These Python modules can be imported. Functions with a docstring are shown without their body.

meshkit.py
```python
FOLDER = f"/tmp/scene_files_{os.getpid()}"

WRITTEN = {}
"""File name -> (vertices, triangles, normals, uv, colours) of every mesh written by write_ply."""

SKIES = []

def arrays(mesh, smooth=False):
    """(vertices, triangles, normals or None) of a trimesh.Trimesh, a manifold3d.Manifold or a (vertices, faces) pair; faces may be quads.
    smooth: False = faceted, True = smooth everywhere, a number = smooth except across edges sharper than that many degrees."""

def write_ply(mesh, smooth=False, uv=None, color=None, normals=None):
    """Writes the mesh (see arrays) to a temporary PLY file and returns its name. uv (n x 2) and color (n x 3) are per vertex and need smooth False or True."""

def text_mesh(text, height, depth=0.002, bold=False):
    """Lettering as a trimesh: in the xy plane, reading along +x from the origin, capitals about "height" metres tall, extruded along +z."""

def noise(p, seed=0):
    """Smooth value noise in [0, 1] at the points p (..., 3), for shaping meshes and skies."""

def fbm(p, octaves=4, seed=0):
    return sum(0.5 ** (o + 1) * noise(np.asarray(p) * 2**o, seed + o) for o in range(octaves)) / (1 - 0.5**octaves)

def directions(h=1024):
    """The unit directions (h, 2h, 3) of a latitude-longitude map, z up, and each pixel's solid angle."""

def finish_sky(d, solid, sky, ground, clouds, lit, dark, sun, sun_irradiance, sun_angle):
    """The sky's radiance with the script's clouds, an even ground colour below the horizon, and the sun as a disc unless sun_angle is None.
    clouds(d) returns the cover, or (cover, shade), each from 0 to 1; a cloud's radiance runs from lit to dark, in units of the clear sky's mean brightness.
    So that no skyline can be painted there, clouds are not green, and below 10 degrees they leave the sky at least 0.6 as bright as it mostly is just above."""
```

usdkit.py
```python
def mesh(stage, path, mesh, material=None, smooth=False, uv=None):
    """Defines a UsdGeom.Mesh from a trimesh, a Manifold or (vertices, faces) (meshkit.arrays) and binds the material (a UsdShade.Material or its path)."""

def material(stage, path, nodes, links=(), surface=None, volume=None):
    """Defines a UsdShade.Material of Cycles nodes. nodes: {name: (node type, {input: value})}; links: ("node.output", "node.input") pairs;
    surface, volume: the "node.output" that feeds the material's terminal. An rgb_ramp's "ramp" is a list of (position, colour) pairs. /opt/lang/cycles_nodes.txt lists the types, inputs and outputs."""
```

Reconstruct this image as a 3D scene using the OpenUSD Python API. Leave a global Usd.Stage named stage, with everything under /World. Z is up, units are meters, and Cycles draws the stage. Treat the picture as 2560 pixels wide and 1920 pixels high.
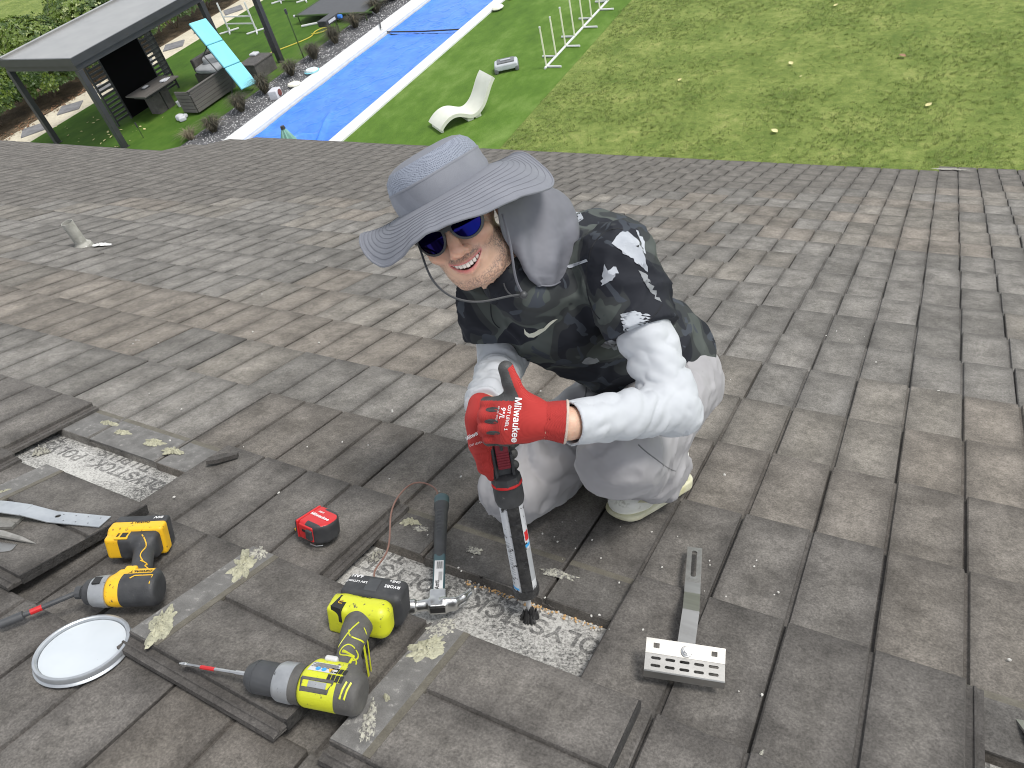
import math, random
import numpy as np
import trimesh, usdkit, meshkit
import manifold3d as m3
from pxr import Usd, UsdGeom, UsdLux, UsdShade, Sdf, Gf, Vt

stage = Usd.Stage.CreateInMemory()
UsdGeom.SetStageUpAxis(stage, UsdGeom.Tokens.z)
UsdGeom.SetStageMetersPerUnit(stage, 1.0)
UsdGeom.Xform.Define(stage, '/World')
UsdGeom.Scope.Define(stage, '/World/Looks')
rng = np.random.default_rng(7)
random.seed(7)
A = lambda *v: np.array(v, float)

# ---------------------------------------------------------------- camera, sky, sun, exposure
CW = np.array([[0.87714, 0.437433, -0.198188], [0.184184, -0.687555, -0.702384], [-0.443511, 0.579586, -0.68365]])
CAM = np.array([0.40949, -1.73672, 7.16655])
FPX = 1842.19
cam = UsdGeom.Camera.Define(stage, '/World/camera')
_m = Gf.Matrix4d(1.0)
for _i, _v in enumerate((CW[0], -CW[1], -CW[2], CAM)):
    _m.SetRow(_i, Gf.Vec4d(*map(float, _v), 1.0 if _i == 3 else 0.0))
cam.AddTransformOp().Set(_m)
cam.CreateHorizontalApertureAttr(36.0)
cam.CreateVerticalApertureAttr(27.0)
cam.CreateFocalLengthAttr(36.0 * FPX / 2560)
cam.CreateClippingRangeAttr(Gf.Vec2f(0.05, 2000))
cam.CreateExposureAttr(1.18)
SUN = A(0.45, 0.12, 0.88); SUN = SUN / np.linalg.norm(SUN)
SEL, SROT = float(math.asin(SUN[2])), float(math.atan2(SUN[0], SUN[1]))
dome = UsdLux.DomeLight.Define(stage, '/World/sky')
skym = usdkit.material(stage, '/World/Looks/overcast_sky', {
    'tc': ('texture_coordinate', {}),
    'sky': ('sky_texture', {'sky_type': 'single_scattering', 'sun_disc': False, 'sun_elevation': SEL, 'sun_rotation': SROT}),
    'grey': ('hsv', {'saturation': 0.22, 'value': 1.0}),
    'n': ('noise_texture', {'scale': 2.2, 'detail': 5.0, 'roughness': 0.55}),
    'r': ('rgb_ramp', {'ramp': [(0.3, (0.78, 0.8, 0.83)), (0.7, (1.15, 1.14, 1.12))]}),
    'm': ('mix', {'mix_type': 'multiply', 'fac': 1.0}),
    'bg': ('background_shader', {'strength': 0.12})},
    [('tc.generated', 'n.vector'), ('sky.color', 'grey.color'), ('n.fac', 'r.fac'), ('grey.color', 'm.color1'), ('r.color', 'm.color2'), ('m.color', 'bg.color')], surface='bg.background')
UsdShade.MaterialBindingAPI.Apply(dome.GetPrim()).Bind(skym)
dome.GetPrim().SetCustomDataByKey('kind', 'structure')
sun = UsdLux.DistantLight.Define(stage, '/World/sun')
sun.CreateIntensityAttr(0.36); sun.CreateAngleAttr(18.0); sun.CreateNormalizeAttr(True); sun.CreateColorAttr(Gf.Vec3f(1.0, 0.96, 0.9))
_z = SUN; _x = np.cross(A(0, 1, 0), _z); _x /= np.linalg.norm(_x); _y = np.cross(_z, _x)
_m = Gf.Matrix4d(1.0)
for _i, _v in enumerate((_x, _y, _z)):
    _m.SetRow(_i, Gf.Vec4d(*map(float, _v), 0.0))
sun.AddTransformOp().Set(_m)

# ---------------------------------------------------------------- helpers
GZ = 5.3                                  # the roof's origin above the lawn
PIT = math.atan(5 / 12)
RU, RV, RN = A(1, 0, 0), A(0, math.cos(PIT), -math.sin(PIT)), A(0, math.sin(PIT), math.cos(PIT))
TW, TE = 0.16129, 0.34445                         # half-tile width, course exposure
_names = {}

def pathname(name, parent):
    base = (parent.GetPath().pathString if parent else '/World') + '/' + name
    k = _names.get(base, -1) + 1
    _names[base] = k
    return base if k == 0 else f'{base}_{k:03d}'

def tag(p, label=None, cat=None, group=None, kind=None):
    p = p.GetPrim() if hasattr(p, 'GetPrim') else p
    for k, v in (('label', label), ('category', cat), ('group', group), ('kind', kind)):
        if v:
            p.SetCustomDataByKey(k, v)
    return p

LOC = {}
def thing(name, label, cat, loc=(0, 0, 0), group=None, kind=None):
    x = UsdGeom.Xform.Define(stage, pathname(name, None))
    x.AddTranslateOp().Set(Gf.Vec3d(*map(float, loc)))
    LOC[x.GetPath().pathString] = np.array(loc, float)
    return tag(x, label, cat, group, kind)

def tri(mesh):
    if isinstance(mesh, (list,)):
        mesh = trimesh.util.concatenate([tri(m) for m in mesh])
    if isinstance(mesh, tuple):
        v, f = np.asarray(mesh[0], float), np.asarray(mesh[1], int)
        if f.shape[1] == 4:
            f = np.vstack([f[:, [0, 1, 2]], f[:, [0, 2, 3]]])
        mesh = trimesh.Trimesh(v, f, process=False)
    if hasattr(mesh, 'to_mesh'):
        m = mesh.to_mesh()
        mesh = trimesh.Trimesh(np.array(m.vert_properties[:, :3]), np.array(m.tri_verts), process=False)
    return mesh

def part(name, mesh, material, parent=None, smooth=35, label=None, cat=None, group=None, kind=None, color=None, uv=None):
    """mesh in world metres; stored relative to its thing's base"""
    mesh = tri(mesh)
    off = A(0, 0, 0)
    if parent is not None:
        top = '/'.join(parent.GetPath().pathString.split('/')[:3])
        off = LOC.get(top, off)
    v = np.array(mesh.vertices) - off
    if color is not None:
        smooth = True
    p = usdkit.mesh(stage, pathname(name, parent), trimesh.Trimesh(v, np.array(mesh.faces), process=False), MAT[material], smooth, uv)
    if color is not None:
        UsdGeom.PrimvarsAPI(p).CreatePrimvar('tint', Sdf.ValueTypeNames.Color3fArray, 'vertex').Set(Vt.Vec3fArray.FromNumpy(np.asarray(color, np.float32)))
    return tag(p, label, cat, group, kind)

class Fr:
    """a frame: o + x X + y Y + z Z"""
    def __init__(s, o, X, Y, Z):
        s.o, s.R = np.array(o, float), np.array([X, Y, Z], float)
    def __call__(s, *p):
        p = np.array(p[0] if len(p) == 1 else p, float)
        return p @ s.R + s.o
    def m(s, mesh):
        mesh = tri(mesh).copy()
        mesh.vertices = s(mesh.vertices)
        if np.linalg.det(s.R) < 0:
            mesh.faces = mesh.faces[:, ::-1]
        return mesh
    def inv(s, P):
        return (P - s.o.astype(P.dtype)) @ s.R.T.astype(P.dtype)

def unit(v):
    v = np.array(v, float)
    return v / np.linalg.norm(v)

def roofp(u, v, n=0.0):
    return u * RU + v * RV + n * RN + A(0, 0, GZ)

def roof_frame(u, v, n=0.0, ang=0.0):
    a = math.radians(ang)
    X = math.cos(a) * RU + math.sin(a) * RV
    Y = -math.sin(a) * RU + math.cos(a) * RV
    return Fr(roofp(u, v, n), X, Y, RN)

ROOF = Fr(A(0, 0, GZ), RU, RV, RN)
WORLD = Fr(A(0, 0, 0), A(1, 0, 0), A(0, 1, 0), A(0, 0, 1))

def yaw_frame(x, y, z=0.0, ang=0.0):
    a = math.radians(ang)
    return Fr(A(x, y, z), A(math.cos(a), math.sin(a), 0), A(-math.sin(a), math.cos(a), 0), A(0, 0, 1))

def seen(x, y, depth):
    """a point so many metres in front of the camera, by its place in the 2212 x 1659 view (used to pose the worker)"""
    K = 2560 / 2212
    return CAM + depth * (A((x * K - 1280) / FPX, (y * K - 960) / FPX, 1) @ CW)

def box(x0, y0, z0, x1, y1, z1, r=0.0):
    if r <= 0:
        m = trimesh.creation.box((x1 - x0, y1 - y0, z1 - z0))
        m.apply_translation(((x0 + x1) / 2, (y0 + y1) / 2, (z0 + z1) / 2))
        return m
    s = [m3.Manifold.sphere(r, 12).translate((a, b, c)) for a in (x0 + r, x1 - r) for b in (y0 + r, y1 - r) for c in (z0 + r, z1 - r)]
    return tri(m3.Manifold.batch_hull(s))

def prism(poly, z0, z1):
    """polygon (n x 2) extruded"""
    from shapely.geometry import Polygon
    p = poly if hasattr(poly, 'exterior') else Polygon(poly)
    m = trimesh.creation.extrude_polygon(p, z1 - z0, engine='earcut')
    m.apply_translation((0, 0, z0))
    return m

def tube(pts, r, n=8, cap=True):
    pts = np.array(pts, float)
    rs = np.broadcast_to(np.array(r, float), (len(pts),))
    t = np.gradient(pts, axis=0)
    t /= np.maximum(np.linalg.norm(t, axis=1, keepdims=True), 1e-9)
    up = A(0, 0, 1) if abs(t[0, 2]) < 0.9 else A(1, 0, 0)
    a = np.cross(t[0], up); a /= np.linalg.norm(a)
    V = []
    for k in range(len(pts)):
        a = a - t[k] * (a @ t[k]); a /= np.linalg.norm(a)
        b = np.cross(t[k], a)
        th = np.arange(n) * 2 * np.pi / n
        V.append(pts[k] + rs[k] * (np.cos(th)[:, None] * a + np.sin(th)[:, None] * b))
    V = np.vstack(V)
    F = []
    for k in range(len(pts) - 1):
        for i in range(n):
            j = (i + 1) % n
            F += [[k * n + i, k * n + j, (k + 1) * n + j], [k * n + i, (k + 1) * n + j, (k + 1) * n + i]]
    if cap:
        c0, c1 = len(V), len(V) + 1
        V = np.vstack([V, pts[0], pts[-1]])
        L = (len(pts) - 1) * n
        for i in range(n):
            j = (i + 1) % n
            F += [[c0, j, i], [c1, L + i, L + j]]
    return trimesh.Trimesh(V, np.array(F), process=False)

def lathe(prof, n=32):
    """prof: (radius, z) from bottom to top, closed at the axis when radius 0"""
    prof = np.array(prof, float)
    th = np.arange(n) * 2 * np.pi / n
    V = np.concatenate([np.c_[r * np.cos(th), r * np.sin(th), np.full(n, z)] for r, z in prof])
    F = []
    for k in range(len(prof) - 1):
        for i in range(n):
            j = (i + 1) % n
            F += [[k * n + i, k * n + j, (k + 1) * n + j], [k * n + i, (k + 1) * n + j, (k + 1) * n + i]]
    return trimesh.Trimesh(V, np.array(F), process=False)

def spline(P, n=40):
    from scipy.interpolate import CubicSpline
    P = np.array(P, float)
    d = np.r_[0, np.cumsum(np.linalg.norm(np.diff(P, axis=0), axis=1))]
    return CubicSpline(d, P)(np.linspace(0, d[-1], n))

# signed distance fields: smooth organic shapes, meshed by surface nets
def smin(a, b, k):
    h = np.maximum(k - np.abs(a - b), 0) / k
    return np.minimum(a, b) - h * h * k * 0.25

def smax(a, b, k):
    return -smin(-a, -b, k)

def cone(P, a, b, ra, rb):
    a = np.asarray(a, np.float32); b = np.asarray(b, np.float32)
    d = b - a
    t = np.clip(((P - a) @ d) / (d @ d), 0, 1)
    return np.linalg.norm(P - a - t[:, None] * d, axis=1) - (ra + (rb - ra) * t)

def ell(P, fr, c, r):
    q = (fr.inv(P) - np.asarray(c, np.float32))
    r = np.asarray(r, np.float32)
    k0 = np.linalg.norm(q / r, axis=1); k1 = np.linalg.norm(q / (r * r), axis=1)
    return k0 * (k0 - 1) / np.maximum(k1, 1e-6)

def rbox(P, fr, c, h, r):
    q = np.abs(fr.inv(P) - np.asarray(c, np.float32)) - (np.asarray(h, np.float32) - r)
    return np.linalg.norm(np.maximum(q, 0), axis=1) + np.minimum(q.max(1), 0) - r

def nets(f, lo, hi, h):
    lo, hi = np.array(lo, float), np.array(hi, float)
    n = np.ceil((hi - lo) / h).astype(int) + 1
    ax = [lo[k] + np.arange(n[k]) * h for k in range(3)]
    P = np.stack(np.meshgrid(*ax, indexing='ij'), -1).reshape(-1, 3).astype(np.float32)
    # coarse pass: only evaluate near the surface
    st = 5
    cn = [np.arange(0, n[k], st) for k in range(3)]
    Pc = np.stack(np.meshgrid(*[ax[k][cn[k]] for k in range(3)], indexing='ij'), -1).reshape(-1, 3).astype(np.float32)
    vc = f(Pc).reshape([len(c) for c in cn])
    near = np.abs(vc) < st * h * 1.9 + 0.012
    full = np.repeat(np.repeat(np.repeat(vc, st, 0), st, 1), st, 2)
    idx = [np.minimum((np.arange(n[k]) + st // 2) // st, len(cn[k]) - 1) for k in range(3)]
    v = vc[np.ix_(*idx)].copy()
    mk = near[np.ix_(*idx)].ravel()
    vf = v.ravel(); vf[mk] = f(P[mk]); v = vf.reshape(n).astype(float)
    s = v < 0
    cell = np.zeros(n - 1, int); acc = np.zeros((*(n - 1), 3)); cnt = np.zeros(n - 1)
    for d in range(3):
        o = [k for k in range(3) if k != d]
        for i in (0, 1):
            for j in (0, 1):
                sl0 = [None] * 3; sl1 = [None] * 3
                sl0[d] = slice(0, n[d] - 1); sl1[d] = slice(1, n[d])
                for q, w in zip(o, (i, j)):
                    sl0[q] = sl1[q] = slice(w, n[q] - 1 + w)
                a, b = v[tuple(sl0)], v[tuple(sl1)]
                c = (a < 0) != (b < 0)
                t = np.where(c, a / np.where(c, a - b, 1), 0)
                p = np.zeros((*c.shape, 3)); p[..., d] = t; p[..., o[0]] = i; p[..., o[1]] = j
                acc += p * c[..., None]; cnt += c
    on = cnt > 0
    ids = -np.ones(n - 1, int); ids[on] = np.arange(on.sum())
    V = (np.argwhere(on) + acc[on] / cnt[on][:, None]) * h + lo
    F = []
    for d in range(3):
        o = [(d + 1) % 3, (d + 2) % 3]
        sl0 = [slice(1, n[k] - 1) for k in range(3)]; sl1 = list(sl0)
        sl0[d] = slice(0, n[d] - 1); sl1[d] = slice(1, n[d])
        a, b = s[tuple(sl0)], s[tuple(sl1)]
        e = np.argwhere(a != b)
        if not len(e):
            continue
        flip = a[tuple(e.T)]
        base = e.copy()
        for k in o:
            base[:, k] += 1
        def g(di, dj):
            q = base.copy(); q[:, o[0]] -= di; q[:, o[1]] -= dj
            return ids[tuple(q.T)]
        Q = np.c_[g(1, 1), g(0, 1), g(0, 0), g(1, 0)]
        Q[~flip] = Q[~flip][:, ::-1]
        F.append(Q)
    Q = np.vstack(F)
    Q = Q[(Q >= 0).all(1)]
    return trimesh.Trimesh(V, np.vstack([Q[:, [0, 1, 2]], Q[:, [0, 2, 3]]]), process=False)

def drape(mesh, fr, f, lift=0.0006, far=0.2):
    """lays a flat mesh (x, y in fr; z its thickness) on the surface of the field f, looking along -Z of fr"""
    mesh = tri(mesh).copy()
    v = np.array(mesh.vertices)
    p = fr(np.c_[v[:, :2], np.full(len(v), far)]).astype(np.float32)
    d = -fr.R[2].astype(np.float32)
    t = np.zeros(len(p), np.float32)
    for _ in range(60):
        q = f(p + t[:, None] * d)
        t = np.clip(t + q * 0.7, 0, 2 * far)
    s = p + t[:, None] * d - d * (lift + v[:, 2:3])
    mesh.vertices = s
    if np.linalg.det(fr.R) < 0:
        mesh.faces = mesh.faces[:, ::-1]
    return mesh

def txt(s, h, depth=0.0006, bold=False):
    m = meshkit.text_mesh(s, h, depth, bold)
    m.apply_translation(-(m.bounds[0] + m.bounds[1]) / 2 * A(1, 1, 0))
    return m

# ---------------------------------------------------------------- materials
MAT = {}
def M(name, c1, c2=None, scale=12.0, rough=0.6, bump=0.0, bscale=None, metal=0.0, spec=None, fine=0.0, fscale=300.0, coat=0.0, lo=0.35, hi=0.65, stretch=None, extra=None, trans=0.0, sss=0.0, dirt=None, dlo=0.62, dhi=0.7, dscale=40.0):
    c2 = c2 if c2 is not None else tuple(min(1, x * 0.8) for x in c1)
    n = {'g': ('texture_coordinate', {}), 'mp': ('mapping', {'scale': stretch or (1, 1, 1)}),
         'n1': ('noise_texture', {'scale': scale, 'detail': 5.0, 'roughness': 0.6}),
         'r1': ('rgb_ramp', {'ramp': [(lo, c1), (hi, c2)]}),
         'p': ('principled_bsdf', {'roughness': rough, 'metallic': metal})}
    if spec is not None: n['p'][1]['specular_ior_level'] = spec
    if coat: n['p'][1]['coat_weight'] = coat
    if sss: n['p'][1].update(subsurface_weight=sss, subsurface_scale=0.006)
    l = [('g.object', 'mp.vector'), ('mp.vector', 'n1.vector'), ('n1.fac', 'r1.fac')]
    col = 'r1.color'
    if fine:
        n['n2'] = ('noise_texture', {'scale': fscale, 'detail': 3.0})
        n['r2'] = ('rgb_ramp', {'ramp': [(0.25, (1 - fine,) * 3), (0.75, (1 + fine,) * 3)]})
        n['m2'] = ('mix', {'mix_type': 'multiply', 'fac': 1.0})
        l += [('mp.vector', 'n2.vector'), ('n2.fac', 'r2.fac'), (col, 'm2.color1'), ('r2.color', 'm2.color2')]
        col = 'm2.color'
    if dirt is not None:
        n['n3'] = ('noise_texture', {'scale': dscale, 'detail': 6.0, 'roughness': 0.65})
        n['r3'] = ('rgb_ramp', {'ramp': [(dlo, (0, 0, 0)), (dhi, (1, 1, 1))]})
        n['m3'] = ('mix', {'mix_type': 'mix', 'color2': dirt})
        l += [('g.object', 'n3.vector'), ('n3.fac', 'r3.fac'), ('r3.color', 'm3.fac'), (col, 'm3.color1')]
        col = 'm3.color'
    l.append((col, 'p.base_color'))
    if bump:
        n['nb'] = ('noise_texture', {'scale': bscale or scale * 4, 'detail': 4.0})
        n['b'] = ('bump', {'strength': 1.0, 'distance': bump})
        l += [('mp.vector', 'nb.vector'), ('nb.fac', 'b.height'), ('b.normal', 'p.normal')]
    surf = 'p.BSDF'
    if trans:
        n['t'] = ('translucent_bsdf', {}); n['mx'] = ('mix_closure', {'fac': trans})
        l += [(col, 't.color'), ('p.BSDF', 'mx.closure1'), ('t.BSDF', 'mx.closure2')]
        surf = 'mx.closure'
    MAT[name] = usdkit.material(stage, '/World/Looks/' + name, n, l, surface=surf)

def tile_mat(name, dark, light, k=0.0, stain=0.35, island=False):
    """weathered concrete slate: cloudy tone, streaks down the slope, sandy grain, pale bloom"""
    n = {'g': ('geometry', {}), 'off': ('mapping', {'location': (k * 3.7, k * 1.9, k)}),
         'st': ('mapping', {'scale': (1.0, 0.28, 0.28), 'location': (k, k, k)}),
         'n1': ('noise_texture', {'scale': 8.5, 'detail': 7.0, 'roughness': 0.62}),
         'n2': ('noise_texture', {'scale': 55.0, 'detail': 4.0, 'roughness': 0.6}),
         'n3': ('noise_texture', {'scale': 210.0, 'detail': 4.0, 'roughness': 0.7}),
         'n4': ('noise_texture', {'scale': 14.0, 'detail': 6.0, 'roughness': 0.7}),
         'r1': ('rgb_ramp', {'ramp': [(0.34, dark), (0.66, light)]}),
         'r2': ('rgb_ramp', {'ramp': [(0.3, (0.76,) * 3), (0.72, (1.2,) * 3)]}),
         'r3': ('rgb_ramp', {'ramp': [(0.34, (0.66,) * 3), (0.5, (0.98,) * 3), (0.68, (1.36,) * 3)]}),
         'r4': ('rgb_ramp', {'ramp': [(0.56, (0, 0, 0)), (0.8, (stain,) * 3)]}),
         'm2': ('mix', {'mix_type': 'multiply', 'fac': 1.0}), 'm3': ('mix', {'mix_type': 'multiply', 'fac': 1.0}),
         'm4': ('mix', {'mix_type': 'mix', 'color2': tuple(min(1, x * 1.9) for x in light)}),
         'add': ('math', {'math_type': 'multiply_add', 'value2': 0.55}),
         'b': ('bump', {'strength': 0.9, 'distance': 0.0026}),
         'p': ('principled_bsdf', {'roughness': 0.82, 'specular_ior_level': 0.3})}
    l = [('g.position', 'off.vector'), ('g.position', 'st.vector'), ('off.vector', 'n1.vector'), ('off.vector', 'n2.vector'), ('off.vector', 'n3.vector'), ('st.vector', 'n4.vector'),
         ('n1.fac', 'r1.fac'), ('n2.fac', 'r2.fac'), ('n3.fac', 'r3.fac'), ('n4.fac', 'r4.fac'),
         ('r1.color', 'm2.color1'), ('r2.color', 'm2.color2'), ('m2.color', 'm3.color1'), ('r3.color', 'm3.color2'),
         ('m3.color', 'm4.color1'), ('r4.color', 'm4.fac'),
         ('n3.fac', 'add.value1'), ('n2.fac', 'add.value3'), ('add.value', 'b.height'), ('b.normal', 'p.normal')]
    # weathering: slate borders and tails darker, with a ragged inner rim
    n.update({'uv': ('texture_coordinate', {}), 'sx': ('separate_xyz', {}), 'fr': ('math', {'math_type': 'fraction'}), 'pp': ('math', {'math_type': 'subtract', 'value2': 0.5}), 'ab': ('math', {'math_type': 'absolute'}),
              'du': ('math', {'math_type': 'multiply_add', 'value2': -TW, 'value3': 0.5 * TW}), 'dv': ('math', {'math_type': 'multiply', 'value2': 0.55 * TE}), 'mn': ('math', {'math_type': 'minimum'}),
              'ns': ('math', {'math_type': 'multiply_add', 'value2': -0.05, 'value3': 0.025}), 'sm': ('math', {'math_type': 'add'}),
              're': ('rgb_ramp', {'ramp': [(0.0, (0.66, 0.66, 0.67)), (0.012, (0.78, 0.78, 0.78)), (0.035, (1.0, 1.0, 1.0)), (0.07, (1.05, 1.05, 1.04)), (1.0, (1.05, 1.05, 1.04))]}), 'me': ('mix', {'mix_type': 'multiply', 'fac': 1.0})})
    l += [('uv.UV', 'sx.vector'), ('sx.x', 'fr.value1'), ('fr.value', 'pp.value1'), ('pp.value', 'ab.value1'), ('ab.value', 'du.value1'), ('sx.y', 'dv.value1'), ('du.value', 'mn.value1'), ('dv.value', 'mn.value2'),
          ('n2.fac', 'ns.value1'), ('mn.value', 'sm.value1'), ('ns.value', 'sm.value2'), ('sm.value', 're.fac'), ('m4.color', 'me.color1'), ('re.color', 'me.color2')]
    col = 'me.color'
    if island:
        n['ri'] = ('rgb_ramp', {'ramp': [(0.0, (0.72, 0.72, 0.74)), (0.35, (0.92, 0.93, 0.97)), (0.6, (1.05, 1.0, 0.95)), (0.85, (1.12, 1.03, 0.94)), (1.0, (1.2, 1.17, 1.12))]})
        n['mi'] = ('mix', {'mix_type': 'multiply', 'fac': 1.0})
        l += [('g.random_per_island', 'ri.fac'), (col, 'mi.color1'), ('ri.color', 'mi.color2')]
        col = 'mi.color'
    l.append((col, 'p.base_color'))
    MAT[name] = usdkit.material(stage, '/World/Looks/' + name, n, l, surface='p.BSDF')

TD = {'brown': ((0.109, 0.0965, 0.082), (0.199, 0.177, 0.152)), 'grey': ((0.102, 0.0955, 0.0865), (0.182, 0.172, 0.157)),
      'mid': ((0.106, 0.097, 0.084), (0.192, 0.176, 0.154)), 'dark': ((0.070, 0.0645, 0.0585), (0.138, 0.128, 0.117)), 'wet': ((0.090, 0.0805, 0.0695), (0.176, 0.159, 0.140))}
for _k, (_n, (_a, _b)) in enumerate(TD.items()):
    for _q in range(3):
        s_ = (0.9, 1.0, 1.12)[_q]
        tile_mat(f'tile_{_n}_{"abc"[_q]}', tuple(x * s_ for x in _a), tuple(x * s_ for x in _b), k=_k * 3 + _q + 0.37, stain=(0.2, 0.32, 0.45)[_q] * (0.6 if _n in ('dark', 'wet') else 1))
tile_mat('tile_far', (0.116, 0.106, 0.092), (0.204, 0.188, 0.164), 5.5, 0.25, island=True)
M('tile_raw', (0.10, 0.097, 0.092), (0.150, 0.146, 0.139), 30, 0.9, 0.0012, 300, fine=0.2, fscale=600, dirt=(0.3, 0.29, 0.27), dlo=0.6, dhi=0.74, dscale=60)
M('weather_line', (0.085, 0.077, 0.060), (0.115, 0.106, 0.085), 40, 0.85, fine=0.2)
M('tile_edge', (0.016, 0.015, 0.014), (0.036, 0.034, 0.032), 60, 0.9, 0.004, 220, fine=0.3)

# ---------------------------------------------------------------- the house: roof of concrete slates on a granule sheet
house = thing('house', 'low house whose dark concrete tile roof fills the foreground', 'house')
M('deck_board', (0.2, 0.15, 0.1), rough=0.9)
M('fascia', (0.35, 0.34, 0.33), rough=0.6)
M('stucco', (0.55, 0.53, 0.5), scale=40, rough=0.9, bump=0.003)
# speckled granule felt: white and black grains, denser white in broad patches
n_ = {'g': ('geometry', {}), 'v': ('voronoi_texture', {'scale': 420.0, 'feature': 'f1'}), 'w': ('separate_color', {}),
      'n': ('noise_texture', {'scale': 6.0, 'detail': 3.0}), 'n2': ('noise_texture', {'scale': 150.0, 'detail': 2.0}),
      'ad': ('math', {'math_type': 'multiply_add', 'value2': 0.95}), 'ad2': ('math', {'math_type': 'multiply_add', 'value2': 0.25}),
      'r': ('rgb_ramp', {'ramp': [(0.58, (0.07, 0.069, 0.066)), (0.72, (0.23, 0.226, 0.212)), (0.95, (0.46, 0.452, 0.425))]}),
      'p': ('principled_bsdf', {'roughness': 0.9}), 'b': ('bump', {'distance': 0.001})}
l_ = [('g.position', 'v.vector'), ('g.position', 'n.vector'), ('g.position', 'n2.vector'), ('v.color', 'w.color'), ('n.fac', 'ad.value1'), ('w.r', 'ad2.value1'), ('n2.fac', 'ad2.value3'), ('ad2.value', 'ad.value3')]
n_['sc'] = ('math', {'math_type': 'multiply', 'value2': 0.72})
l_ += [('ad.value', 'sc.value1'), ('sc.value', 'r.fac'), ('r.color', 'p.base_color'), ('w.g', 'b.height'), ('b.normal', 'p.normal')]
MAT['granules'] = usdkit.material(stage, '/World/Looks/granules', n_, l_, surface='p.BSDF')
n2_ = dict(n_); n2_['r'] = ('rgb_ramp', {'ramp': [(0.6, (0.06, 0.059, 0.057)), (0.78, (0.115, 0.113, 0.108)), (1.0, (0.26, 0.255, 0.24))]})
MAT['granules_dark'] = usdkit.material(stage, '/World/Looks/granules_dark', n2_, l_, surface='p.BSDF')
M('foam', (0.40, 0.39, 0.28), (0.25, 0.245, 0.18), 60, 0.8, 0.003, 200, dirt=(0.1, 0.1, 0.085), dlo=0.6, dhi=0.66, dscale=150)
M('foam_pale', (0.42, 0.41, 0.34), (0.22, 0.215, 0.19), 80, 0.9, 0.002, 250, dirt=(0.12, 0.115, 0.11), dlo=0.5, dhi=0.56, dscale=180)

TH = 0.0265
def tile_poly(w, lip=True):
    g, c = 0.0040, 0.0030
    h = w / 2
    P = [(g, -TH), (g, -c), (g + c, 0), (h - 0.0062, 0), (h - 0.0035, -0.008), (h + 0.0035, -0.008), (h + 0.0062, 0), (w - g - c, 0), (w - g, -c)]
    if lip:
        P += [(w - g, -0.014), (w + 0.009, -0.014), (w + 0.0105, -0.0105), (w + 0.0135, -0.0105), (w + 0.015, -0.014), (w + 0.026, -0.0145), (w + 0.026, -TH + 0.0015), (w - g, -TH + 0.0015)]
    P += [(w - g, -TH)]
    return np.array(P)

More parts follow.
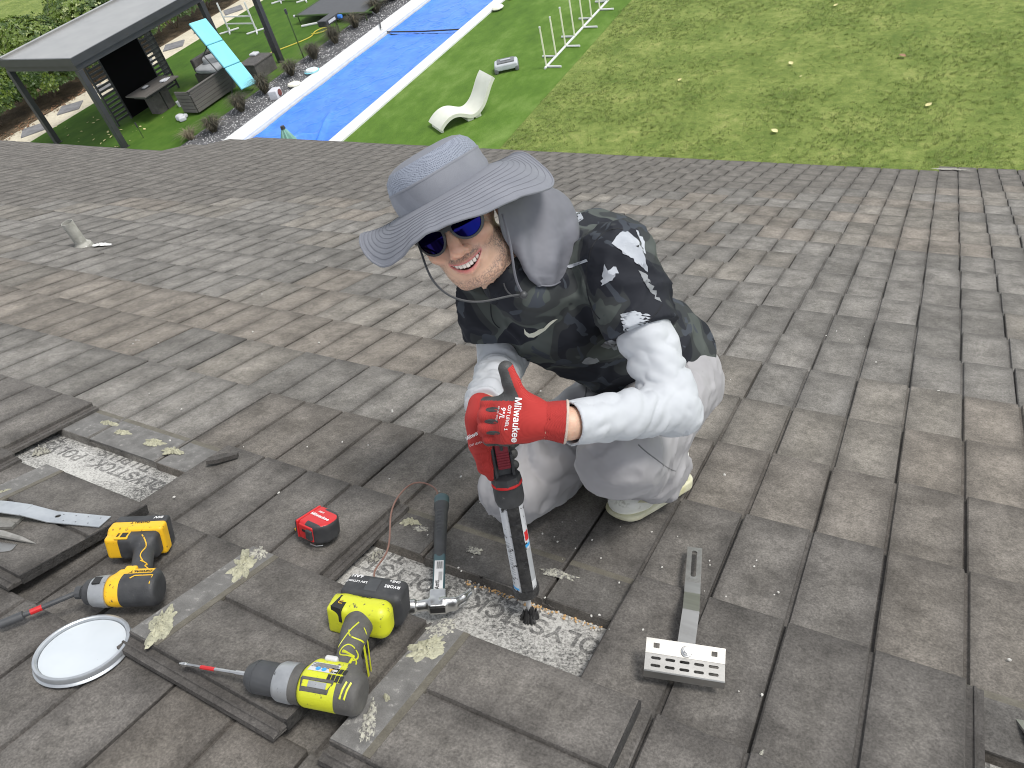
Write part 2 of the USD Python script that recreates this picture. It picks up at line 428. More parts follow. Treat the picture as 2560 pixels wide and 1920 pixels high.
def tile_mesh(length=1.22, ragged=0.0022, slope=True, lip=True, seed=0):
    """one slate pair lying with its tail at v = 0 and its head up the slope (v < 0)"""
    r = np.random.default_rng(seed)
    P = tile_poly(2 * TW, lip); n = len(P)
    L = length * TE
    ss = [0.0, 0.006, 0.5 * L, L]
    V = []
    for k, s in enumerate(ss):
        q = np.c_[P[:, 0], np.full(n, -s), P[:, 1] - (TH * s / TE if slope else 0)]
        if k == 0:
            q[:, 1] -= r.uniform(0, ragged, n); top = P[:, 1] > -TH * 0.9; q[top, 2] -= 0.0022
        if k in (1, 2):
            q[:, 0] += r.normal(0, 0.0004, n)
        V.append(q)
    V = np.vstack(V); F = []
    for k in range(len(ss) - 1):
        for i in range(n):
            j = (i + 1) % n
            F += [[k * n + i, (k + 1) * n + i, (k + 1) * n + j], [k * n + i, (k + 1) * n + j, k * n + j]]
    from shapely.geometry import Polygon
    pv, pf = trimesh.creation.triangulate_polygon(Polygon(P), engine='earcut')
    m = np.array([np.argmin(((P - q) ** 2).sum(1)) for q in pv])
    pf = m[np.array(pf)]
    cr = np.cross(P[pf[:, 1]] - P[pf[:, 0]], P[pf[:, 2]] - P[pf[:, 0]])
    pf[cr < 0] = pf[cr < 0][:, ::-1]
    # (u, n) counter-clockwise seen from -v ... tail faces +v
    F += pf[:, ::-1].tolist(); F += (pf + 3 * n).tolist()
    m = trimesh.Trimesh(V, np.array(F), process=False)
    m.uvs = np.c_[np.clip(V[:, 0] / TW, 0.0, 1.999), np.clip(-V[:, 1] / TE, 0, 2)]
    return m

def fix(m):
    # outward normals by volume sign
    if m.volume < 0:
        m.faces = m.faces[:, ::-1]
    return m

def tone(j, r):
    t = np.random.default_rng(abs(hash((int(j) + 500, int(r) + 500))) % 2**31)
    x = t.random(); q = 'abc'[int(t.integers(3))]
    big = meshkit.fbm(A(j * 0.09, r * 0.3, 0.3)[None], 3, 5)[0]
    if r >= 3:
        k = 'dark' if (j < 3 or r >= 4) else 'wet'
        if r >= 5: k = 'wet' if x < 0.75 else 'dark'
    elif r == 2:
        k = 'wet' if -9 <= j < -4 else ('dark' if -4 <= j < 2 else ('grey' if j < -9 else 'wet'))
        if j < -14: k = 'grey'
    elif r == 1:
        k = 'grey' if -11 <= j < -3 else ('wet' if j >= -3 else ('mid' if x < 0.6 else 'brown'))
        if j <= -14: k = 'brown' if x < 0.6 else 'grey'
    elif r == 0:
        k = 'brown' if x < 0.7 else 'mid'
    else:
        s = x * 0.55 + big * 0.9 - 0.25
        if -7 <= r <= -2 and j > -6: s += 0.22
        if -3 <= r <= -1 and j < -16: s += 0.25
        k = 'grey' if s > 0.55 else ('mid' if s > 0.36 else 'brown')
    return f'tile_{k}_{q}'

HOLES = {(3, -4), (3, -2), (3, -12), (3, -10), (3, 4), (3, 6)}
LONG = {(2, -5), (2, -3), (2, -1), (2, -13), (2, -11), (2, -9), (2, 3), (2, 5)}
cand = []
for r in range(-18, 9):
    jr0 = -78 if r >= -12 else -53
    for j0 in range(jr0, 12):
        if (j0 + r) % 2 == 0 or (r, j0) in HOLES:       # gaps fall where j + r is odd
            continue
        if r == -18 and j0 < 3:
            continue
        c = roofp((j0 + 1) * TW, -(r + 0.5) * TE)
        q = CW @ (c - CAM)
        px = FPX * q[:2] / max(q[2], 1e-3) + A(1280, 960)
        vis = q[2] > 0.15 and -260 < px[0] < 2820 and -200 < px[1] < 2180
        area = abs((c - CAM) @ RN) / max(q[2], 0.15) ** 3 if vis else 0
        cand.append((area, r, j0, vis))
cand.sort(reverse=True)
single = {(r, j) for a, r, j, v in cand[:292]}
far = []; far_uv = []
# fix the gap parity: a course-3 tile starts on even j
for a, r, j0, vis in cand:
    if not vis and a == 0 and not (-20 < j0 < 12 and r > 3):
        if (r, j0) not in single and (r < -13 or r > 6):
            pass
    sd = (r + 50) * 1000 + j0 + 500
    t = np.random.default_rng(sd)
    m = tile_mesh(1.38 if (r, j0) in LONG else 1.22, seed=sd)
    rot = math.radians(t.normal(0, 0.12)); dn = t.normal(0, 0.0011); du = t.normal(0, 0.0009); dv = t.normal(0, 0.0018)
    if (r, j0) == (4, -13):
        dn += 0.022
    v = np.array(m.vertices)
    v[:, 0] -= TW
    v[:, :2] = v[:, :2] @ np.array([[math.cos(rot), math.sin(rot)], [-math.sin(rot), math.cos(rot)]])
    v[:, 2] += t.normal(0, 0.003) * v[:, 0]
    v += A((j0 + 1) * TW + du, -r * TE + dv, dn)
    m.vertices = ROOF(v)
    uvs = m.uvs
    m = fix(m)
    if (r, j0) in single:
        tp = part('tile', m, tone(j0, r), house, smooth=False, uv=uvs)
        if (r, j0) in LONG:
            s0, s1 = (1.035, 1.379)
            ww = 2 * TW - 0.01
            def strip(a, b, lift):
                B = box(0.006, -b * TE, -0.004, ww, -a * TE, 0.0, 0)
                q = np.array(B.vertices)
                q[:, 2] += lift + TH * q[:, 1] / TE
                q[:, 0] += j0 * TW; q[:, 1] += -r * TE
                q[:, 2] += dn
                B.vertices = ROOF(q)
                return B
            part('raw_head', strip(s0, s1, 0.0013), 'tile_raw' if r == 2 and j0 < -7 else 'tile_grey_a', tp, smooth=False)
            part('weather_line', strip(0.985, 1.035, 0.0011), 'weather_line', tp, smooth=False)
    else:
        far.append(m); far_uv.append(uvs)
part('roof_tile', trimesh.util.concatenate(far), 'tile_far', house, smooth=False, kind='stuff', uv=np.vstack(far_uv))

def slab(u0, u1, v0, v1, n0, n1):
    return ROOF.m(box(u0, v0, n0, u1, v1, n1))
EV, EV2 = 17.0 * TE, 12.0 * TE
UL = -53 * TW
part('underlayment', slab(-4.4, 1.6, -2.6, 1.0, -0.066, -0.0625), 'granules', house, smooth=False)
part('roof_deck', [slab(UL, 2.2, -3.2, EV - 0.03, -0.085, -0.068), slab(-13, UL, -3.2, EV2 - 0.03, -0.085, -0.068)], 'deck_board', house, smooth=False)
ed = roofp(0, EV)
ed2 = roofp(0, EV2)
part('fascia_board', [box(UL, ed[1] - 0.03, ed[2] - 0.28, 2.2, ed[1] - 0.005, ed[2] - 0.09), box(-13, ed2[1] - 0.03, ed2[2] - 0.28, UL, ed2[1] - 0.005, ed2[2] - 0.09)], 'fascia', house, smooth=False)
part('house_wall', [box(UL, -3, 0.0, 2.0, ed[1] - 0.5, ed[2] - 0.3), box(-12.9, -3, 0.0, UL + 0.1, ed2[1] - 0.5, ed2[2] - 0.3)], 'stucco', house, smooth=False)
# printed lettering on the granule sheet, read from the far side
def print_line(s, u, v, h, length, nm='printed_word'):
    fr = Fr(roofp(u, v, -0.0625), -RU, -RV, RN)
    m = txt(s, h, 0.0007, True)
    if length: m.vertices = m.vertices * A(length / (m.bounds[1][0] - m.bounds[0][0]), 1, 1)
    part(nm, fr.m(m), 'granules_dark', house, smooth=False, kind='stuff' if nm != 'printed_word' else None)
for k in range(-2, 3):
    for off in ((-0.14 + 0.41 * k,) if k > -2 else ()) + ((-1.485 - 0.41 + 0.41 * k,) if k < 2 and k > -2 else ()):
        print_line('POLYSTICK', off, -1.226, 0.043, 0.345)
        print_line('\u00ae', off - 0.197, -1.218, 0.016, None, 'registered_mark')
        print_line('TU PLUS', off - 0.1, -1.170, 0.043, 0.24)

def foam(name, u, v, n, length, width, ang, seed, h=0.010, mat='foam', parent=None):
    """a dried smear of tile adhesive: lumpy, thin at its ragged rim"""
    N, K = 90, 22
    t = np.random.default_rng(seed)
    th = np.arange(N) * 2 * np.pi / N
    rim = 0.50 + 1.15 * (meshkit.fbm(np.c_[np.cos(th) * 3.2 + seed, np.sin(th) * 3.2, th * 0], 5, seed) - 0.28)
    V = [A(0, 0, h)[None]]
    for k in range(1, K + 1):
        q = k / K
        p = np.c_[np.cos(th) * rim * q * length / 2, np.sin(th) * rim * q * width / 2]
        z = h * (1 - q ** 3) * (0.05 + 1.5 * np.abs(meshkit.fbm(np.c_[p * 120, th * 0 + seed], 4, seed) * 2 - 1) + 0.5 * meshkit.fbm(np.c_[p * 60, th * 0 + seed], 3, seed)) - 0.001 * (k == K)
        V.append(np.c_[p, z])
    V = np.vstack(V); F = []
    for i in range(N):
        j = (i + 1) % N
        F.append([0, 1 + i, 1 + j])
        for k in range(K - 1):
            a, b = 1 + k * N, 1 + (k + 1) * N
            F += [[a + i, b + i, b + j], [a + i, b + j, a + j]]
    m = trimesh.Trimesh(V, np.array(F), process=False)
    return part(name, roof_frame(u, v, n, ang).m(m), mat, parent or house, smooth=True)
HN = -TH * 1.15 + 0.001
foam('foam_patch', -0.585, -1.075, HN, 0.07, 0.036, 15, 1)
foam('foam_patch', -0.545, -1.085, HN, 0.05, 0.03, 10, 2, 0.004, 'foam_pale')
foam('foam_patch', -1.80, -1.075, HN, 0.10, 0.035, 8, 3, 0.008)
foam('foam_patch', -1.70, -1.095, HN, 0.075, 0.035, 12, 4, 0.008)
foam('foam_patch', -1.55, -1.095, HN, 0.09, 0.045, 8, 5, 0.008)
foam('foam_patch', -1.45, -1.105, HN, 0.085, 0.05, 6, 6, 0.008)
foam('foam_patch', -0.17, -1.085, HN, 0.12, 0.03, 5, 7, 0.005, 'foam_pale')
foam('foam_patch', -0.38, -1.10, HN, 0.05, 0.035, 5, 9, 0.003, 'foam_pale')
foam('foam_patch', -0.60, -1.20, -0.058, 0.05, 0.03, 80, 8, 0.022, 'foam_pale')
foam('foam_patch', -1.86, -1.27, -0.058, 0.06, 0.03, 60, 10, 0.02, 'foam_pale')
foam('foam_patch', 0.84, -1.19, HN, 0.09, 0.05, 70, 11, 0.007)
foam('white_smear', 0.34, -1.385, -0.009, 0.06, 0.012, 75, 12, 0.003, 'foam_pale')
foam('white_smear', 0.325, -1.455, -0.012, 0.03, 0.009, 80, 13, 0.003, 'foam_pale')
foam('white_smear', 0.16 * 3.6, 17.6 * TE, -0.006, 0.34, 0.16, 0, 14, 0.004, 'foam_pale')

# three tiles lifted out and laid on the roof, heads to the left
def loose_tile(label, u, v, n, ang, seed, mat):
    """u, v: middle of the tile; ang: turn of its tail direction from the slope"""
    fr = roof_frame(u, v, n, ang)
    t = thing('loose_roof_tile', label, 'roof tile', fr(A(0, 0, 0)), group='roof tiles lifted out and laid on the roof')
    m = tile_mesh(1.24, 0.004, slope=False, seed=seed); uvs_ = m.uvs; m = fix(m); m.uvs = uvs_
    L = 1.24 * TE
    v_ = np.array(m.vertices); v_[:, 0] -= TW; v_[:, 1] += L / 2; v_[:, 2] += TH
    m.vertices = v_
    part('tile_body', fr.m(m), mat, t, smooth=False, uv=m.uvs)
    part('raw_head', fr.m(box(-TW + 0.006, -L / 2 + 0.001, TH - 0.006, TW - 0.006, -L / 2 + 0.068, TH + 0.0014)), 'tile_raw', t, smooth=False)
    part('weather_line', fr.m(box(-TW + 0.006, -L / 2 + 0.068, TH - 0.006, TW - 0.006, -L / 2 + 0.083, TH + 0.0012)), 'weather_line', t, smooth=False)
    # broken tail face
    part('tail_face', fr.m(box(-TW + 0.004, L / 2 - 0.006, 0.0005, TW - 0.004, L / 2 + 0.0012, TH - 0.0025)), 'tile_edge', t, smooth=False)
    return t, fr, L
t1, f1, L_ = loose_tile('loose dark tile under the lime green drill, two foam patches on its left end', -0.585, -1.553, 0.006, -91.5, 901, 'tile_dark_b')
def foam_on(t, fr, x, y, ln, wd, ang, seed, mat='foam', h=0.008):
    m = foam.__wrapped__ if hasattr(foam, '__wrapped__') else None
    N = fr
    o = fr(A(x, y, TH + 0.0015)); q = (o - A(0, 0, GZ))
    foam('foam_patch', q @ RU, q @ RV, q @ RN, ln, wd, ang, seed, h, mat, t)
foam_on(t1, f1, 0.115, -0.170, 0.125, 0.058, -55, 21)
foam_on(t1, f1, -0.095, -0.176, 0.135, 0.060, -60, 22)
foam_on(t1, f1, -0.145, -0.180, 0.06, 0.045, -30, 23, 'foam_pale', 0.005)
t2, f2, _ = loose_tile('loose dark tile at the front, beside the drill, a round foam patch on its left end', -0.073, -1.552, 0.004, -89.5, 902, 'tile_dark_c')
foam_on(t2, f2, -0.085, -0.185, 0.10, 0.075, 60, 24)
foam_on(t2, f2, -0.145, -0.185, 0.085, 0.055, 60, 25, 'foam_pale', 0.004)
foam_on(t2, f2, 0.10, -0.175, 0.11, 0.03, -60, 26, 'foam_pale', 0.004)
foam_on(t2, f2, 0.045, -0.18, 0.02, 0.014, -30, 27, 'foam', 0.012)
t3, f3, _ = loose_tile('loose dark tile at the left edge, under the galvanised strap and the saw blade', -1.385, -1.545, 0.006, -90.5, 903, 'tile_dark_a')
foam_on(t3, f3, 0.02, -0.18, 0.12, 0.03, 78, 28)
foam_on(t3, f3, 0.12, -0.185, 0.05, 0.035, 60, 29, 'foam_pale')
# a broken chip of tile
ch = roof_frame(-1.225, -1.105, 0.002, 55)
cp = thing('tile_chip', 'thin broken chip of tile by the left opening', 'tile chip', ch(A(0, 0, 0)))
part('chip', ch.m(prism([(-0.045, -0.012), (-0.02, -0.018), (0.04, -0.012), (0.045, 0.0), (0.0, 0.014), (-0.04, 0.006)], 0, 0.012)), 'tile_dark_a', cp, smooth=False)

# vent pipe
vf = Fr(roofp(-4.235, 0.435, -0.01), A(1, 0, 0), A(0, 1, 0), A(0, 0, 1))
vp = thing('vent_pipe', 'short pale grey vent pipe standing out of the roof', 'vent pipe', vf(A(0, 0, 0)))
M('pipe_grey', (0.22, 0.215, 0.19), (0.34, 0.335, 0.3), 22, 0.7, 0.0008, 90, dirt=(0.55, 0.55, 0.52), dlo=0.62, dhi=0.66, dscale=25)
part('pipe', vf.m(lathe([(0.036, -0.03), (0.036, 0.165), (0.033, 0.165), (0.033, 0.03), (0, 0.03)], 24)), 'pipe_grey', vp)
part('sealant', vf.m(lathe([(0.062, -0.045), (0.055, 0.0), (0.04, 0.012), (0.036, 0.02)], 24)), 'pipe_grey', vp)
M('white_blob', (0.62, 0.62, 0.6), rough=0.7)
foam('sealant_smear', -4.10, 0.475, -0.006, 0.13, 0.085, 35, 31, 0.010, 'white_blob', vp)

ordn = ['first', 'second', 'third', 'fourth', 'fifth', 'sixth', 'seventh', 'eighth', 'ninth']
# ---------------------------------------------------------------- garden: ground, lawn, turf, path, gravel, pool
def sheet(x0, y0, x1, y1, z):
    return trimesh.Trimesh(A((x0, y0, z), (x1, y0, z), (x1, y1, z), (x0, y1, z)).reshape(4, 3), [[0, 1, 2], [0, 2, 3]], process=False)
def ground_mat(name, stops, scales=(0.8, 5.0, 60.0), rough=0.9, bump=0.02, stretch=(1, 1, 1), grain=0.35):
    n = {'g': ('geometry', {}), 'mp': ('mapping', {'scale': stretch}),
         'a': ('noise_texture', {'scale': scales[0], 'detail': 5.0, 'roughness': 0.6}), 'b': ('noise_texture', {'scale': scales[1], 'detail': 5.0, 'roughness': 0.65}), 'c': ('noise_texture', {'scale': scales[2], 'detail': 3.0}),
         'ab': ('mix_float', {'fac': 0.5}), 'r': ('rgb_ramp', {'ramp': stops}),
         'rc': ('rgb_ramp', {'ramp': [(0.3, (1 - grain,) * 3), (0.7, (1 + grain,) * 3)]}), 'm': ('mix', {'mix_type': 'multiply', 'fac': 1.0}),
         'bp': ('bump', {'distance': bump, 'strength': 1.0}), 'p': ('principled_bsdf', {'roughness': rough, 'specular_ior_level': 0.2})}
    l = [('g.position', 'mp.vector')] + [('mp.vector', x + '.vector') for x in 'abc'] + [('a.fac', 'ab.a'), ('b.fac', 'ab.b'), ('ab.result', 'r.fac'), ('c.fac', 'rc.fac'), ('r.color', 'm.color1'), ('rc.color', 'm.color2'), ('m.color', 'p.base_color'), ('c.fac', 'bp.height'), ('bp.normal', 'p.normal')]
    MAT[name] = usdkit.material(stage, '/World/Looks/' + name, n, l, surface='p.BSDF')
ground_mat('lawn', [(0.34, (0.075, 0.118, 0.022)), (0.46, (0.115, 0.158, 0.034)), (0.55, (0.160, 0.203, 0.050)), (0.66, (0.245, 0.265, 0.085))], (1.1, 6.0, 45.0), grain=0.35)
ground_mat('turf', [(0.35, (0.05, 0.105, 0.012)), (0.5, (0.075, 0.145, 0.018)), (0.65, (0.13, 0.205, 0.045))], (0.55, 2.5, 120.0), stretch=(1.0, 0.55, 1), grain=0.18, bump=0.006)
ground_mat('turf_shade_tint', [(0.35, (0.032, 0.075, 0.008)), (0.5, (0.048, 0.105, 0.011)), (0.65, (0.075, 0.135, 0.018))], (0.5, 2.5, 120.0), stretch=(1.0, 0.55, 1), grain=0.18, bump=0.006)  # the same turf with shade painted into a darker colour
ground_mat('sand', [(0.35, (0.46, 0.42, 0.32)), (0.6, (0.62, 0.57, 0.45))], (0.9, 8.0, 80.0), grain=0.15)
ground_mat('litter', [(0.4, (0.06, 0.045, 0.028)), (0.6, (0.17, 0.125, 0.08))], (3.0, 20.0, 60.0), grain=0.6)
def structure(name, mesh, mat, smooth=False):
    return part(name, mesh, mat, None, smooth, kind='structure')
structure('ground', [sheet(-400, -300, -15.2, 500, -0.012), sheet(-12.3, -300, 300, 500, -0.012), sheet(-15.2, -300, -12.3, 6.5, -0.012), sheet(-15.2, 27, -12.3, 500, -0.012)], 'lawn')
structure('lawn', sheet(-7.72, 3, 30, 40, 0.0), 'lawn')
structure('artificial_turf', sheet(-12.03, 3, -7.72, 30, 0.004), 'turf')
structure('shade_tinted_turf', sheet(-23.46, 3, -17.05, 30, 0.004), 'turf_shade_tint')  # left turf: its shade is in the material colour
structure('sand_path', sheet(-24.9, 3, -23.46, 30, 0.0), 'sand')
structure('planting_bed', sheet(-33, 3, -24.9, 30, -0.004), 'litter')
M('coping', (0.62, 0.63, 0.625), (0.54, 0.55, 0.545), 6, 0.5, fine=0.06)
structure('pool_coping', [box(-15.76, 6.5, -0.3, -15.13, 27, 0.045, 0), box(-12.38, 6.5, -0.3, -12.0, 27, 0.045, 0)], 'coping')
structure('pool_wall', [box(-15.2, 6.5, -1.4, -15.12, 27, -0.01), box(-12.4, 6.5, -1.4, -12.31, 27, -0.01)], 'coping')
M('pool_water', (0.08, 0.25, 0.32), rough=0.05)
structure('pool_water', sheet(-15.13, 6.5, -12.38, 27, -0.16), 'pool_water')

# pool cover: wrinkled blue sheet, in two lengths under a roller bar
def cover(y0, y1, seed, label):
    nx, ny = 90, int((y1 - y0) * 36)
    X, Y = np.meshgrid(np.linspace(-15.08, -12.385, nx), np.linspace(y0, y1, ny), indexing='ij')
    P = np.stack([X, Y, 0 * X], -1)
    w = meshkit.fbm(P * A(1.6, 0.8, 1) + seed, 4, seed)
    rid = 1 - np.abs(meshkit.fbm(P * A(2.6, 1.5, 1) + A(3 * seed, 0, 0), 4, seed + 3) * 2 - 1)
    Z = -0.10 + 0.045 * (w - 0.5) + 0.012 * np.clip(rid - 0.9, 0, 1) / 0.1
    edge = np.minimum(X + 15.08, -12.385 - X)
    Z += 0.05 * np.exp(-edge / 0.05)
    # open folds at the near end
    for (fx, fy, dx, dy, ww, hh) in ((-13.55, 10.2, 0.25, 1.0, 0.10, 0.16), (-12.95, 9.6, 0.8, 1.0, 0.07, 0.10), (-14.4, 9.5, 0.6, 1.0, 0.12, 0.09), (-13.2, 11.4, -0.5, 1.0, 0.06, 0.08)):
        d = A(dx, dy) / math.hypot(dx, dy)
        s = (X - fx) * d[0] + (Y - fy) * d[1]; q = -(X - fx) * d[1] + (Y - fy) * d[0]
        Z += 1.5 * hh * np.exp(-(q / ww) ** 2) * np.exp(-(s / 0.9) ** 4)
        Z -= 0.6 * hh * np.exp(-((q - 0.2) / 0.12) ** 2) * np.exp(-(s / 0.8) ** 4)
    P[..., 2] = Z
    i = np.arange(nx * ny).reshape(nx, ny)
    Q = np.stack([i[:-1, :-1], i[1:, :-1], i[1:, 1:], i[:-1, 1:]], -1).reshape(-1, 4)
    p = part('pool_cover', (P.reshape(-1, 3), Q), 'cover_blue', None, True, label, 'pool cover')
M('cover_blue', (0.03, 0.15, 0.58), (0.055, 0.20, 0.66), 2.0, 0.4, 0.0025, 7, spec=0.5, fine=0.1, fscale=14)
cover(7.0, 17.30, 3, 'wrinkled blue pool cover, the long length nearest the house')
cover(17.31, 27.0, 8, 'blue pool cover sheet beyond the dark roller bar')
M('black_plastic', (0.02, 0.02, 0.021), (0.035, 0.035, 0.036), rough=0.45)
rb = thing('roller_bar', 'thin dark bar lying across the pool cover', 'roller bar', (-13.8, 17.31, -0.03))
part('bar', tube([(-15.35, 17.33, 0.03), (-15.1, 17.32, -0.02), (-13.8, 17.31, -0.035), (-12.4, 17.30, -0.01)], 0.022), 'black_plastic', rb)
part('bar_cap', lathe([(0.0, -0.02), (0.05, -0.02), (0.05, 0.03), (0, 0.03)], 14).apply_translation((-15.3, 17.33, 0.05)), 'coping', rb)

# gravel: a bed with scattered stones
ground_mat('gravel', [(0.4, (0.07, 0.07, 0.074)), (0.6, (0.17, 0.17, 0.175))], (4.0, 30.0, 90.0), grain=0.7)
structure('gravel_bed', sheet(-17.07, 3, -15.76, 30, 0.006), 'gravel')
def instancer(name, protos, pos, scale, yaw, mats, tilt=None, kind='stuff', label=None, cat=None):
    pi = UsdGeom.PointInstancer.Define(stage, pathname(name, None))
    base = pi.GetPath().pathString
    UsdGeom.Scope.Define(stage, base + '/prototypes')
    tg = []
    for k, (m, mt) in enumerate(zip(protos, mats)):
        m = tri(m)
        q = usdkit.mesh(stage, f'{base}/prototypes/piece_{k:03d}' if k else f'{base}/prototypes/piece', m, MAT[mt], False)
        tg.append(q.GetPath())
    pi.CreatePrototypesRel().SetTargets(tg)
    n = len(pos)
    pi.CreateProtoIndicesAttr(Vt.IntArray.FromNumpy(rng.integers(0, len(protos), n).astype(np.int32)))
    pi.CreatePositionsAttr(Vt.Vec3fArray.FromNumpy(np.asarray(pos, np.float32)))
    s = np.asarray(scale, np.float32)
    pi.CreateScalesAttr(Vt.Vec3fArray.FromNumpy(np.ascontiguousarray(np.broadcast_to(s.reshape(n, -1), (n, 3)))))
    from scipy.spatial.transform import Rotation as Ro
    e = np.c_[yaw, np.zeros(n) if tilt is None else tilt]
    q = Ro.from_euler('zx', e).as_quat()
    pi.CreateOrientationsAttr(Vt.QuathArray([Gf.Quath(float(a[3]), float(a[0]), float(a[1]), float(a[2])) for a in q]))
    return tag(pi, label, cat, None, kind)
def pebble(seed):
    m = trimesh.creation.icosphere(1, 0.5)
    r = np.random.default_rng(seed)
    m.vertices = m.vertices * A(1, 0.75, 0.5) + r.normal(0, 0.05, m.vertices.shape)
    return m
M('stone_grey', (0.14, 0.14, 0.145), (0.08, 0.08, 0.084), 20, 0.85)
M('stone_white', (0.55, 0.55, 0.54), (0.4, 0.4, 0.4), 20, 0.8)
N = 9000
px = np.c_[rng.uniform(-17.03, -15.8, N), rng.uniform(8, 23, N), np.full(N, 0.01)]
instancer('gravel_stones', [pebble(1), pebble(2), pebble(3), pebble(4)], px, rng.uniform(0.022, 0.05, (N, 1)), rng.uniform(0, 6.3, N), ['stone_grey', 'stone_grey', 'stone_grey', 'stone_white'])
# natural lawn: blades
def tuft(seed, nb=9, h=0.055, sp=0.05):
    r = np.random.default_rng(seed); V = []; F = []
    for k in range(nb):
        o = r.uniform(-sp, sp, 2); a = r.uniform(0, 6.3); l = h * r.uniform(0.5, 1.2); w = 0.0045; b = r.uniform(0.2, 0.9) * l
        d = A(math.cos(a), math.sin(a)); s = A(-d[1], d[0]) * w
        i = len(V)
        V += [(*(o - s), 0), (*(o + s), 0), (*(o + d * b * 0.4 + s * 0.8), l * 0.6), (*(o + d * b * 0.4 - s * 0.8), l * 0.6), (*(o + d * b), l)]
        F += [[i, i + 1, i + 2], [i, i + 2, i + 3], [i + 3, i + 2, i + 4]]
    return trimesh.Trimesh(np.array(V), np.array(F), process=False)
M('blade_green', (0.105, 0.153, 0.03), (0.155, 0.195, 0.047), 3, 0.6, trans=0.25)
M('blade_straw', (0.25, 0.29, 0.1), (0.2, 0.25, 0.07), 3, 0.6, trans=0.25)
N = 46000
px = np.c_[rng.uniform(-7.95, 7, N), rng.uniform(7.5, 23, N), np.zeros(N)]
edge = -7.72 + 0.25 * (meshkit.noise(np.c_[px[:, 1] * 1.7, px[:, 1] * 0, px[:, 1] * 0], 4) - 0.4)
px = px[px[:, 0] > edge]
den = meshkit.fbm(np.c_[px[:, :2] * 0.9, px[:, 2:]], 4, 9)
px = px[rng.random(len(px)) < np.clip((den - 0.3) * 3.2, 0.15, 1)]
N = len(px)
instancer('lawn_grass', [tuft(1), tuft(2), tuft(3), tuft(4)], px, rng.uniform(0.4, 0.8, (N, 1)), rng.uniform(0, 6.3, N), ['blade_green', 'blade_straw', 'blade_green', 'blade_straw'])
# fallen leaves, each a thing
M('leaf_cream', (0.6, 0.55, 0.28), (0.5, 0.45, 0.2), 20, 0.6)
M('leaf_tan', (0.26, 0.14, 0.075), (0.2, 0.11, 0.06), 20, 0.6)
def leaf_mesh(l=0.09, w=0.035):
    s = np.linspace(0, 1, 7); ww = w * np.sin(np.pi * s ** 0.8) + 0.001
    V = np.vstack([np.c_[s * l, -ww, 0.012 + 0.02 * s * s + ww * 0.3], np.c_[s * l, 0 * s, 0.008 + 0.02 * s * s], np.c_[s * l, ww, 0.012 + 0.02 * s * s + ww * 0.3]])
    F = []
    for r in (0, 7):
        for k in range(6):
            F += [[r + k, r + k + 1, r + 7 + k + 1], [r + k, r + 7 + k + 1, r + 7 + k]]
    return trimesh.Trimesh(V, np.array(F), process=False)
for (x, y, a, s, mt, lb) in ((-2.29, 17.81, 40, 1.2, 'leaf_cream', 'small yellow leaf on the lawn near the top of the frame'), (-2.57, 14.65, 130, 1.4, 'leaf_cream', 'cream fallen leaf in the middle of the mown lawn'), (-4.81, 13.87, 60, 1.1, 'leaf_cream', 'cream fallen leaf on the lawn towards the weave poles'),
        (-2.22, 11.72, 160, 1.6, 'leaf_cream', 'large cream leaf on the lawn nearest the roof edge'), (0.13, 12.85, 40, 1.4, 'leaf_cream', 'curled cream leaf on the lawn at the right'), (-0.43, 14.98, 170, 1.6, 'leaf_tan', 'tan brown fallen leaf on the lawn'), (-2.31, 14.09, 10, 0.6, 'leaf_cream', 'tiny cream fleck of leaf below the cream leaf on the lawn')):
    fr = yaw_frame(x, y, 0.02, a)
    m = leaf_mesh(); m.vertices *= s
    p = thing('fallen_leaf', lb, 'leaf', (x, y, 0.02)); part('leaf_blade', fr.m(m), mt, p, smooth=True)
Nl = 60
px = np.c_[rng.uniform(-23.4, -19.2, Nl), rng.uniform(8.5, 12, Nl), np.full(Nl, 0.006)]
instancer('leaf_litter', [leaf_mesh(0.09, 0.03), leaf_mesh(0.06, 0.02)], px, rng.uniform(0.6, 1.3, (Nl, 1)), rng.uniform(0, 6.3, Nl), ['leaf_cream', 'leaf_cream'])
Nl = 260
px = np.c_[rng.uniform(-25.4, -24.6, Nl), rng.uniform(8, 16, Nl), np.full(Nl, 0.006)]
instancer('leaf_litter', [leaf_mesh(0.1, 0.03), leaf_mesh(0.07, 0.025)], px, rng.uniform(0.6, 1.3, (Nl, 1)), rng.uniform(0, 6.3, Nl), ['leaf_tan', 'leaf_tan'])
# stepping stones
M('slate_stone', (0.2, 0.2, 0.205), (0.13, 0.13, 0.135), 4, 0.8, 0.004, 12)
for k, y in enumerate((9.2, 10.45, 11.9, 13.4, 15.1, 16.65, 18.2, 19.9, 21.6)):
    fr = yaw_frame(-24.22, y, 0.004, 45 + 6 * math.sin(k * 2.1))
    t = thing('stepping_stone', f'grey square stepping stone in the sand path, {(ordn)[k]} from the roof edge', 'stepping stone', fr(A(0, 0, 0)), group='stepping stones in the sand path')
    part('stone_slab', fr.m(box(-0.36, -0.36, -0.05, 0.36, 0.36, 0.03, 0.01)), 'slate_stone', t)

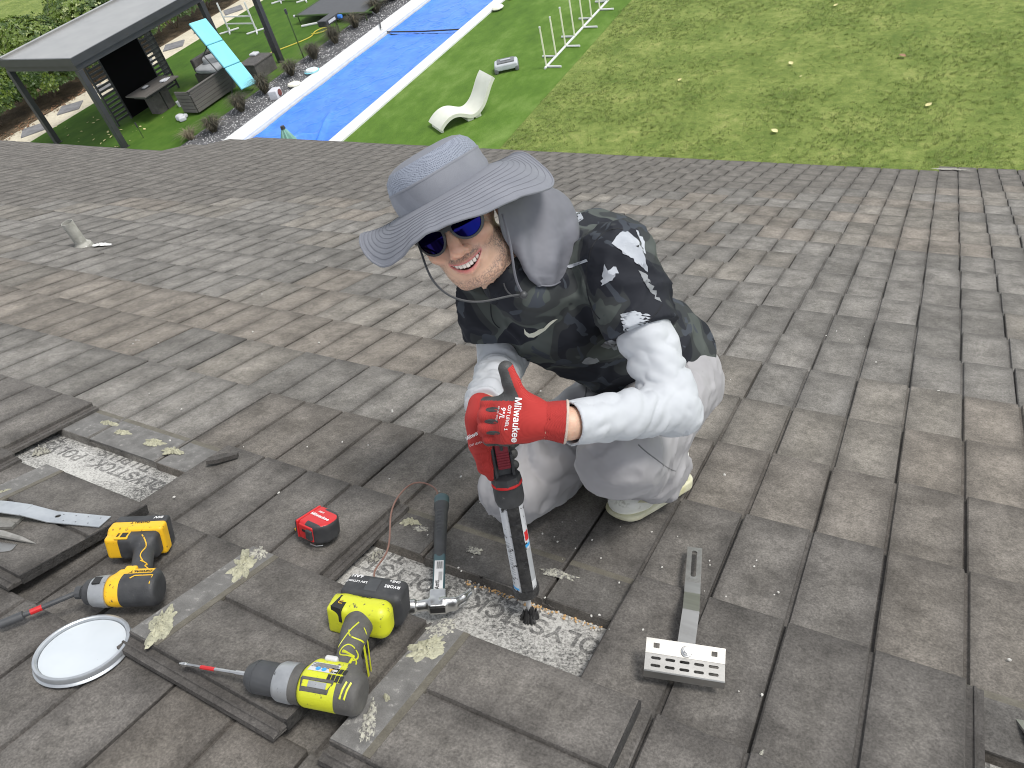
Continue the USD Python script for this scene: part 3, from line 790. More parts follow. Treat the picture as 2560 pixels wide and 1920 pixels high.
# hedge of broad-leaved shrubs
M('leaf_dark', (0.026, 0.056, 0.009), (0.058, 0.102, 0.017), 1.2, 0.5, trans=0.15)
M('leaf_bright', (0.105, 0.165, 0.024), (0.14, 0.195, 0.032), 1.5, 0.45, trans=0.25)
M('leaf_pale', (0.4, 0.44, 0.2), (0.33, 0.39, 0.16), 2, 0.5, trans=0.2)
M('bark', (0.12, 0.09, 0.06), rough=0.9)
def shrub(x, y, rx, ry, h, n, seed, label, group, pale=0.02, bright=0.2):
    r = np.random.default_rng(seed)
    t = thing('garden_shrub', label, 'shrub', (x, y, 0), group=group)
    # leaf whorls on the skin of a lumpy crown
    d = r.normal(size=(n, 3)); d /= np.linalg.norm(d, axis=1, keepdims=True); d[:, 2] = np.abs(d[:, 2]) * 1.0 - 0.25
    lump = 0.72 + 0.55 * meshkit.fbm(d * 2.6 + seed, 4, seed)
    rad = lump * r.uniform(0.75, 1.0, n) ** 0.5
    c = d * rad[:, None] * A(rx, ry, h * 0.55) + A(x, y, h * 0.45)
    c = c[c[:, 2] > 0.08]
    n = len(c)
    V = [[], [], []]; F = [[], [], []]; cnt = [0, 0, 0]
    kind = r.random(n); hi = meshkit.fbm(c * 1.4, 3, seed + 1)
    for k in range(n):
        q = 2 if (kind[k] < pale and c[k, 2] > h * 0.55) else (1 if hi[k] + 0.25 * (kind[k] - 0.5) > 0.72 - bright else 0)
        nb = 5
        out = unit(c[k] - A(x, y, h * 0.35))
        a0 = r.uniform(0, 6.3)
        e1 = unit(np.cross(out, A(0.3, 0.2, 1))); e2 = np.cross(out, e1)
        for b in range(nb):
            a = a0 + b * 2 * math.pi / nb + r.normal(0, 0.2)
            s = unit(math.cos(a) * e1 + math.sin(a) * e2 + out * r.uniform(0.1, 0.8)); L = r.uniform(0.07, 0.13) * (0.8 if q == 2 else 1); w = L * 0.27
            side = unit(np.cross(s, out)) * w
            i = cnt[q]
            V[q] += [c[k], c[k] + s * L * 0.55 + side, c[k] + s * L, c[k] + s * L * 0.55 - side]
            F[q] += [[i, i + 1, i + 2], [i, i + 2, i + 3]]; cnt[q] += 4
    for q, (nm, mt) in enumerate((('foliage', 'leaf_dark'), ('young_foliage', 'leaf_bright'), ('pale_buds', 'leaf_pale'))):
        if cnt[q]:
            part(nm, trimesh.Trimesh(np.array(V[q]), np.array(F[q]), process=False), mt, t, smooth=False, kind='stuff')
    st = [tube([(x + 0.05 * math.cos(a), y + 0.05 * math.sin(a), 0), (x + 0.4 * rx * math.cos(a), y + 0.4 * ry * math.sin(a), h * 0.5)], (0.03, 0.012), 6) for a in (0.3, 2.3, 4.2)]
    part('stem', st, 'bark', t)
gr = 'broad-leaved shrubs of the hedge behind the sand path'
lab = 'dense dark green broad-leaved shrub in the hedge behind the path'
for k, (x, y, h) in enumerate(((-26.5, 8.7, 2.0), (-26.3, 10.6, 1.9), (-26.0, 12.6, 1.75), (-25.9, 14.6, 1.7), (-25.9, 16.5, 1.7), (-25.9, 18.4, 1.65), (-25.9, 20.2, 1.6), (-26.0, 22.0, 1.6))):
    shrub(x, y, 1.25, 1.25, h, 2300 if k < 3 else 1300, 40 + k, f'{ordn[k]} dark green shrub along the sand path, counted from the near pergola post', gr, 0.0, 0.17)
lab2 = 'tall shrub with pale green buds beyond the pergola roof'
for k, (x, y, h) in enumerate(((-28.6, 12.2, 2.3), (-30.8, 15.2, 2.0), (-28.4, 14.4, 2.2), (-31.0, 18.2, 2.1), (-28.6, 16.6, 2.2), (-28.8, 18.8, 2.0))):
    shrub(x, y, 1.35, 1.35, h, 1500, 60 + k, f'tall budding shrub beyond the pergola roof, {ordn[k]} from the left', 'budding shrubs beyond the pergola', 0.10, 0.26)
# ornamental grass tufts in the gravel
M('sedge', (0.05, 0.046, 0.032), (0.09, 0.082, 0.056), 9, 0.7, trans=0.15)
M('sedge_tip', (0.22, 0.18, 0.12), (0.16, 0.14, 0.09), 9, 0.7, trans=0.15)  # dark patches painting the shade between the curled fingers
def sedge(seed, n=260, h=0.5, tip=False):
    r = np.random.default_rng(seed); V = []; F = []
    for k in range(n):
        a = r.uniform(0, 6.3); o = r.uniform(0, 0.07); out = r.uniform(0.1, 0.52); hh = h * r.uniform(0.5, 1.0); w = 0.007
        d = A(math.cos(a), math.sin(a)); s = A(-d[1], d[0]) * w; i = len(V)
        for q, (f, z) in enumerate(((0, 0), (0.45, 0.72), (1.0, 0.85 - out * 0.5))):
            p = d * (o + out * f)
            V += [(*(p - s * (1 - 0.4 * q)), hh * z), (*(p + s * (1 - 0.4 * q)), hh * z)]
        F += [[i, i + 1, i + 3], [i, i + 3, i + 2], [i + 2, i + 3, i + 5], [i + 2, i + 5, i + 4]]
    return trimesh.Trimesh(np.array(V), np.array(F), process=False)
for k, (x, y) in enumerate(((-16.55, 10.85), (-16.56, 12.0), (-16.6, 13.1), (-16.56, 14.25), (-16.52, 15.35), (-16.57, 16.5), (-16.62, 17.7), (-16.6, 18.9), (-16.55, 20.0))):
    t = thing('grass_tuft', f'brownish ornamental grass tuft in the gravel, {ordn[k]} up from the roof edge', 'grass tuft', (x, y, 0.01), group='grass tufts in the gravel strip')
    m = sedge(80 + k, 380, 0.56 + 0.08 * (k % 3)); m.apply_translation((x, y, 0.01)); part('leaf_blades', m, 'sedge', t, smooth=False)
    m = sedge(180 + k, 45, 0.6); m.apply_translation((x, y, 0.01)); part('seed_stalks', m, 'sedge_tip', t, smooth=False)
t = thing('grass_tuft', 'small reddish brown grass tuft at the near end of the gravel, by the roof edge', 'grass tuft', (-17.0, 10.4, 0.01))
m = sedge(300, 160, 0.42); m.apply_translation((-17.0, 10.4, 0.01)); part('leaf_blades', m, 'sedge_tip', t, smooth=False)

# ---------------------------------------------------------------- pergola
M('frame_dark', (0.021, 0.022, 0.023), (0.028, 0.029, 0.030), 3, 0.45)
M('roof_sheet', (0.17, 0.17, 0.165), (0.21, 0.208, 0.20), 1.2, 0.35, fine=0.05, fscale=20)
pg = thing('pergola', 'dark flat-roofed garden pergola on square posts', 'pergola', (-20.6, 12.0, 0))
X0, X1, Y0, Y1 = -22.24, -18.99, 9.72, 14.45
part('roof_panel', box(X0 + 0.06, Y0 + 0.06, 2.40, X1 - 0.06, Y1 - 0.06, 2.452), 'roof_sheet', pg, smooth=False)
part('roof_rail', box(X0 + 0.02, Y0 + 0.06, 2.44, X0 + 0.16, Y1 - 0.06, 2.50), 'roof_sheet', pg, smooth=False)
for (a, b, c, d) in ((X0, Y0, X1, Y0 + 0.06), (X0, Y1 - 0.06, X1, Y1), (X0, Y0 + 0.06, X0 + 0.06, Y1 - 0.06), (X1 - 0.06, Y0 + 0.06, X1, Y1 - 0.06)):
    part('fascia_beam', box(a, b, 2.27, c, d, 2.46, 0), 'frame_dark', pg, smooth=False)
for (a, b, c, d) in ((X0 + 0.05, Y0 + 0.05, X1 - 0.05, Y0 + 0.15), (X0 + 0.05, Y1 - 0.15, X1 - 0.05, Y1 - 0.05), (X1 - 0.15, Y0 + 0.15, X1 - 0.05, Y1 - 0.15), (X0 + 0.05, Y0 + 0.15, X0 + 0.15, Y1 - 0.15)):
    part('lower_beam', box(a, b, 2.13, c, d, 2.265, 0), 'frame_dark', pg, smooth=False)
for x in (X0 + 0.10, X1 - 0.10):
    for y in (Y0 + 0.1, Y1 - 0.1):
        part('post', box(x - 0.075, y - 0.075, 0.02, x + 0.075, y + 0.075, 2.13, 0.006), 'frame_dark', pg, smooth=False)
        part('post_foot', box(x - 0.1, y - 0.1, 0.0, x + 0.1, y + 0.1, 0.02), 'frame_dark', pg, smooth=False)
# slatted screen with a black panel
M('panel_shade_black', (0.0022, 0.0022, 0.0025), (0.003, 0.003, 0.0034), 3, 0.95, spec=0.1)  # panel black, darkened further to paint the deep shade under the pergola
M('slat_dark', (0.022, 0.023, 0.023), (0.03, 0.031, 0.031), 5, 0.5)
sc = thing('slatted_screen', 'dark slatted screen with a black panel darkened as shade under the pergola', 'privacy screen', (-20.6, 12.1, 0))
part('black_panel', box(-20.63, 11.42, 0.02, -20.57, 12.86, 2.12), 'panel_shade_black', sc, smooth=False)  # carried down to the ground to occlude more of the interior
for (a, b) in ((10.9, 11.4), (12.88, 13.4)):
    for y in (a, b):
        part('upright', box(-20.63, y - 0.02, 0.0, -20.57, y + 0.02, 2.13), 'frame_dark', sc, smooth=False)
    for k in range(16):
        z = 0.12 + k * 0.122
        part('slat', box(-20.615, a + 0.021, z, -20.585, b - 0.021, z + 0.055), 'slat_dark', sc, smooth=False)

# table and wicker seats
M('wicker', (0.048, 0.044, 0.041), (0.08, 0.074, 0.068), 8, 0.7, 0.006, 70, fine=0.3, fscale=60)
M('wood_grey', (0.07, 0.064, 0.059), (0.105, 0.097, 0.089), 3, 0.6, stretch=(1, 0.2, 1), fine=0.2)
tb = thing('patio_table', 'low dark patio table with wide top under the pergola', 'table', (-19.7, 11.9, 0))
part('table_top', box(-20.1, 11.25, 0.70, -19.25, 12.6, 0.745, 0.01), 'wood_grey', tb)
part('apron', box(-19.98, 11.4, 0.60, -19.4, 12.45, 0.70), 'frame_dark', tb, smooth=False)
for (y0, y1) in ((11.7, 11.98), (12.02, 12.3)):
    part('pedestal', box(-20.0, y0, 0.0, -19.6, y1, 0.60), 'wicker', tb, smooth=False)
def item(name, label, cat, loc, bits):
    t = thing(name, label, cat, loc)
    for (n, m, mt) in bits:
        part(n, m, mt, t)
    return t
M('paper', (0.5, 0.5, 0.52), (0.42, 0.43, 0.46), 12, 0.7)
M('cushion_grey', (0.3, 0.31, 0.32), (0.24, 0.25, 0.26), 4, 0.85, 0.01, 8)
def pillow(x, y, z, sx, sy, sz, seed=0, ang=0):
    m = trimesh.creation.icosphere(3, 1.0)
    v = np.sign(m.vertices) * np.abs(m.vertices) ** 0.55
    v = v * A(sx, sy, sz) * (1 + 0.12 * (meshkit.fbm(m.vertices * 2 + seed, 3, seed) - 0.5))[:, None]
    m.vertices = v
    return yaw_frame(x, y, z, ang).m(m)
item('tray', 'small dark tray on the pergola table', 'tray', (-19.75, 11.75, 0.75), [('tray_base', box(-19.85, 11.65, 0.748, -19.7, 11.9, 0.768), 'frame_dark'), ('tray_cloth', pillow(-19.78, 11.78, 0.785, 0.06, 0.1, 0.02), 'cushion_grey')])
item('paper_stack', 'crumpled pale papers on the far end of the pergola table', 'papers', (-19.5, 12.3, 0.75), [('sheet', yaw_frame(-19.5, 12.3, 0.75, 20).m(box(-0.1, -0.14, 0, 0.1, 0.14, 0.012)), 'paper'), ('crumple', pillow(-19.48, 12.2, 0.78, 0.07, 0.09, 0.025, 3), 'paper')])
sf = thing('slatted_sofa', 'grey slatted garden sofa seen from behind, beside the pergola post', 'sofa', (-18.3, 12.6, 0))
for k in range(6):
    part('back_plank', box(-18.03, 11.75, 0.07 + 0.1 * k, -17.99, 13.35, 0.07 + 0.1 * k + 0.09, 0.004), 'wood_grey', sf, smooth=False)
for k in range(6):
    part('side_plank', box(-18.6, 11.72, 0.07 + 0.1 * k, -18.04, 11.76, 0.07 + 0.1 * k + 0.09, 0.004), 'wood_grey', sf, smooth=False)
part('seat_base', box(-18.6, 11.8, 0.05, -18.05, 13.3, 0.36), 'wicker', sf, smooth=False)
part('top_rail', box(-18.06, 11.7, 0.665, -17.97, 13.4, 0.69, 0.005), 'wood_grey', sf, smooth=False)
part('seat_cushion', pillow(-18.32, 12.55, 0.42, 0.27, 0.72, 0.07), 'cushion_grey', sf)
dl = thing('cushioned_chair', 'round wicker chair with grey cushions behind the sofa', 'chair', (-19.3, 14.0, 0))
part('chair_shell', box(-19.75, 13.5, 0.05, -18.9, 14.5, 0.38, 0.03), 'wicker', dl)
part('chair_back', box(-19.8, 13.6, 0.38, -19.65, 14.45, 0.75, 0.03), 'wicker', dl)
part('seat_cushion', pillow(-19.3, 13.9, 0.45, 0.45, 0.42, 0.1, 2), 'cushion_grey', dl)
part('pillow', pillow(-19.3, 14.05, 0.62, 0.3, 0.22, 0.12, 5, 30), 'cushion_grey', dl)
ot = thing('wicker_box', 'dark grey wicker storage box behind the leaning turquoise lounger', 'storage box', (-17.9, 14.3, 0))
part('box_body', box(-18.2, 13.9, 0.0, -17.55, 14.75, 0.42, 0.02), 'wicker', ot)
part('box_lid', box(-18.22, 13.88, 0.42, -17.53, 14.77, 0.47, 0.015), 'wicker', ot)
item('folded_towel', 'small white folded cloth on the wicker box', 'towel', (-18.15, 14.7, 0.47), [('towel', box(-18.25, 14.5, 0.472, -18.0, 14.72, 0.53, 0.02), 'paper')])
# turquoise lounger stood on end against the seats
M('turquoise', (0.17, 0.50, 0.58), (0.2, 0.55, 0.63), 2, 0.55, fine=0.03, fscale=80)
cB, cT = A(-17.14, 13.09, 0.2), A(-18.27, 13.29, 1.96)
cY = unit(cT - cB); cX = unit(np.cross(cY, A(-0.84, -0.15, -0.54))); cX = cX if cX[1] > 0 else -cX; cZ = np.cross(cX, cY)
cf = Fr(cB, cX, cY, cZ)
cs = thing('turquoise_lounger', 'turquoise padded sun lounger stood on end, leaning over the sofa', 'sun lounger', cB)
for k in range(3):
    part('pad', cf.m(box(-0.33, 0.705 * k + 0.008, -0.03, 0.33, 0.705 * k + 0.697, 0.03, 0.02)), 'turquoise', cs)
bk = -1 if (cf(A(0, 0, 1)) - cf(A(0, 0, 0)))[0] > 0 else 1
for s in (-0.3, 0.3):
    part('side_rail', tube([cf(s, 0.0, 0.045 * bk), cf(s, 2.1, 0.045 * bk)], 0.016, 8), 'frame_dark', cs)
    part('arm_frame', tube([cf(s, 0.75, 0.05 * bk), cf(s, 0.8, 0.32 * bk), cf(s, 1.35, 0.36 * bk), cf(s, 1.4, 0.06 * bk)], 0.017, 8), 'frame_dark', cs)
    part('leg', tube([cf(s, 0.4, 0.05 * bk), cf(s, 0.15, 0.45 * bk)], 0.016, 8), 'frame_dark', cs)
part('cross_bar', tube([cf(-0.3, 1.35, 0.36 * bk), cf(0.3, 1.35, 0.36 * bk)], 0.016, 8), 'frame_dark', cs)

M('white_plastic', (0.6, 0.61, 0.53), (0.55, 0.56, 0.48), 3, 0.45)
M('white_pvc', (0.55, 0.56, 0.55), (0.5, 0.51, 0.5), 5, 0.4)
M('cream_pvc', (0.66, 0.66, 0.5), (0.6, 0.6, 0.46), 5, 0.4)
# post with strap cover
bp = thing('umbrella_post', 'tall black square post with a grey strap, standing in the turf by the gravel', 'post', (-17.76, 15.17, 0))
part('post', box(-17.84, 15.1, 0.0, -17.68, 15.25, 2.75, 0.006), 'black_plastic', bp, smooth=False)
part('strap_cover', box(-17.94, 15.13, 0.3, -17.84, 15.22, 0.95, 0.01), 'wicker', bp, smooth=False)
part('pale_stripe', box(-17.75, 15.25, 1.4, -17.71, 15.262, 2.7, 0), 'cushion_grey', bp, smooth=False)
M('stake_green', (0.03, 0.06, 0.012), (0.04, 0.075, 0.015), 4, 0.6)
def stake(x, y, h, r, lb):
    t = thing('garden_stake', lb, 'stake', (x, y, 0))
    part('rod', tube([(x, y, 0), (x, y, h - 0.14)], r), 'stake_green', t); part('grip', tube([(x, y, h - 0.14), (x, y, h)], r * 1.9), 'black_plastic', t)
stake(-17.07, 15.46, 1.43, 0.02, 'green garden stake with a black cap beside the gravel')
stake(-21.2, 13.1, 1.2, 0.012, 'thin green stake standing in the turf behind the pergola screen')
stake(-18.9, 10.35, 0.45, 0.012, 'short thin stake by the near pergola post')
cb = thing('control_box', 'small dark control box with a blue knob on two green legs', 'control box', (-16.93, 17.0, 0))
for (x, y) in ((-16.88, 16.73), (-17.0, 17.3)):
    part('leg', tube([(x, y, 0), (x, y, 0.45)], 0.028), 'stake_green', cb)
M('blue_knob', (0.05, 0.2, 0.6), rough=0.4)
part('housing', box(-17.15, 16.62, 0.45, -16.8, 17.35, 0.62, 0.02), 'black_plastic', cb)
part('display', box(-16.8, 16.75, 0.5, -16.79, 17.1, 0.58), 'paper', cb)
part('knob', tube([(-16.8, 17.26, 0.52), (-16.68, 17.28, 0.52)], 0.06, 14), 'blue_knob', cb)
wp = thing('white_pole', 'white pole lying on the turf by the control box', 'pole', (-18.6, 18.1, 0.03)); part('pole', tube([(-19.11, 17.91, 0.04), (-17.9, 18.45, 0.04)], 0.035, 10), 'white_pvc', wp)
# black mat on a low frame
tr = thing('dog_trampoline', 'low black mat on a green-edged frame beyond the gravel', 'trampoline', (-18, 19.4, 0))
part('mat', box(-19.45, 18.25, 0.27, -16.55, 20.9, 0.285), 'black_plastic', tr, smooth=False)
part('frame', [tube([(-19.5, 18.2, 0.27), (-16.2, 18.2, 0.27)], 0.03), tube([(-19.5, 20.95, 0.27), (-16.5, 20.95, 0.27)], 0.03), tube([(-19.5, 18.2, 0.27), (-19.5, 20.95, 0.27)], 0.03), tube([(-16.5, 18.2, 0.27), (-16.5, 20.95, 0.27)], 0.03)], 'stake_green', tr)
for (x, y) in ((-19.45, 18.25), (-16.55, 18.25), (-19.45, 20.9), (-16.55, 20.9)):
    part('leg', tube([(x, y, 0), (x, y, 0.27)], 0.02), 'stake_green', tr)
part('rail_end', tube([(-19.58, 18.2, 0.27), (-19.5, 18.2, 0.27)], 0.04, 10), 'paper', tr)
part('drawbar', tube([(-16.2, 18.2, 0.27), (-15.75, 17.9, 0.2), (-15.35, 17.33, 0.06)], 0.022), 'black_plastic', tr)
# yellow hose
M('hose_yellow', (0.55, 0.45, 0.04), rough=0.45)
hs = thing('garden_hose', 'thin yellow hose with a loop lying on the dark turf', 'hose', (-18.5, 16, 0.02))
hp = spline([(-19.9, 14.5, 0.02), (-19.32, 15.26, 0.02), (-18.8, 15.83, 0.02), (-18.21, 16.63, 0.02), (-18.04, 17.13, 0.02), (-18.15, 17.5, 0.025), (-17.9, 17.75, 0.03), (-17.72, 17.55, 0.035), (-17.9, 17.25, 0.045), (-18.1, 17.2, 0.05)], 70)
part('hose', tube(hp, 0.016, 6), 'hose_yellow', hs)
# jumps
def jump(x0, y0, x1, y1, lb, bars):
    t = thing('agility_jump', lb, 'dog jump', ((x0 + x1) / 2, (y0 + y1) / 2, 0))
    for (x, y) in ((x0, y0), (x1, y1)):
        part('upright', tube([(x, y, 0.03), (x, y, 0.98)], 0.03, 8), 'white_pvc', t)
        part('foot', [tube([(x - 0.25, y - 0.25, 0.03), (x + 0.25, y + 0.25, 0.03)], 0.03, 8), tube([(x - 0.25, y + 0.25, 0.031), (x + 0.25, y - 0.25, 0.031)], 0.03, 8)], 'white_pvc', t)
    for (z, s) in bars:
        part('bar', tube([(x0 + (x1 - x0) * s, y0 + (y1 - y0) * s, z), (x1, y1, z)], 0.026, 8), 'white_pvc', t)
jump(-22.44, 17.77, -21.02, 17.68, 'white pipe jump with two bars on the turf by the sand path', [(0.28, 0.05), (0.52, 0.05)])
jump(-22.3, 20.55, -21.0, 20.5, 'white pipe jump at the top of the frame, beyond the first', [(0.08, 0.0), (0.4, 0.0)])
# weave poles
wv = thing('weave_poles', 'row of white agility weave poles on a ground rail at the lawn edge', 'weave poles', (-8.4, 17, 0))
part('ground_rail', tube([(-8.40, 14.55, 0.03), (-8.43, 20.6, 0.03)], 0.03, 8), 'white_pvc', wv)
for k in range(10):
    y = 14.65 + 0.60 * k
    part('pole', tube([(-8.4, y, 0.03), (-8.41, y, 0.95)], 0.021, 8), 'cream_pvc', wv)
    part('pole_cap', tube([(-8.41, y, 0.95), (-8.41, y, 0.985)], 0.025, 8), 'white_pvc', wv)
    part('foot', tube([(-8.40, y, 0.032), (-8.0 if k % 2 == 0 else -8.78, y, 0.032)], 0.027, 8), 'white_pvc', wv)
# white wave lounger
lg = thing('wave_lounger', 'white moulded wave-shaped sun lounger on the bright turf', 'sun lounger', (-9.45, 12.2, 0))
ax = unit(A(0.555, 0.832, 0)); lf = Fr(A(-9.75, 11.37, 0), ax, A(-ax[1], ax[0], 0), A(0, 0, 1))
cp_ = spline([(0.02, 0, 0.09), (0.2, 0, 0.22), (0.45, 0, 0.27), (0.68, 0, 0.18), (0.87, 0, 0.10), (1.06, 0, 0.15), (1.32, 0, 0.42), (1.57, 0, 0.73)], 48)
nn = np.gradient(cp_, axis=0); nn = np.c_[-nn[:, 2], 0 * nn[:, 0], nn[:, 0]]; nn /= np.linalg.norm(nn, axis=1, keepdims=True)
up = cp_ + nn * 0.04; dn_ = cp_ - nn * 0.04
from shapely.geometry import Polygon as _Pg
lp = _Pg(np.vstack([up[:, [0, 2]], dn_[::-1][:, [0, 2]]])).buffer(0)
m = trimesh.creation.extrude_polygon(lp, 0.64, engine='earcut'); v = np.array(m.vertices); m.vertices = np.c_[v[:, 0], 0.32 - v[:, 2], v[:, 1]]
part('lounger_shell', lf.m(m), 'white_plastic', lg, smooth=35)
for s in (0.80, 1.0):
    part('foot_block', lf.m(box(s - 0.08, -0.29, 0.0, s + 0.08, 0.29, 0.10, 0.02)), 'white_plastic', lg)
part('front_foot', lf.m(box(0.03, -0.27, 0.0, 0.09, 0.27, 0.09, 0.01)), 'white_plastic', lg)
# pool cleaner
rf = yaw_frame(-9.47, 14.55, 0, 28)
M('cleaner_grey', (0.42, 0.44, 0.46), (0.36, 0.38, 0.4), 6, 0.4)
M('cleaner_dark', (0.12, 0.125, 0.13), rough=0.4)
rc = thing('pool_cleaner', 'grey boxy pool cleaner on the turf behind the white lounger', 'pool cleaner', rf(A(0, 0, 0)))
part('body', rf.m(box(-0.3, -0.2, 0.06, 0.3, 0.2, 0.22, 0.05)), 'cleaner_grey', rc)
part('top_cover', rf.m(box(-0.22, -0.14, 0.215, 0.22, 0.15, 0.25, 0.015)), 'cleaner_dark', rc)
part('handle', rf.m(box(-0.13, -0.03, 0.25, 0.13, 0.02, 0.275, 0.01)), 'cleaner_grey', rc)
for s in (-1, 1):
    part('track', rf.m(box(s * 0.26 - 0.05, -0.21, 0.0, s * 0.26 + 0.05, 0.21, 0.14, 0.04)), 'cleaner_dark', rc)
# small things along the pool
def disc(name, lb, cat, x, y, z, r, h, mt, ang=0):
    t = thing(name, lb, cat, (x, y, z))
    m = lathe([(0, 0), (r * 0.9, 0), (r, h * 0.4), (r * 0.85, h * 0.9), (0, h)], 24); m.vertices *= A(1, 0.8, 1); part('shell', yaw_frame(x, y, z, ang).m(m), mt, t); return t
M('float_white', (0.7, 0.68, 0.58), (0.64, 0.62, 0.52), 4, 0.5)
M('float_blue', (0.62, 0.74, 0.76), rough=0.4)
disc('skimmer_lid', 'cream disc resting on the coping beside the white box', 'lid', -15.85, 13.52, 0.05, 0.2, 0.07, 'float_white', 20)
d2 = disc('pool_light', 'pale blue and white disc by the gravel, left of the pool', 'pool float', -15.88, 14.4, 0.05, 0.2, 0.08, 'float_blue', 20)
part('rim', yaw_frame(-15.88, 14.4, 0.055, 20).m(lathe([(0.2, 0), (0.225, 0.012), (0.2, 0.025)], 20)), 'turquoise', d2)
disc('skimmer_lid', 'cream disc on the far coping of the pool near the top', 'lid', -11.85, 18.65, 0.05, 0.2, 0.07, 'float_white', 70)
M('red_ball', (0.6, 0.06, 0.05), rough=0.4)
rbq = thing('ball', 'small red ball on the turf at the top of the frame', 'ball', (-11.8, 19.45, 0.06)); part('ball_skin', trimesh.creation.icosphere(2, 0.07).apply_translation((-11.8, 19.45, 0.07)), 'red_ball', rbq)
wb = thing('white_container', 'white box with a dark red round lid beside a grass tuft', 'container', (-15.98, 12.85, 0))
part('box_body', yaw_frame(-15.98, 12.85, 0.0, 15).m(box(-0.13, -0.16, 0.0, 0.13, 0.16, 0.24, 0.02)), 'paper', wb)
M('dark_red', (0.13, 0.03, 0.025), rough=0.5)
part('round_lid', yaw_frame(-15.98, 12.85, 0.0, 15).m(tube([(0.13, 0.02, 0.13), (0.15, 0.02, 0.13)], 0.09, 18)), 'dark_red', wb)
item('crumpled_cloth', 'crumpled white cloth on the turf in front of the sofa', 'cloth', (-18.4, 11.4, 0), [('cloth_fold', pillow(-18.45, 11.42, 0.08, 0.12, 0.1, 0.08, 7), 'paper'), ('cloth_fold', pillow(-18.3, 11.36, 0.07, 0.1, 0.08, 0.06, 9, 50), 'paper'), ('cloth_fold', pillow(-18.4, 11.52, 0.06, 0.08, 0.1, 0.05, 11), 'paper')])
item('paper_cup', 'small white cup on the turf between table and sofa', 'cup', (-19.3, 12.2, 0), [('cup_wall', yaw_frame(-19.3, 12.2, 0).m(lathe([(0, 0), (0.05, 0), (0.07, 0.16), (0.062, 0.16), (0.045, 0.01), (0, 0.01)], 16)), 'paper')])
# folded parasol in front of the pool
M('teal_cloth', (0.16, 0.32, 0.28), (0.22, 0.4, 0.35), 6, 0.8)
um = thing('folded_parasol', 'closed grey-green parasol whose tip shows above the roof edge', 'parasol', (-10.54, 7.84, 0))
th_ = np.arange(32) * 2 * np.pi / 32
V = []; 
for z, r in ((1.86, 0.03), (1.8, 0.06), (1.62, 0.12), (1.4, 0.17), (1.2, 0.19), (1.0, 0.16)):
    V.append(np.c_[(r * (1 + 0.28 * np.cos(8 * th_) * min(1, (1.9 - z) * 4))) * np.cos(th_), (r * (1 + 0.28 * np.cos(8 * th_) * min(1, (1.9 - z) * 4))) * np.sin(th_), np.full(32, z)])
V = np.vstack(V); F = []
for k in range(5):
    for i in range(32):
        j = (i + 1) % 32
        F += [[k * 32 + i, (k + 1) * 32 + i, (k + 1) * 32 + j], [k * 32 + i, (k + 1) * 32 + j, k * 32 + j]]
part('canopy', yaw_frame(-10.54, 7.84).m(trimesh.Trimesh(V, np.array(F), process=False)), 'teal_cloth', um)
part('pole', tube([(-10.54, 7.84, 0), (-10.54, 7.84, 1.9)], 0.02), 'frame_dark', um)
part('finial', yaw_frame(-10.54, 7.84, 1.85).m(lathe([(0, 0), (0.05, 0), (0.04, 0.05), (0, 0.06)], 12)), 'frame_dark', um)
part('base', yaw_frame(-10.54, 7.84).m(lathe([(0, 0), (0.25, 0), (0.25, 0.06), (0.05, 0.1), (0, 0.1)], 20)), 'frame_dark', um)

# ---------------------------------------------------------------- tools lying on the roof
M('yellow_plastic', (0.72, 0.42, 0.015), (0.62, 0.35, 0.012), 8, 0.4, 0.0004, 300, dirt=(0.05, 0.035, 0.02), dlo=0.61, dhi=0.66, dscale=95)
M('lime_plastic', (0.50, 0.52, 0.022), (0.44, 0.47, 0.022), 8, 0.4, 0.0004, 300, dirt=(0.09, 0.08, 0.05), dlo=0.61, dhi=0.66, dscale=85)
M('rubber_black', (0.022, 0.023, 0.025), (0.04, 0.041, 0.043), 30, 0.6, 0.0005, 400, dirt=(0.1, 0.095, 0.09), dlo=0.64, dhi=0.74, dscale=60)
M('rubber_grey', (0.06, 0.058, 0.055), (0.09, 0.087, 0.08), 30, 0.7, 0.0006, 400, dirt=(0.15, 0.14, 0.12), dlo=0.66, dhi=0.76, dscale=60)
M('charcoal', (0.035, 0.037, 0.04), (0.05, 0.052, 0.055), 20, 0.5, 0.0003, 400)
M('cast_silver', (0.35, 0.36, 0.37), (0.27, 0.28, 0.29), 25, 0.4, 0.0003, 300, metal=0.5, dirt=(0.08, 0.08, 0.08), dlo=0.62, dhi=0.68, dscale=70)
M('steel', (0.55, 0.55, 0.54), (0.42, 0.42, 0.41), 20, 0.32, 0.0003, 200, metal=1.0, dirt=(0.15, 0.14, 0.13), dlo=0.64, dhi=0.7, dscale=80)
M('stainless', (0.40, 0.392, 0.372), (0.33, 0.323, 0.305), 6, 0.42, 0.0001, 500, metal=1.0, stretch=(1, 8, 8))
M('galvanised', (0.48, 0.5, 0.515), (0.36, 0.38, 0.4), 14, 0.42, 0.0002, 200, metal=0.7)
M('label_white', (0.5, 0.5, 0.5), (0.45, 0.45, 0.45), 10, 0.5)
M('label_dirty', (0.7, 0.7, 0.7), (0.6, 0.6, 0.61), 10, 0.5, dirt=(0.02, 0.02, 0.02), dlo=0.66, dhi=0.68, dscale=70)
M('red_plastic', (0.5, 0.018, 0.02), (0.42, 0.014, 0.016), 10, 0.4)
M('ink_black', (0.012, 0.012, 0.012), rough=0.6)
M('ink_white', (0.75, 0.75, 0.75), rough=0.6)
M('sticker_blue', (0.05, 0.3, 0.6), rough=0.5)
M('grip_teal', (0.03, 0.065, 0.075), (0.04, 0.08, 0.09), 20, 0.5)
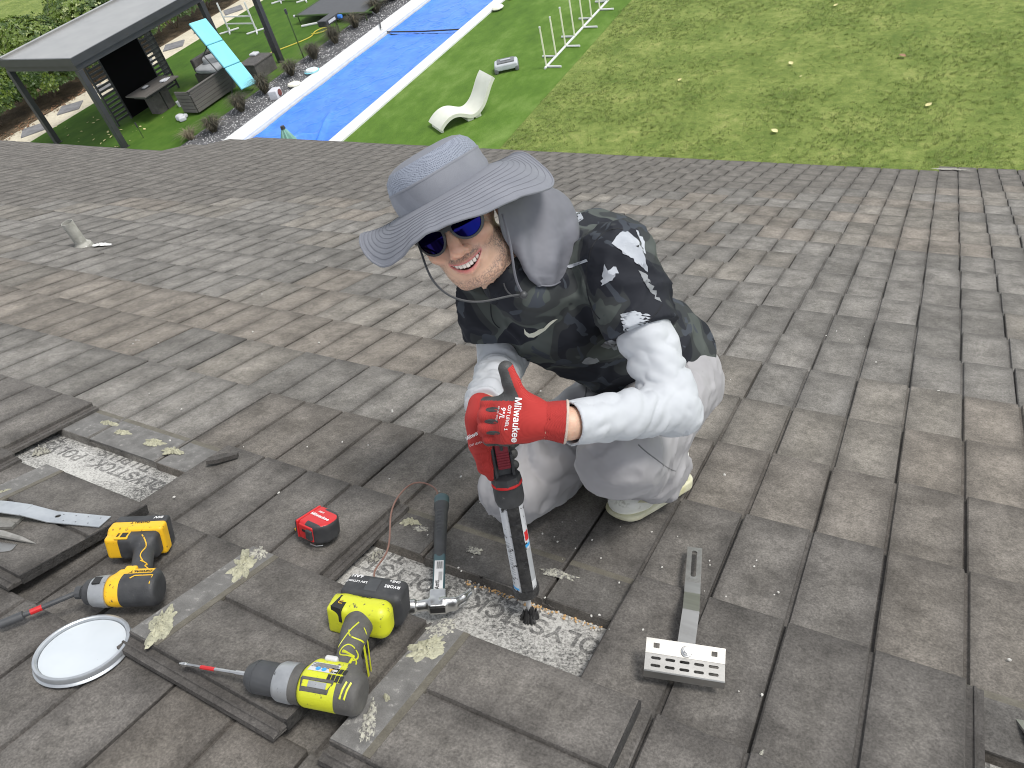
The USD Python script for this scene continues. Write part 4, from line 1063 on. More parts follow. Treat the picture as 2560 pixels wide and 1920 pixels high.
M('copper_wire', (0.16, 0.08, 0.06), (0.2, 0.11, 0.085), 30, 0.5)

def uvn(u, v, n):
    return roofp(u, v, n)

def splitmesh(m, cond):
    """two meshes by a test on face centres"""
    c = np.array(m.triangles_center); k = cond(c)
    out = []
    for q in (k, ~k):
        f = np.array(m.faces)[q]; ids, inv = np.unique(f, return_inverse=True)
        out.append(trimesh.Trimesh(np.array(m.vertices)[ids], inv.reshape(f.shape), process=False))
    return out

# --- yellow impact driver
dX = unit(A(-0.85, -0.52)); dY = A(dX[1], -dX[0]); dY = dY if dY[1] > 0 else -dY
def flat(u, v, n, X2, Y2):
    return Fr(roofp(u, v, n), X2[0] * RU + X2[1] * RV, Y2[0] * RU + Y2[1] * RV, RN)
yf = flat(-0.900, -1.629, 0.040, dX, dY)
yd = thing('impact_driver', 'yellow and black cordless impact driver lying on its side at the left', 'impact driver', yf(A(0, 0, -0.03)))
def sdf_part(name, fr, f, lo, hi, h, mat, parent, **kw):
    """f works in the frame's own coordinates"""
    m = nets(f, lo, hi, h)
    return part(name, fr.m(m), mat, parent, smooth=kw.pop('smooth', True), **kw)
def L2(P):
    return np.sqrt((P ** 2).sum(1))
F0 = Fr(A(0, 0, 0), A(1, 0, 0), A(0, 1, 0), A(0, 0, 1))
def rot2(deg):
    a = math.radians(deg); return A(math.cos(a), math.sin(a), 0), A(-math.sin(a), math.cos(a), 0)
hx, hy = rot2(-16)
FH = Fr(A(0.012, 0.09, 0), hx, hy, A(0, 0, 1))       # handle lean
def imp_body(P):
    d = smax(cone(P, (-0.075, 0, 0), (0.075, 0, 0), 0.034, 0.031), smax(P[:, 0] - 0.044, -0.062 - P[:, 0], 0.02), 0.012)
    return smin(d, rbox(P, F0, (-0.010, 0.012, 0), (0.046, 0.03, 0.029), 0.012), 0.012)
body = nets(imp_body, (-0.08, -0.05, -0.05), (0.08, 0.06, 0.05), 0.0025)
front, rear = splitmesh(body, lambda c: (c[:, 0] > 0.012) | ((c[:, 1] > 0.014) & (c[:, 0] > -0.045)))
part('motor_housing', yf.m(front), 'yellow_plastic', yd, smooth=True)
part('rear_housing', yf.m(rear), 'rubber_black', yd, smooth=True)
ra = Fr(A(0, 0, 0), A(0, 1, 0), A(0, 0, 1), A(1, 0, 0))   # lathe axis along local X
part('gear_case', yf.m(ra.m(lathe([(0, 0.040), (0.0335, 0.040), (0.0335, 0.05), (0.031, 0.070), (0.027, 0.076), (0, 0.076)], 30))), 'cast_silver', yd)
part('nose_collar', yf.m(ra.m(lathe([(0.0, 0.074), (0.0285, 0.074), (0.026, 0.086), (0.018, 0.093), (0.0, 0.093)], 24))), 'rubber_black', yd)
part('bit_holder', yf.m(ra.m(lathe([(0, 0.091), (0.010, 0.091), (0.010, 0.096), (0.014, 0.098), (0.014, 0.109), (0, 0.109)], 12))), 'charcoal', yd, smooth=False)
part('badge', yf.m(Fr(A(0, 0, 0), A(1, 0, 0), A(0, 1, 0), A(0, 0, 1)).m(box(0.050, -0.014, 0.0295, 0.066, 0.006, 0.0335))), 'ink_black', yd, smooth=False)
def imp_handle(P):
    q = P * A(1, 1, 1.15).astype(np.float32)
    d = cone(q, (-0.012, 0.015, 0), (0.03, 0.15, 0), 0.0225, 0.0215)
    d = smin(d, cone(q, (-0.02, 0.02, 0), (0.0, 0.05, 0), 0.024, 0.02), 0.01)
    return smin(d, rbox(P, F0, (0.045, 0.165, 0), (0.045, 0.022, 0.03), 0.012), 0.02)
sdf_part('handle', yf, imp_handle, (-0.06, -0.01, -0.045), (0.11, 0.205, 0.045), 0.0025, 'rubber_black', yd)
def foot(P):
    return smin(rbox(P, F0, (0.055, 0.188, 0), (0.062, 0.017, 0.0375), 0.008), rbox(P, F0, (0.095, 0.168, 0), (0.022, 0.022, 0.028), 0.008), 0.01)
sdf_part('battery_foot', yf, foot, (-0.02, 0.13, -0.05), (0.13, 0.215, 0.05), 0.0025, 'yellow_plastic', yd)
part('battery', yf.m(box(-0.004, 0.206, -0.036, 0.115, 0.232, 0.034, 0.006)), 'rubber_black', yd)
part('trigger', yf.m(box(0.012, 0.034, -0.012, 0.034, 0.062, 0.012, 0.006)), 'rubber_black', yd)
part('direction_switch', yf.m(box(-0.005, 0.03, 0.018, 0.02, 0.045, 0.031, 0.004)), 'yellow_plastic', yd)
part('square_badge', yf.m(box(0.062, 0.145, 0.026, 0.092, 0.172, 0.0305, 0.002)), 'yellow_plastic', yd)
part('badge_hole', yf.m(box(0.066, 0.149, 0.028, 0.079, 0.166, 0.0312)), 'ink_black', yd, smooth=False)
for pts in ([(-0.048, 0.006, 0), (-0.03, -0.006, 0), (-0.02, -0.02, 0)],):
    pass
def ink(fr, f, s, x, y, h, rot, mat, parent, bold=True, name='lettering', lift=0.0005):
    a = math.radians(rot)
    X = math.cos(a) * fr.R[0] + math.sin(a) * fr.R[1]
    Y = np.cross(fr.R[2], X)
    g = Fr(fr(A(x, y, 0)), X, Y, fr.R[2])
    fw = lambda P: f(fr.inv(P).astype(np.float32))
    return part(name, drape(txt(s, h, 0.0004, bold), g, fw, lift, 0.09), mat, parent, smooth=False)
ink(yf, foot, 'DeWALT', 0.05, 0.196, 0.0075, 0, 'ink_black', yd)
ink(yf, lambda P: rbox(P, F0, (0.055, 0.219, -0.001), (0.06, 0.013, 0.035), 0.006), '20V', 0.018, 0.219, 0.008, 0, 'ink_white', yd)
ink(yf, lambda P: rbox(P, F0, (0.077, 0.158, 0.028), (0.015, 0.0135, 0.0025), 0.002), 'nnn', 0.086, 0.158, 0.006, 90, 'ink_black', yd)
ink(yf, imp_body, 'DEWALT', -0.02, 0.022, 0.008, 0, 'ink_black', yd)
for (a, b) in (((0.0, 0.075), (0.03, 0.155)), ((-0.026, 0.05), (0.004, 0.075))):
    pp = np.linspace(A(*a, 0), A(*b, 0), 14)
    w_ = [A(p[0] + 0.006 * math.sin(k * 0.5), p[1], 0) for k, p in enumerate(pp)]
    ln = tube([(q[0], q[1], 0.0) for q in w_], 0.0014, 5)
    part('yellow_piping', drape(ln, yf, lambda P: imp_handle(yf.inv(P).astype(np.float32)), 0.0004, 0.09), 'yellow_plastic', yd)
part('cap_line', drape(tube([(-0.052, -0.018, 0), (-0.052, 0.004, 0), (-0.015, 0.004, 0), (-0.008, -0.004, 0)], 0.0014, 5), yf, lambda P: imp_body(yf.inv(P).astype(np.float32)), 0.0004, 0.09), 'yellow_plastic', yd)
bt = [uvn(-0.955, -1.672, 0.040), uvn(-1.020, -1.757, 0.026), uvn(-1.052, -1.786, 0.021), uvn(-1.075, -1.812, 0.018)]
nose = yf(A(0.108, 0, 0))
end = uvn(-1.085, -1.825, 0.012)
def along(t): return nose + (end - nose) * t
part('bit_extension', tube([along(0), along(0.40)], 0.0055, 10), 'charcoal', yd)
part('red_band', tube([along(0.40), along(0.53)], 0.0062, 10), 'red_plastic', yd)
part('guide_sleeve', tube([along(0.53), along(0.60), along(0.61), along(0.86), along(0.87)], [0.0055, 0.0055, 0.0095, 0.0095, 0.006], 12), 'charcoal', yd)
part('driver_bit', tube([along(0.86), along(1.0)], 0.0045, 6), 'steel', yd, smooth=False)

# --- lime drill driver
rX = unit(A(-0.964, -0.266)); rY = A(rX[1], -rX[0]); rY = rY if rY[1] > 0 else -rY
rfm = flat(-0.322, -1.653, 0.066, rX, rY)
rd = thing('drill_driver', 'lime green and black cordless drill with a long bit, lying on the loose tile', 'drill', rfm(A(0, 0, -0.035)))
def dr_body(P):
    d = smax(cone(P, (-0.09, 0, 0), (0.07, 0, 0), 0.035, 0.034), smax(P[:, 0] - 0.056, -0.056 - P[:, 0], 0.02), 0.016)
    return smin(d, rbox(P, F0, (0.005, 0.016, 0), (0.045, 0.028, 0.03), 0.014), 0.012)
body = nets(dr_body, (-0.075, -0.05, -0.05), (0.075, 0.06, 0.05), 0.0025)
front, rear = splitmesh(body, lambda c: c[:, 0] > -0.022 + 0.25 * np.clip(c[:, 1] - 0.01, 0, 1) + 0.006 * (c[:, 1] < -0.012))
part('motor_housing', rfm.m(front), 'lime_plastic', rd, smooth=True)
part('rear_housing', rfm.m(rear), 'rubber_grey', rd, smooth=True)
part('clutch_ring', rfm.m(ra.m(lathe([(0, 0.053), (0.033, 0.053), (0.033, 0.070), (0, 0.070)], 30))), 'rubber_grey', rd)
part('gear_collar', rfm.m(ra.m(lathe([(0, 0.069), (0.0345, 0.069), (0.0335, 0.094), (0.030, 0.101), (0, 0.101)], 30))), 'cast_silver', rd)
ch_ = []
for k in range(40):
    a = k * math.pi / 20; r0 = 0.0275 + (0.0007 if k % 2 else 0)
    ch_.append((r0 * math.cos(a), r0 * math.sin(a)))
part('chuck', rfm.m(ra.m([prism(ch_, 0.103, 0.142), lathe([(0, 0.0995), (0.028, 0.0995), (0.028, 0.104), (0, 0.104)], 40), lathe([(0, 0.1415), (0.0285, 0.1415), (0.027, 0.148), (0.019, 0.160), (0.006, 0.163), (0, 0.163)], 40)])), 'charcoal', rd)
bp0, bp1 = rfm(A(0.16, 0, 0)), uvn(-0.631, -1.722, 0.044)
bl = lambda t: bp0 + (bp1 - bp0) * t
part('bit_socket', tube([bl(0), bl(0.18)], 0.0048, 8), 'steel', rd)
part('bit_shaft', tube([bl(0.18), bl(0.48)], 0.0034, 8), 'steel', rd)
part('bit_band', tube([bl(0.48), bl(0.68)], 0.0037, 8), 'red_plastic', rd)
part('bit_tip', tube([bl(0.68), bl(0.88), bl(0.9), bl(0.93), bl(1.0)], [0.0033, 0.0033, 0.0048, 0.0048, 0.0015], 6), 'steel', rd, smooth=False)
def dr_handle(P):
    q = P * A(1, 1, 1.1).astype(np.float32)
    d = cone(q, (-0.008, 0.015, 0), (0.022, 0.135, 0), 0.0235, 0.0215)
    d = smin(d, cone(q, (-0.018, 0.025, 0), (-0.008, 0.06, 0), 0.022, 0.019), 0.012)
    return smin(d, cone(q, (0.018, 0.13, 0), (0.024, 0.165, 0), 0.022, 0.03), 0.02)
sdf_part('handle', rfm, dr_handle, (-0.06, -0.01, -0.045), (0.07, 0.205, 0.045), 0.0025, 'rubber_grey', rd)
def dr_foot(P):
    d = rbox(P, F0, (0.026, 0.185, -0.003), (0.060, 0.026, 0.037), 0.022)
    d = smin(d, rbox(P, F0, (0.072, 0.193, -0.003), (0.020, 0.015, 0.030), 0.008), 0.008)
    d = smin(d, rbox(P, F0, (0.070, 0.170, -0.003), (0.020, 0.010, 0.030), 0.006), 0.008)
    return d
sdf_part('battery_foot', rfm, dr_foot, (-0.05, 0.14, -0.055), (0.14, 0.225, 0.05), 0.0025, 'lime_plastic', rd)
def dr_batt(P):
    return rbox(P, F0, (0.020, 0.234, -0.003), (0.064, 0.031, 0.0385), 0.014)
sdf_part('battery', rfm, dr_batt, (-0.05, 0.2, -0.055), (0.14, 0.27, 0.05), 0.0025, 'rubber_black', rd)
part('battery_clip', rfm.m(box(0.008, 0.214, 0.02, 0.036, 0.250, 0.0375, 0.003)), 'charcoal', rd)
part('foot_window', rfm.m(Fr(A(0.064, 0.176, 0.0), *rot2(12), A(0, 0, 1)).m(box(-0.011, -0.018, 0.0, 0.011, 0.016, 0.0335))), 'ink_black', rd, smooth=False)
part('magnet_mark', rfm.m(Fr(A(0.064, 0.174, 0.0338), *rot2(90), A(0, 0, 1)).m(txt('U', 0.009, 0.0006))), 'yellow_plastic', rd, smooth=False)
part('selector_switch', rfm.m(box(0.006, 0.034, 0.005, 0.03, 0.045, 0.034, 0.004)), 'label_white', rd)
part('trigger', rfm.m(box(0.012, 0.04, -0.012, 0.03, 0.07, 0.012, 0.006)), 'charcoal', rd)
ink(rfm, dr_batt, '4AH', 0.062, 0.252, 0.009, 0, 'ink_white', rd)
ink(rfm, dr_batt, '18V LITHIUM', 0.060, 0.236, 0.0055, 0, 'ink_white', rd)
ink(rfm, dr_batt, 'ONE+', -0.018, 0.250, 0.006, 0, 'ink_white', rd)
ink(rfm, dr_batt, 'RYOBI', -0.018, 0.234, 0.0075, 0, 'ink_white', rd)
ink(rfm, dr_foot, 'ONE+', 0.024, 0.200, 0.0075, 0, 'ink_black', rd)
lab_ = prism([(-0.026, -0.0115), (0.026, -0.0115), (0.026, 0.0115), (-0.026, 0.0115)], 0, 0.0004).subdivide().subdivide().subdivide()
dw = lambda P: dr_body(rfm.inv(P).astype(np.float32))
lf_ = Fr(rfm(A(0.018, 0.014, 0)), rfm.R[0], -rfm.R[1], RN)
part('rating_label', drape(lab_, lf_, dw, 0.0006, 0.09), 'label_white', rd, smooth=False)
for k in range(5):
    t_ = box(-0.024 + 0.002 * (k == 0), -0.0098 + k * 0.0026, 0, 0.024 - 0.004 * (k % 2), -0.0086 + k * 0.0026, 0.0003).subdivide().subdivide()
    part('label_line', drape(t_, lf_, dw, 0.0011, 0.09), 'ink_black', rd, smooth=False)
for k in range(2):
    t_ = prism([(0.0045 * math.cos(a) - 0.002 + 0.011 * k, 0.0055 + 0.0045 * math.sin(a)) for a in np.arange(14) * math.pi / 7], 0, 0.0003)
    part('label_sign', drape(t_, lf_, dw, 0.0013, 0.09), 'sticker_blue', rd, smooth=False)
part('label_sign', drape(prism([(-0.019, 0.0015), (-0.009, 0.0015), (-0.014, 0.0105)], 0, 0.0003), lf_, dw, 0.0013, 0.09), 'yellow_plastic', rd, smooth=False)
for r_ in range(2):
    for k in range(4):
        t_ = box(-0.0032, -0.006, 0, 0.0032, 0.006, 0.0003); t_.apply_translation((-0.024 + 0.0075 * k - 0.010, 0.004 - 0.016 * r_ + 0.006, 0))
        part('vent_slot', drape(t_, Fr(rfm(A(0.012, 0.0, 0)), rfm.R[0], rfm.R[1], RN), dw, 0.0009, 0.09), 'ink_black', rd, smooth=False)
fl = lambda pts, w: drape(tube([(*p, 0) for p in pts], w, 5), rfm, dw, 0.0003, 0.09)
part('grey_trim', fl([(0.047, -0.012), (0.045, -0.026), (-0.004, -0.026), (-0.012, -0.012), (0.047, -0.012)], 0.003), 'rubber_grey', rd)
part('lime_stripe', fl([(-0.028, -0.03), (-0.03, -0.02), (-0.033, -0.008)], 0.0022), 'lime_plastic', rd)
part('lime_stripe', fl([(-0.036, -0.03), (-0.038, -0.02), (-0.041, -0.008)], 0.0022), 'lime_plastic', rd)
part('grey_inlay', drape(box(0.0, -0.0235, 0, 0.033, -0.0155, 0.0004).subdivide().subdivide(), rfm, dw, 0.0008, 0.09), 'cast_silver', rd, smooth=False)
hw = lambda P: dr_handle(rfm.inv(P).astype(np.float32))
for pts in ([(-0.012, 0.05), (-0.014, 0.075), (0.012, 0.085), (0.018, 0.075), (0.0, 0.06)], [(0.012, 0.14), (0.022, 0.11), (0.030, 0.085)], [(-0.018, 0.03), (-0.02, 0.055), (0.0, 0.06)], [(0.0, 0.135), (-0.006, 0.11), (0.004, 0.105), (0.022, 0.118)]):
    part('lime_piping', drape(tube([(*p, 0) for p in spline([(*q, 0) for q in pts], 24)[:, :2]], 0.0013, 5), rfm, hw, 0.0003, 0.09), 'lime_plastic', rd)
part('lime_stripe', drape(tube([(-0.014, 0.028, 0), (-0.012, 0.062, 0), (0.012, 0.07, 0)], 0.003, 5), rfm, hw, 0.0003, 0.09), 'lime_plastic', rd)

# --- tape measure
tf = Fr(roofp(-0.722, -1.250, 0.001), *[unit(v) for v in (RU * 0.995 - RV * 0.09, RU * 0.09 + RV * 0.995)], RN)
tm = thing('tape_measure', 'small red and black tape measure lying on the tiles', 'tape measure', tf(A(0, 0, 0)))
def tape(P):
    d = rbox(P, F0, (0.008, 0, 0.026), (0.040, 0.040, 0.026), 0.011)
    k = np.float32(0.7071)
    d = smax(d, (P[:, 0] * k + P[:, 1] * k) - 0.046, 0.01); return smax(d, (P[:, 0] * k - P[:, 1] * k) - 0.046, 0.01)
tb_ = nets(tape, (-0.04, -0.05, -0.005), (0.06, 0.05, 0.06), 0.0025)
a_, b_ = splitmesh(tb_, lambda c: (c[:, 0] < -0.006) & ((c[:, 1] < -0.02) | (c[:, 2] > 0.044)) | ((c[:, 2] > 0.0495) & (np.abs(c[:, 1]) < 0.026)))
part('red_case', tf.m(a_), 'red_plastic', tm, smooth=True); part('rubber_shell', tf.m(b_), 'rubber_black', tm, smooth=True)
part('red_ring', tf.m(box(-0.036, -0.041, 0.002, -0.029, 0.036, 0.051, 0.003)), 'red_plastic', tm)
part('mouth', tf.m(box(-0.052, -0.034, 0.001, -0.034, 0.03, 0.042, 0.006)), 'rubber_black', tm)
part('front_panel', tf.m(box(-0.026, -0.0415, 0.006, 0.02, -0.036, 0.046, 0.003)), 'red_plastic', tm)
part('lock_tab', tf.m(box(0.0, -0.047, 0.012, 0.02, -0.038, 0.04, 0.004)), 'rubber_black', tm)
part('lock_slot', tf.m(box(-0.014, -0.0425, 0.028, 0.0, -0.0405, 0.035)), 'ink_black', tm, smooth=False)
part('end_hook', tf.m([box(-0.056, -0.022, 0.004, -0.0525, 0.002, 0.03, 0.001), box(-0.064, -0.02, 0.026, -0.052, 0.0, 0.0275)]), 'steel', tm)
part('blade_tip', tf.m(box(-0.058, -0.03, 0.006, -0.052, -0.024, 0.012)), 'yellow_plastic', tm)
part('belt_clip', tf.m(tube([(0.012, -0.044, 0.003), (0.03, -0.042, 0.002), (0.042, -0.032, 0.003)], 0.0016, 6)), 'steel', tm)
g_ = Fr(tf(A(0.006, 0.0, 0.0)), tf.R[0], tf.R[1], RN)
part('lettering', drape(txt('Milwaukee', 0.0085, 0.0004, True), g_, lambda P: tape(tf.inv(P).astype(np.float32)), 0.0006, 0.09), 'ink_white', tm, smooth=False)
part('lettering', drape(txt('25FT', 0.005, 0.0004, True), Fr(tf(A(-0.004, 0.014, 0.0)), tf.R[0], tf.R[1], RN), lambda P: tape(tf.inv(P).astype(np.float32)), 0.0006, 0.09), 'ink_white', tm, smooth=False)

# --- hammer
hA, hB = roofp(-0.538, -0.998, 0.018), roofp(-0.352, -1.294, -0.012)
hz = unit(hB - hA); hN = unit(RN - hz * (RN @ hz)); hs = np.cross(hN, hz)
hf = Fr(hA, hs, hz, hN)                      # x across (towards the claw), y along the handle, z up
if (hf.R[0] @ RU) < 0: hf = Fr(hA, -hs, hz, hN)
hm = thing('claw_hammer', 'claw hammer with dark rubber grip lying across the opening in the tiles', 'hammer', hA)
LH = np.linalg.norm(hB - hA)
def grip(P):
    q = P * A(1, 1, 1.35).astype(np.float32)
    d = cone(q, (0, 0.012, 0), (0, 0.045, 0), 0.0195, 0.0165)
    d = smin(d, cone(q, (0, 0.04, 0), (0, 0.225, 0), 0.0165, 0.0145), 0.01)
    w = np.sin(P[:, 1] * 2 * np.pi / 0.0125)
    return d + np.where((P[:, 1] > 0.06) & (P[:, 1] < 0.15) & (np.abs(P[:, 0] + 0.004) < 0.006) & (P[:, 2] > 0), 0.0009 * np.clip(w * 3, -1, 1), 0)
gm = nets(grip, (-0.03, -0.012, -0.025), (0.03, 0.245, 0.025), 0.0022)
a_, b_ = splitmesh(gm, lambda c: c[:, 1] < 0.032)
part('grip_end', hf.m(a_), 'grip_teal', hm, smooth=True); part('grip', hf.m(b_), 'rubber_black', hm, smooth=True)
part('shaft', hf.m(box(-0.0135, 0.22, -0.009, 0.0135, LH - 0.005, 0.009, 0.006)), 'grip_teal', hm)
part('shaft_label', hf.m(box(-0.010, 0.248, 0.009, 0.010, 0.338, 0.0094)), 'label_white', hm, smooth=False)
tl = Fr(hf(A(-0.003, 0.325, 0.0095)), -hz, np.cross(hN, -hz), hN)
part('lettering', tl.m(txt('Amtl', 0.009, 0.0004, True)), 'ink_black', hm, smooth=False)
for k in range(9):
    part('barcode_bar', hf.m(box(-0.005 + 0.0015 * k, 0.252, 0.0094, -0.005 + 0.0015 * k + 0.0008, 0.275, 0.0097)), 'ink_black', hm, smooth=False)
for k in range(4):
    part('label_line', hf.m(box(0.0 + 0.0022 * k, 0.285, 0.0094, 0.001 + 0.0022 * k, 0.312, 0.0097)), 'ink_black', hm, smooth=False)
y_ = LH + 0.022
def head(P):
    q = P * A(1, 1, 0.9).astype(np.float32)
    d = rbox(P, F0, (0.0, y_ - 0.008, 0), (0.019, 0.026, 0.0135), 0.004)
    d = smin(d, cone(q, (-0.018, y_, 0), (-0.05, y_ + 0.003, 0), 0.012, 0.0105), 0.008)
    d = smin(d, smax(cone(q, (-0.045, y_ + 0.003, 0), (-0.075, y_ + 0.004, 0), 0.0145, 0.015), smax(P[:, 0] + 0.047, -0.066 - P[:, 0], 0.002), 0.002), 0.004)
    # the claw: a curved flattened wedge
    pts = [(0.012, y_ + 0.004), (0.035, y_ + 0.002), (0.055, y_ - 0.012), (0.07, y_ - 0.032), (0.078, y_ - 0.052)]
    hh = [0.0125, 0.010, 0.0075, 0.005, 0.002]
    q2 = P * A(1, 1, 0.62).astype(np.float32)
    for k in range(4):
        d = smin(d, cone(q2, (*pts[k], 0), (*pts[k + 1], 0), hh[k], hh[k + 1]), 0.004)
    slot = np.maximum(np.abs(P[:, 2]) - 0.0025 - np.clip(P[:, 0] - 0.04, 0, 1) * 0.09, 0.042 - P[:, 0])
    return smax(d, -slot, 0.002)
sdf_part('head', hf, head, (-0.075, y_ - 0.065, -0.022), (0.088, y_ + 0.03, 0.022), 0.002, 'steel', hm)
part('eye', hf.m(box(-0.016, y_ + 0.0135, -0.007, 0.016, y_ + 0.0187, 0.007)), 'ink_black', hm, smooth=False)

# --- wire
wr = thing('bent_wire', 'thin brown bent wire curling from the hammer to the drill battery', 'wire', roofp(-0.6, -1.1, 0))
wp_ = spline([roofp(-0.555, -0.995, 0.012), roofp(-0.60, -0.968, 0.02), roofp(-0.633, -0.975, 0.02), roofp(-0.640, -1.035, 0.02), roofp(-0.614, -1.111, 0.015), roofp(-0.562, -1.187, 0.01), roofp(-0.533, -1.238, 0.004), roofp(-0.522, -1.272, 0.006), roofp(-0.456, -1.355, 0.02)], 60)
part('wire', tube(wp_, 0.0022, 6), 'copper_wire', wr)

# --- stainless roof hook (one beside the worker, one at the right corner)
def hook(label, u, v, n, ang, copy_of=None):
    X2 = unit(A(0.963, 0.27)); Y2 = A(-X2[1], X2[0])
    a = math.radians(ang); c_, s_ = math.cos(a), math.sin(a)
    X2 = A(X2[0] * c_ - X2[1] * s_, X2[0] * s_ + X2[1] * c_); Y2 = A(-X2[1], X2[0])
    fr = flat(u, v, n, X2, Y2)
    t = thing('roof_hook', label, 'roof hook', fr(A(0, 0, 0)), group='stainless roof hooks')
    from shapely.geometry import box as sb, Point
    def slot(cx, cy, w, h):
        r = min(w, h) / 2
        return sb(cx - w / 2 + (r if w > h else 0), cy - h / 2 + (r if h > w else 0), cx + w / 2 - (r if w > h else 0), cy + h / 2 - (r if h > w else 0)).union(sb(cx - w / 2 + r * 0.5, cy - h / 2 + r * 0.5, cx + w / 2 - r * 0.5, cy + h / 2 - r * 0.5)) if False else sb(cx - (w / 2 - r), cy - (h / 2 - r), cx + (w / 2 - r) + 1e-6, cy + (h / 2 - r) + 1e-6).buffer(r, 6)
    up_ = sb(-0.072, 0, 0.072, 0.027).difference(sb(-0.057, 0.011, -0.048, 0.018).buffer(0.001)).difference(sb(0.048, 0.011, 0.057, 0.018).buffer(0.001))
    lo_ = sb(-0.072, 0, 0.072, 0.034)
    for r in range(2):
        for k in range(5):
            lo_ = lo_.difference(slot(-0.054 + 0.026 * k + 0.002, 0.0095 + 0.0145 * r, 0.018, 0.0055))
    # upper flange faces the viewer steeply, lower flange runs down towards the viewer
    bend = A(0, 0.0, 0.026)
    e1 = unit(A(0, 0.78, 0.62)); e2 = unit(A(0, -0.80, -0.60))
    fu = Fr(bend, A(1, 0, 0), e1, np.cross(A(1, 0, 0), e1)); fd = Fr(bend, A(1, 0, 0), e2, -np.cross(A(1, 0, 0), e2))
    part('upper_flange', fr.m(fu.m(prism(up_, 0, 0.004))), 'stainless', t, smooth=False)
    fd2 = Fr(bend, A(1, 0, 0), unit(A(0, -0.93, -0.36)), -np.cross(A(1, 0, 0), unit(A(0, -0.93, -0.36))))
    part('slotted_flange', fr.m(fd2.m(prism(lo_, -0.001, 0.003))), 'stainless', t, smooth=False)
    tip_ = fd2(A(0, 0.034, 0))
    part('edge_lip', fr.m(box(-0.072, tip_[1] - 0.004, tip_[2] - 0.012, 0.072, tip_[1], tip_[2] + 0.003)), 'stainless', t, smooth=False)
    # arm: bent strip with a long slot and a ribbed end
    bo = fr(A(0.005, 0.016, 0.0))
    strip = [(0.0, 0.008, 0.022), (0.001, 0.027, 0.012), (0.0095, 0.125, 0.032), (0.013, 0.205, 0.010), (0.018, 0.371, 0.006)]
    hw_ = 0.0165
    def seg(p, q, hole=None, th=0.005):
        p, q = A(*p), A(*q); y = unit(q - p); x = unit(np.cross(y, A(0, 0, 1))); z = np.cross(x, y); Ls = np.linalg.norm(q - p)
        sh = sb(-hw_, -0.001, hw_, Ls + 0.001)
        if hole: sh = sh.difference(slot(0, hole[0], 0.0115, hole[1]))
        return Fr(p, x, y, z), prism(sh, -th / 2, th / 2), Ls
    for k in range(3):
        f_, m_, _l = seg(strip[k], strip[k + 1]); part('arm', fr.m(f_.m(m_)), 'stainless', t, smooth=False)
    f_, m_, Ls = seg(strip[3], strip[4], (0.105, 0.098)); part('arm', fr.m(f_.m(m_)), 'stainless', t, smooth=False)
    for k in range(27):
        y = 0.038 + k * 0.0046
        for (a0, a1) in ((-hw_ + 0.0006, -0.0066), (0.0066, hw_ - 0.0006)) if 0.05 < y < 0.16 else ((-hw_ + 0.0006, hw_ - 0.0006),):
            part('rib', fr.m(f_.m(box(a0, y, 0.0024, a1, y + 0.0024, 0.0032))), 'stainless', t, smooth=False)
    # bolt: flange, hexagon, stud
    bf = Fr(fu(A(0.002, 0.011, 0.004)), A(1, 0, 0), e1, np.cross(A(1, 0, 0), e1))
    part('bolt_flange', fr.m(bf.m(lathe([(0, 0), (0.0105, 0), (0.0095, 0.002), (0, 0.003)], 24))), 'steel', t)
    part('nut', fr.m(bf.m(prism([(0.0065 * math.cos(a), 0.0065 * math.sin(a)) for a in np.arange(6) * math.pi / 3], 0.002, 0.009))), 'steel', t, smooth=False)
    part('stud', fr.m(bf.m(lathe([(0, 0.008), (0.0036, 0.008), (0.0036, 0.014), (0, 0.014)], 14))), 'steel', t)
    return t
hook('stainless roof hook with slotted foot plate lying right of the worker', 0.178, -1.262, 0.002, 0)
hook('roof hook plate poking out of the opening in the bottom right corner', 0.775, -1.225, -0.052, 2)

# --- paint lid
lidf = Fr(roofp(-0.866, -1.764, 0.006), RU, unit(RV + 0.03 * RN), unit(RN - 0.03 * RV))
ld = thing('paint_lid', 'round white paint tin lid with a metal rim at the lower left', 'lid', lidf(A(0, 0, 0)))
M('lid_enamel', (0.43, 0.465, 0.49), (0.48, 0.515, 0.54), 6, 0.25, dirt=(0.02, 0.02, 0.02), dlo=0.73, dhi=0.735, dscale=30)
part('panel', lidf.m(lathe([(0, 0.004), (0.0765, 0.004), (0.0765, 0.0055), (0, 0.0055)], 64)), 'lid_enamel', ld)
part('rim', lidf.m(lathe([(0.0765, 0.003), (0.0775, 0.003), (0.0785, 0.011), (0.081, 0.013), (0.085, 0.012), (0.0862, 0.009), (0.086, 0.002), (0.084, 0.0005), (0.087, -0.002), (0.0885, -0.004), (0.084, -0.004), (0.0765, 0.002)], 72)), 'galvanised', ld)

# --- galvanised strap at the left edge, and the tools under it
bk_ = thing('galvanised_strap', 'bent galvanised strap with nail holes at the left edge', 'strap', roofp(-1.3, -1.53, 0.04))
from shapely.geometry import box as _sb, Point as _Pt
def strap_seg(p, q, holes=()):
    p, q = roofp(*p), roofp(*q); y = unit(q - p); x = unit(np.cross(y, RN)); z = np.cross(x, y); Ls = np.linalg.norm(q - p)
    sh = _sb(-0.0225, -0.001, 0.0225, Ls + 0.001)
    for (hx_, hy_, r) in holes: sh = sh.difference(_Pt(hx_, hy_).buffer(r, 8))
    part('strap_plate', Fr(p, x, y, z).m(prism(sh, -0.0012, 0.0012)), 'galvanised', bk_, smooth=False)
strap_seg((-1.58, -1.62, 0.045), (-1.435, -1.590, 0.062)); strap_seg((-1.435, -1.590, 0.062), (-1.372, -1.568, 0.058)); strap_seg((-1.372, -1.568, 0.058), (-1.318, -1.540, 0.038))
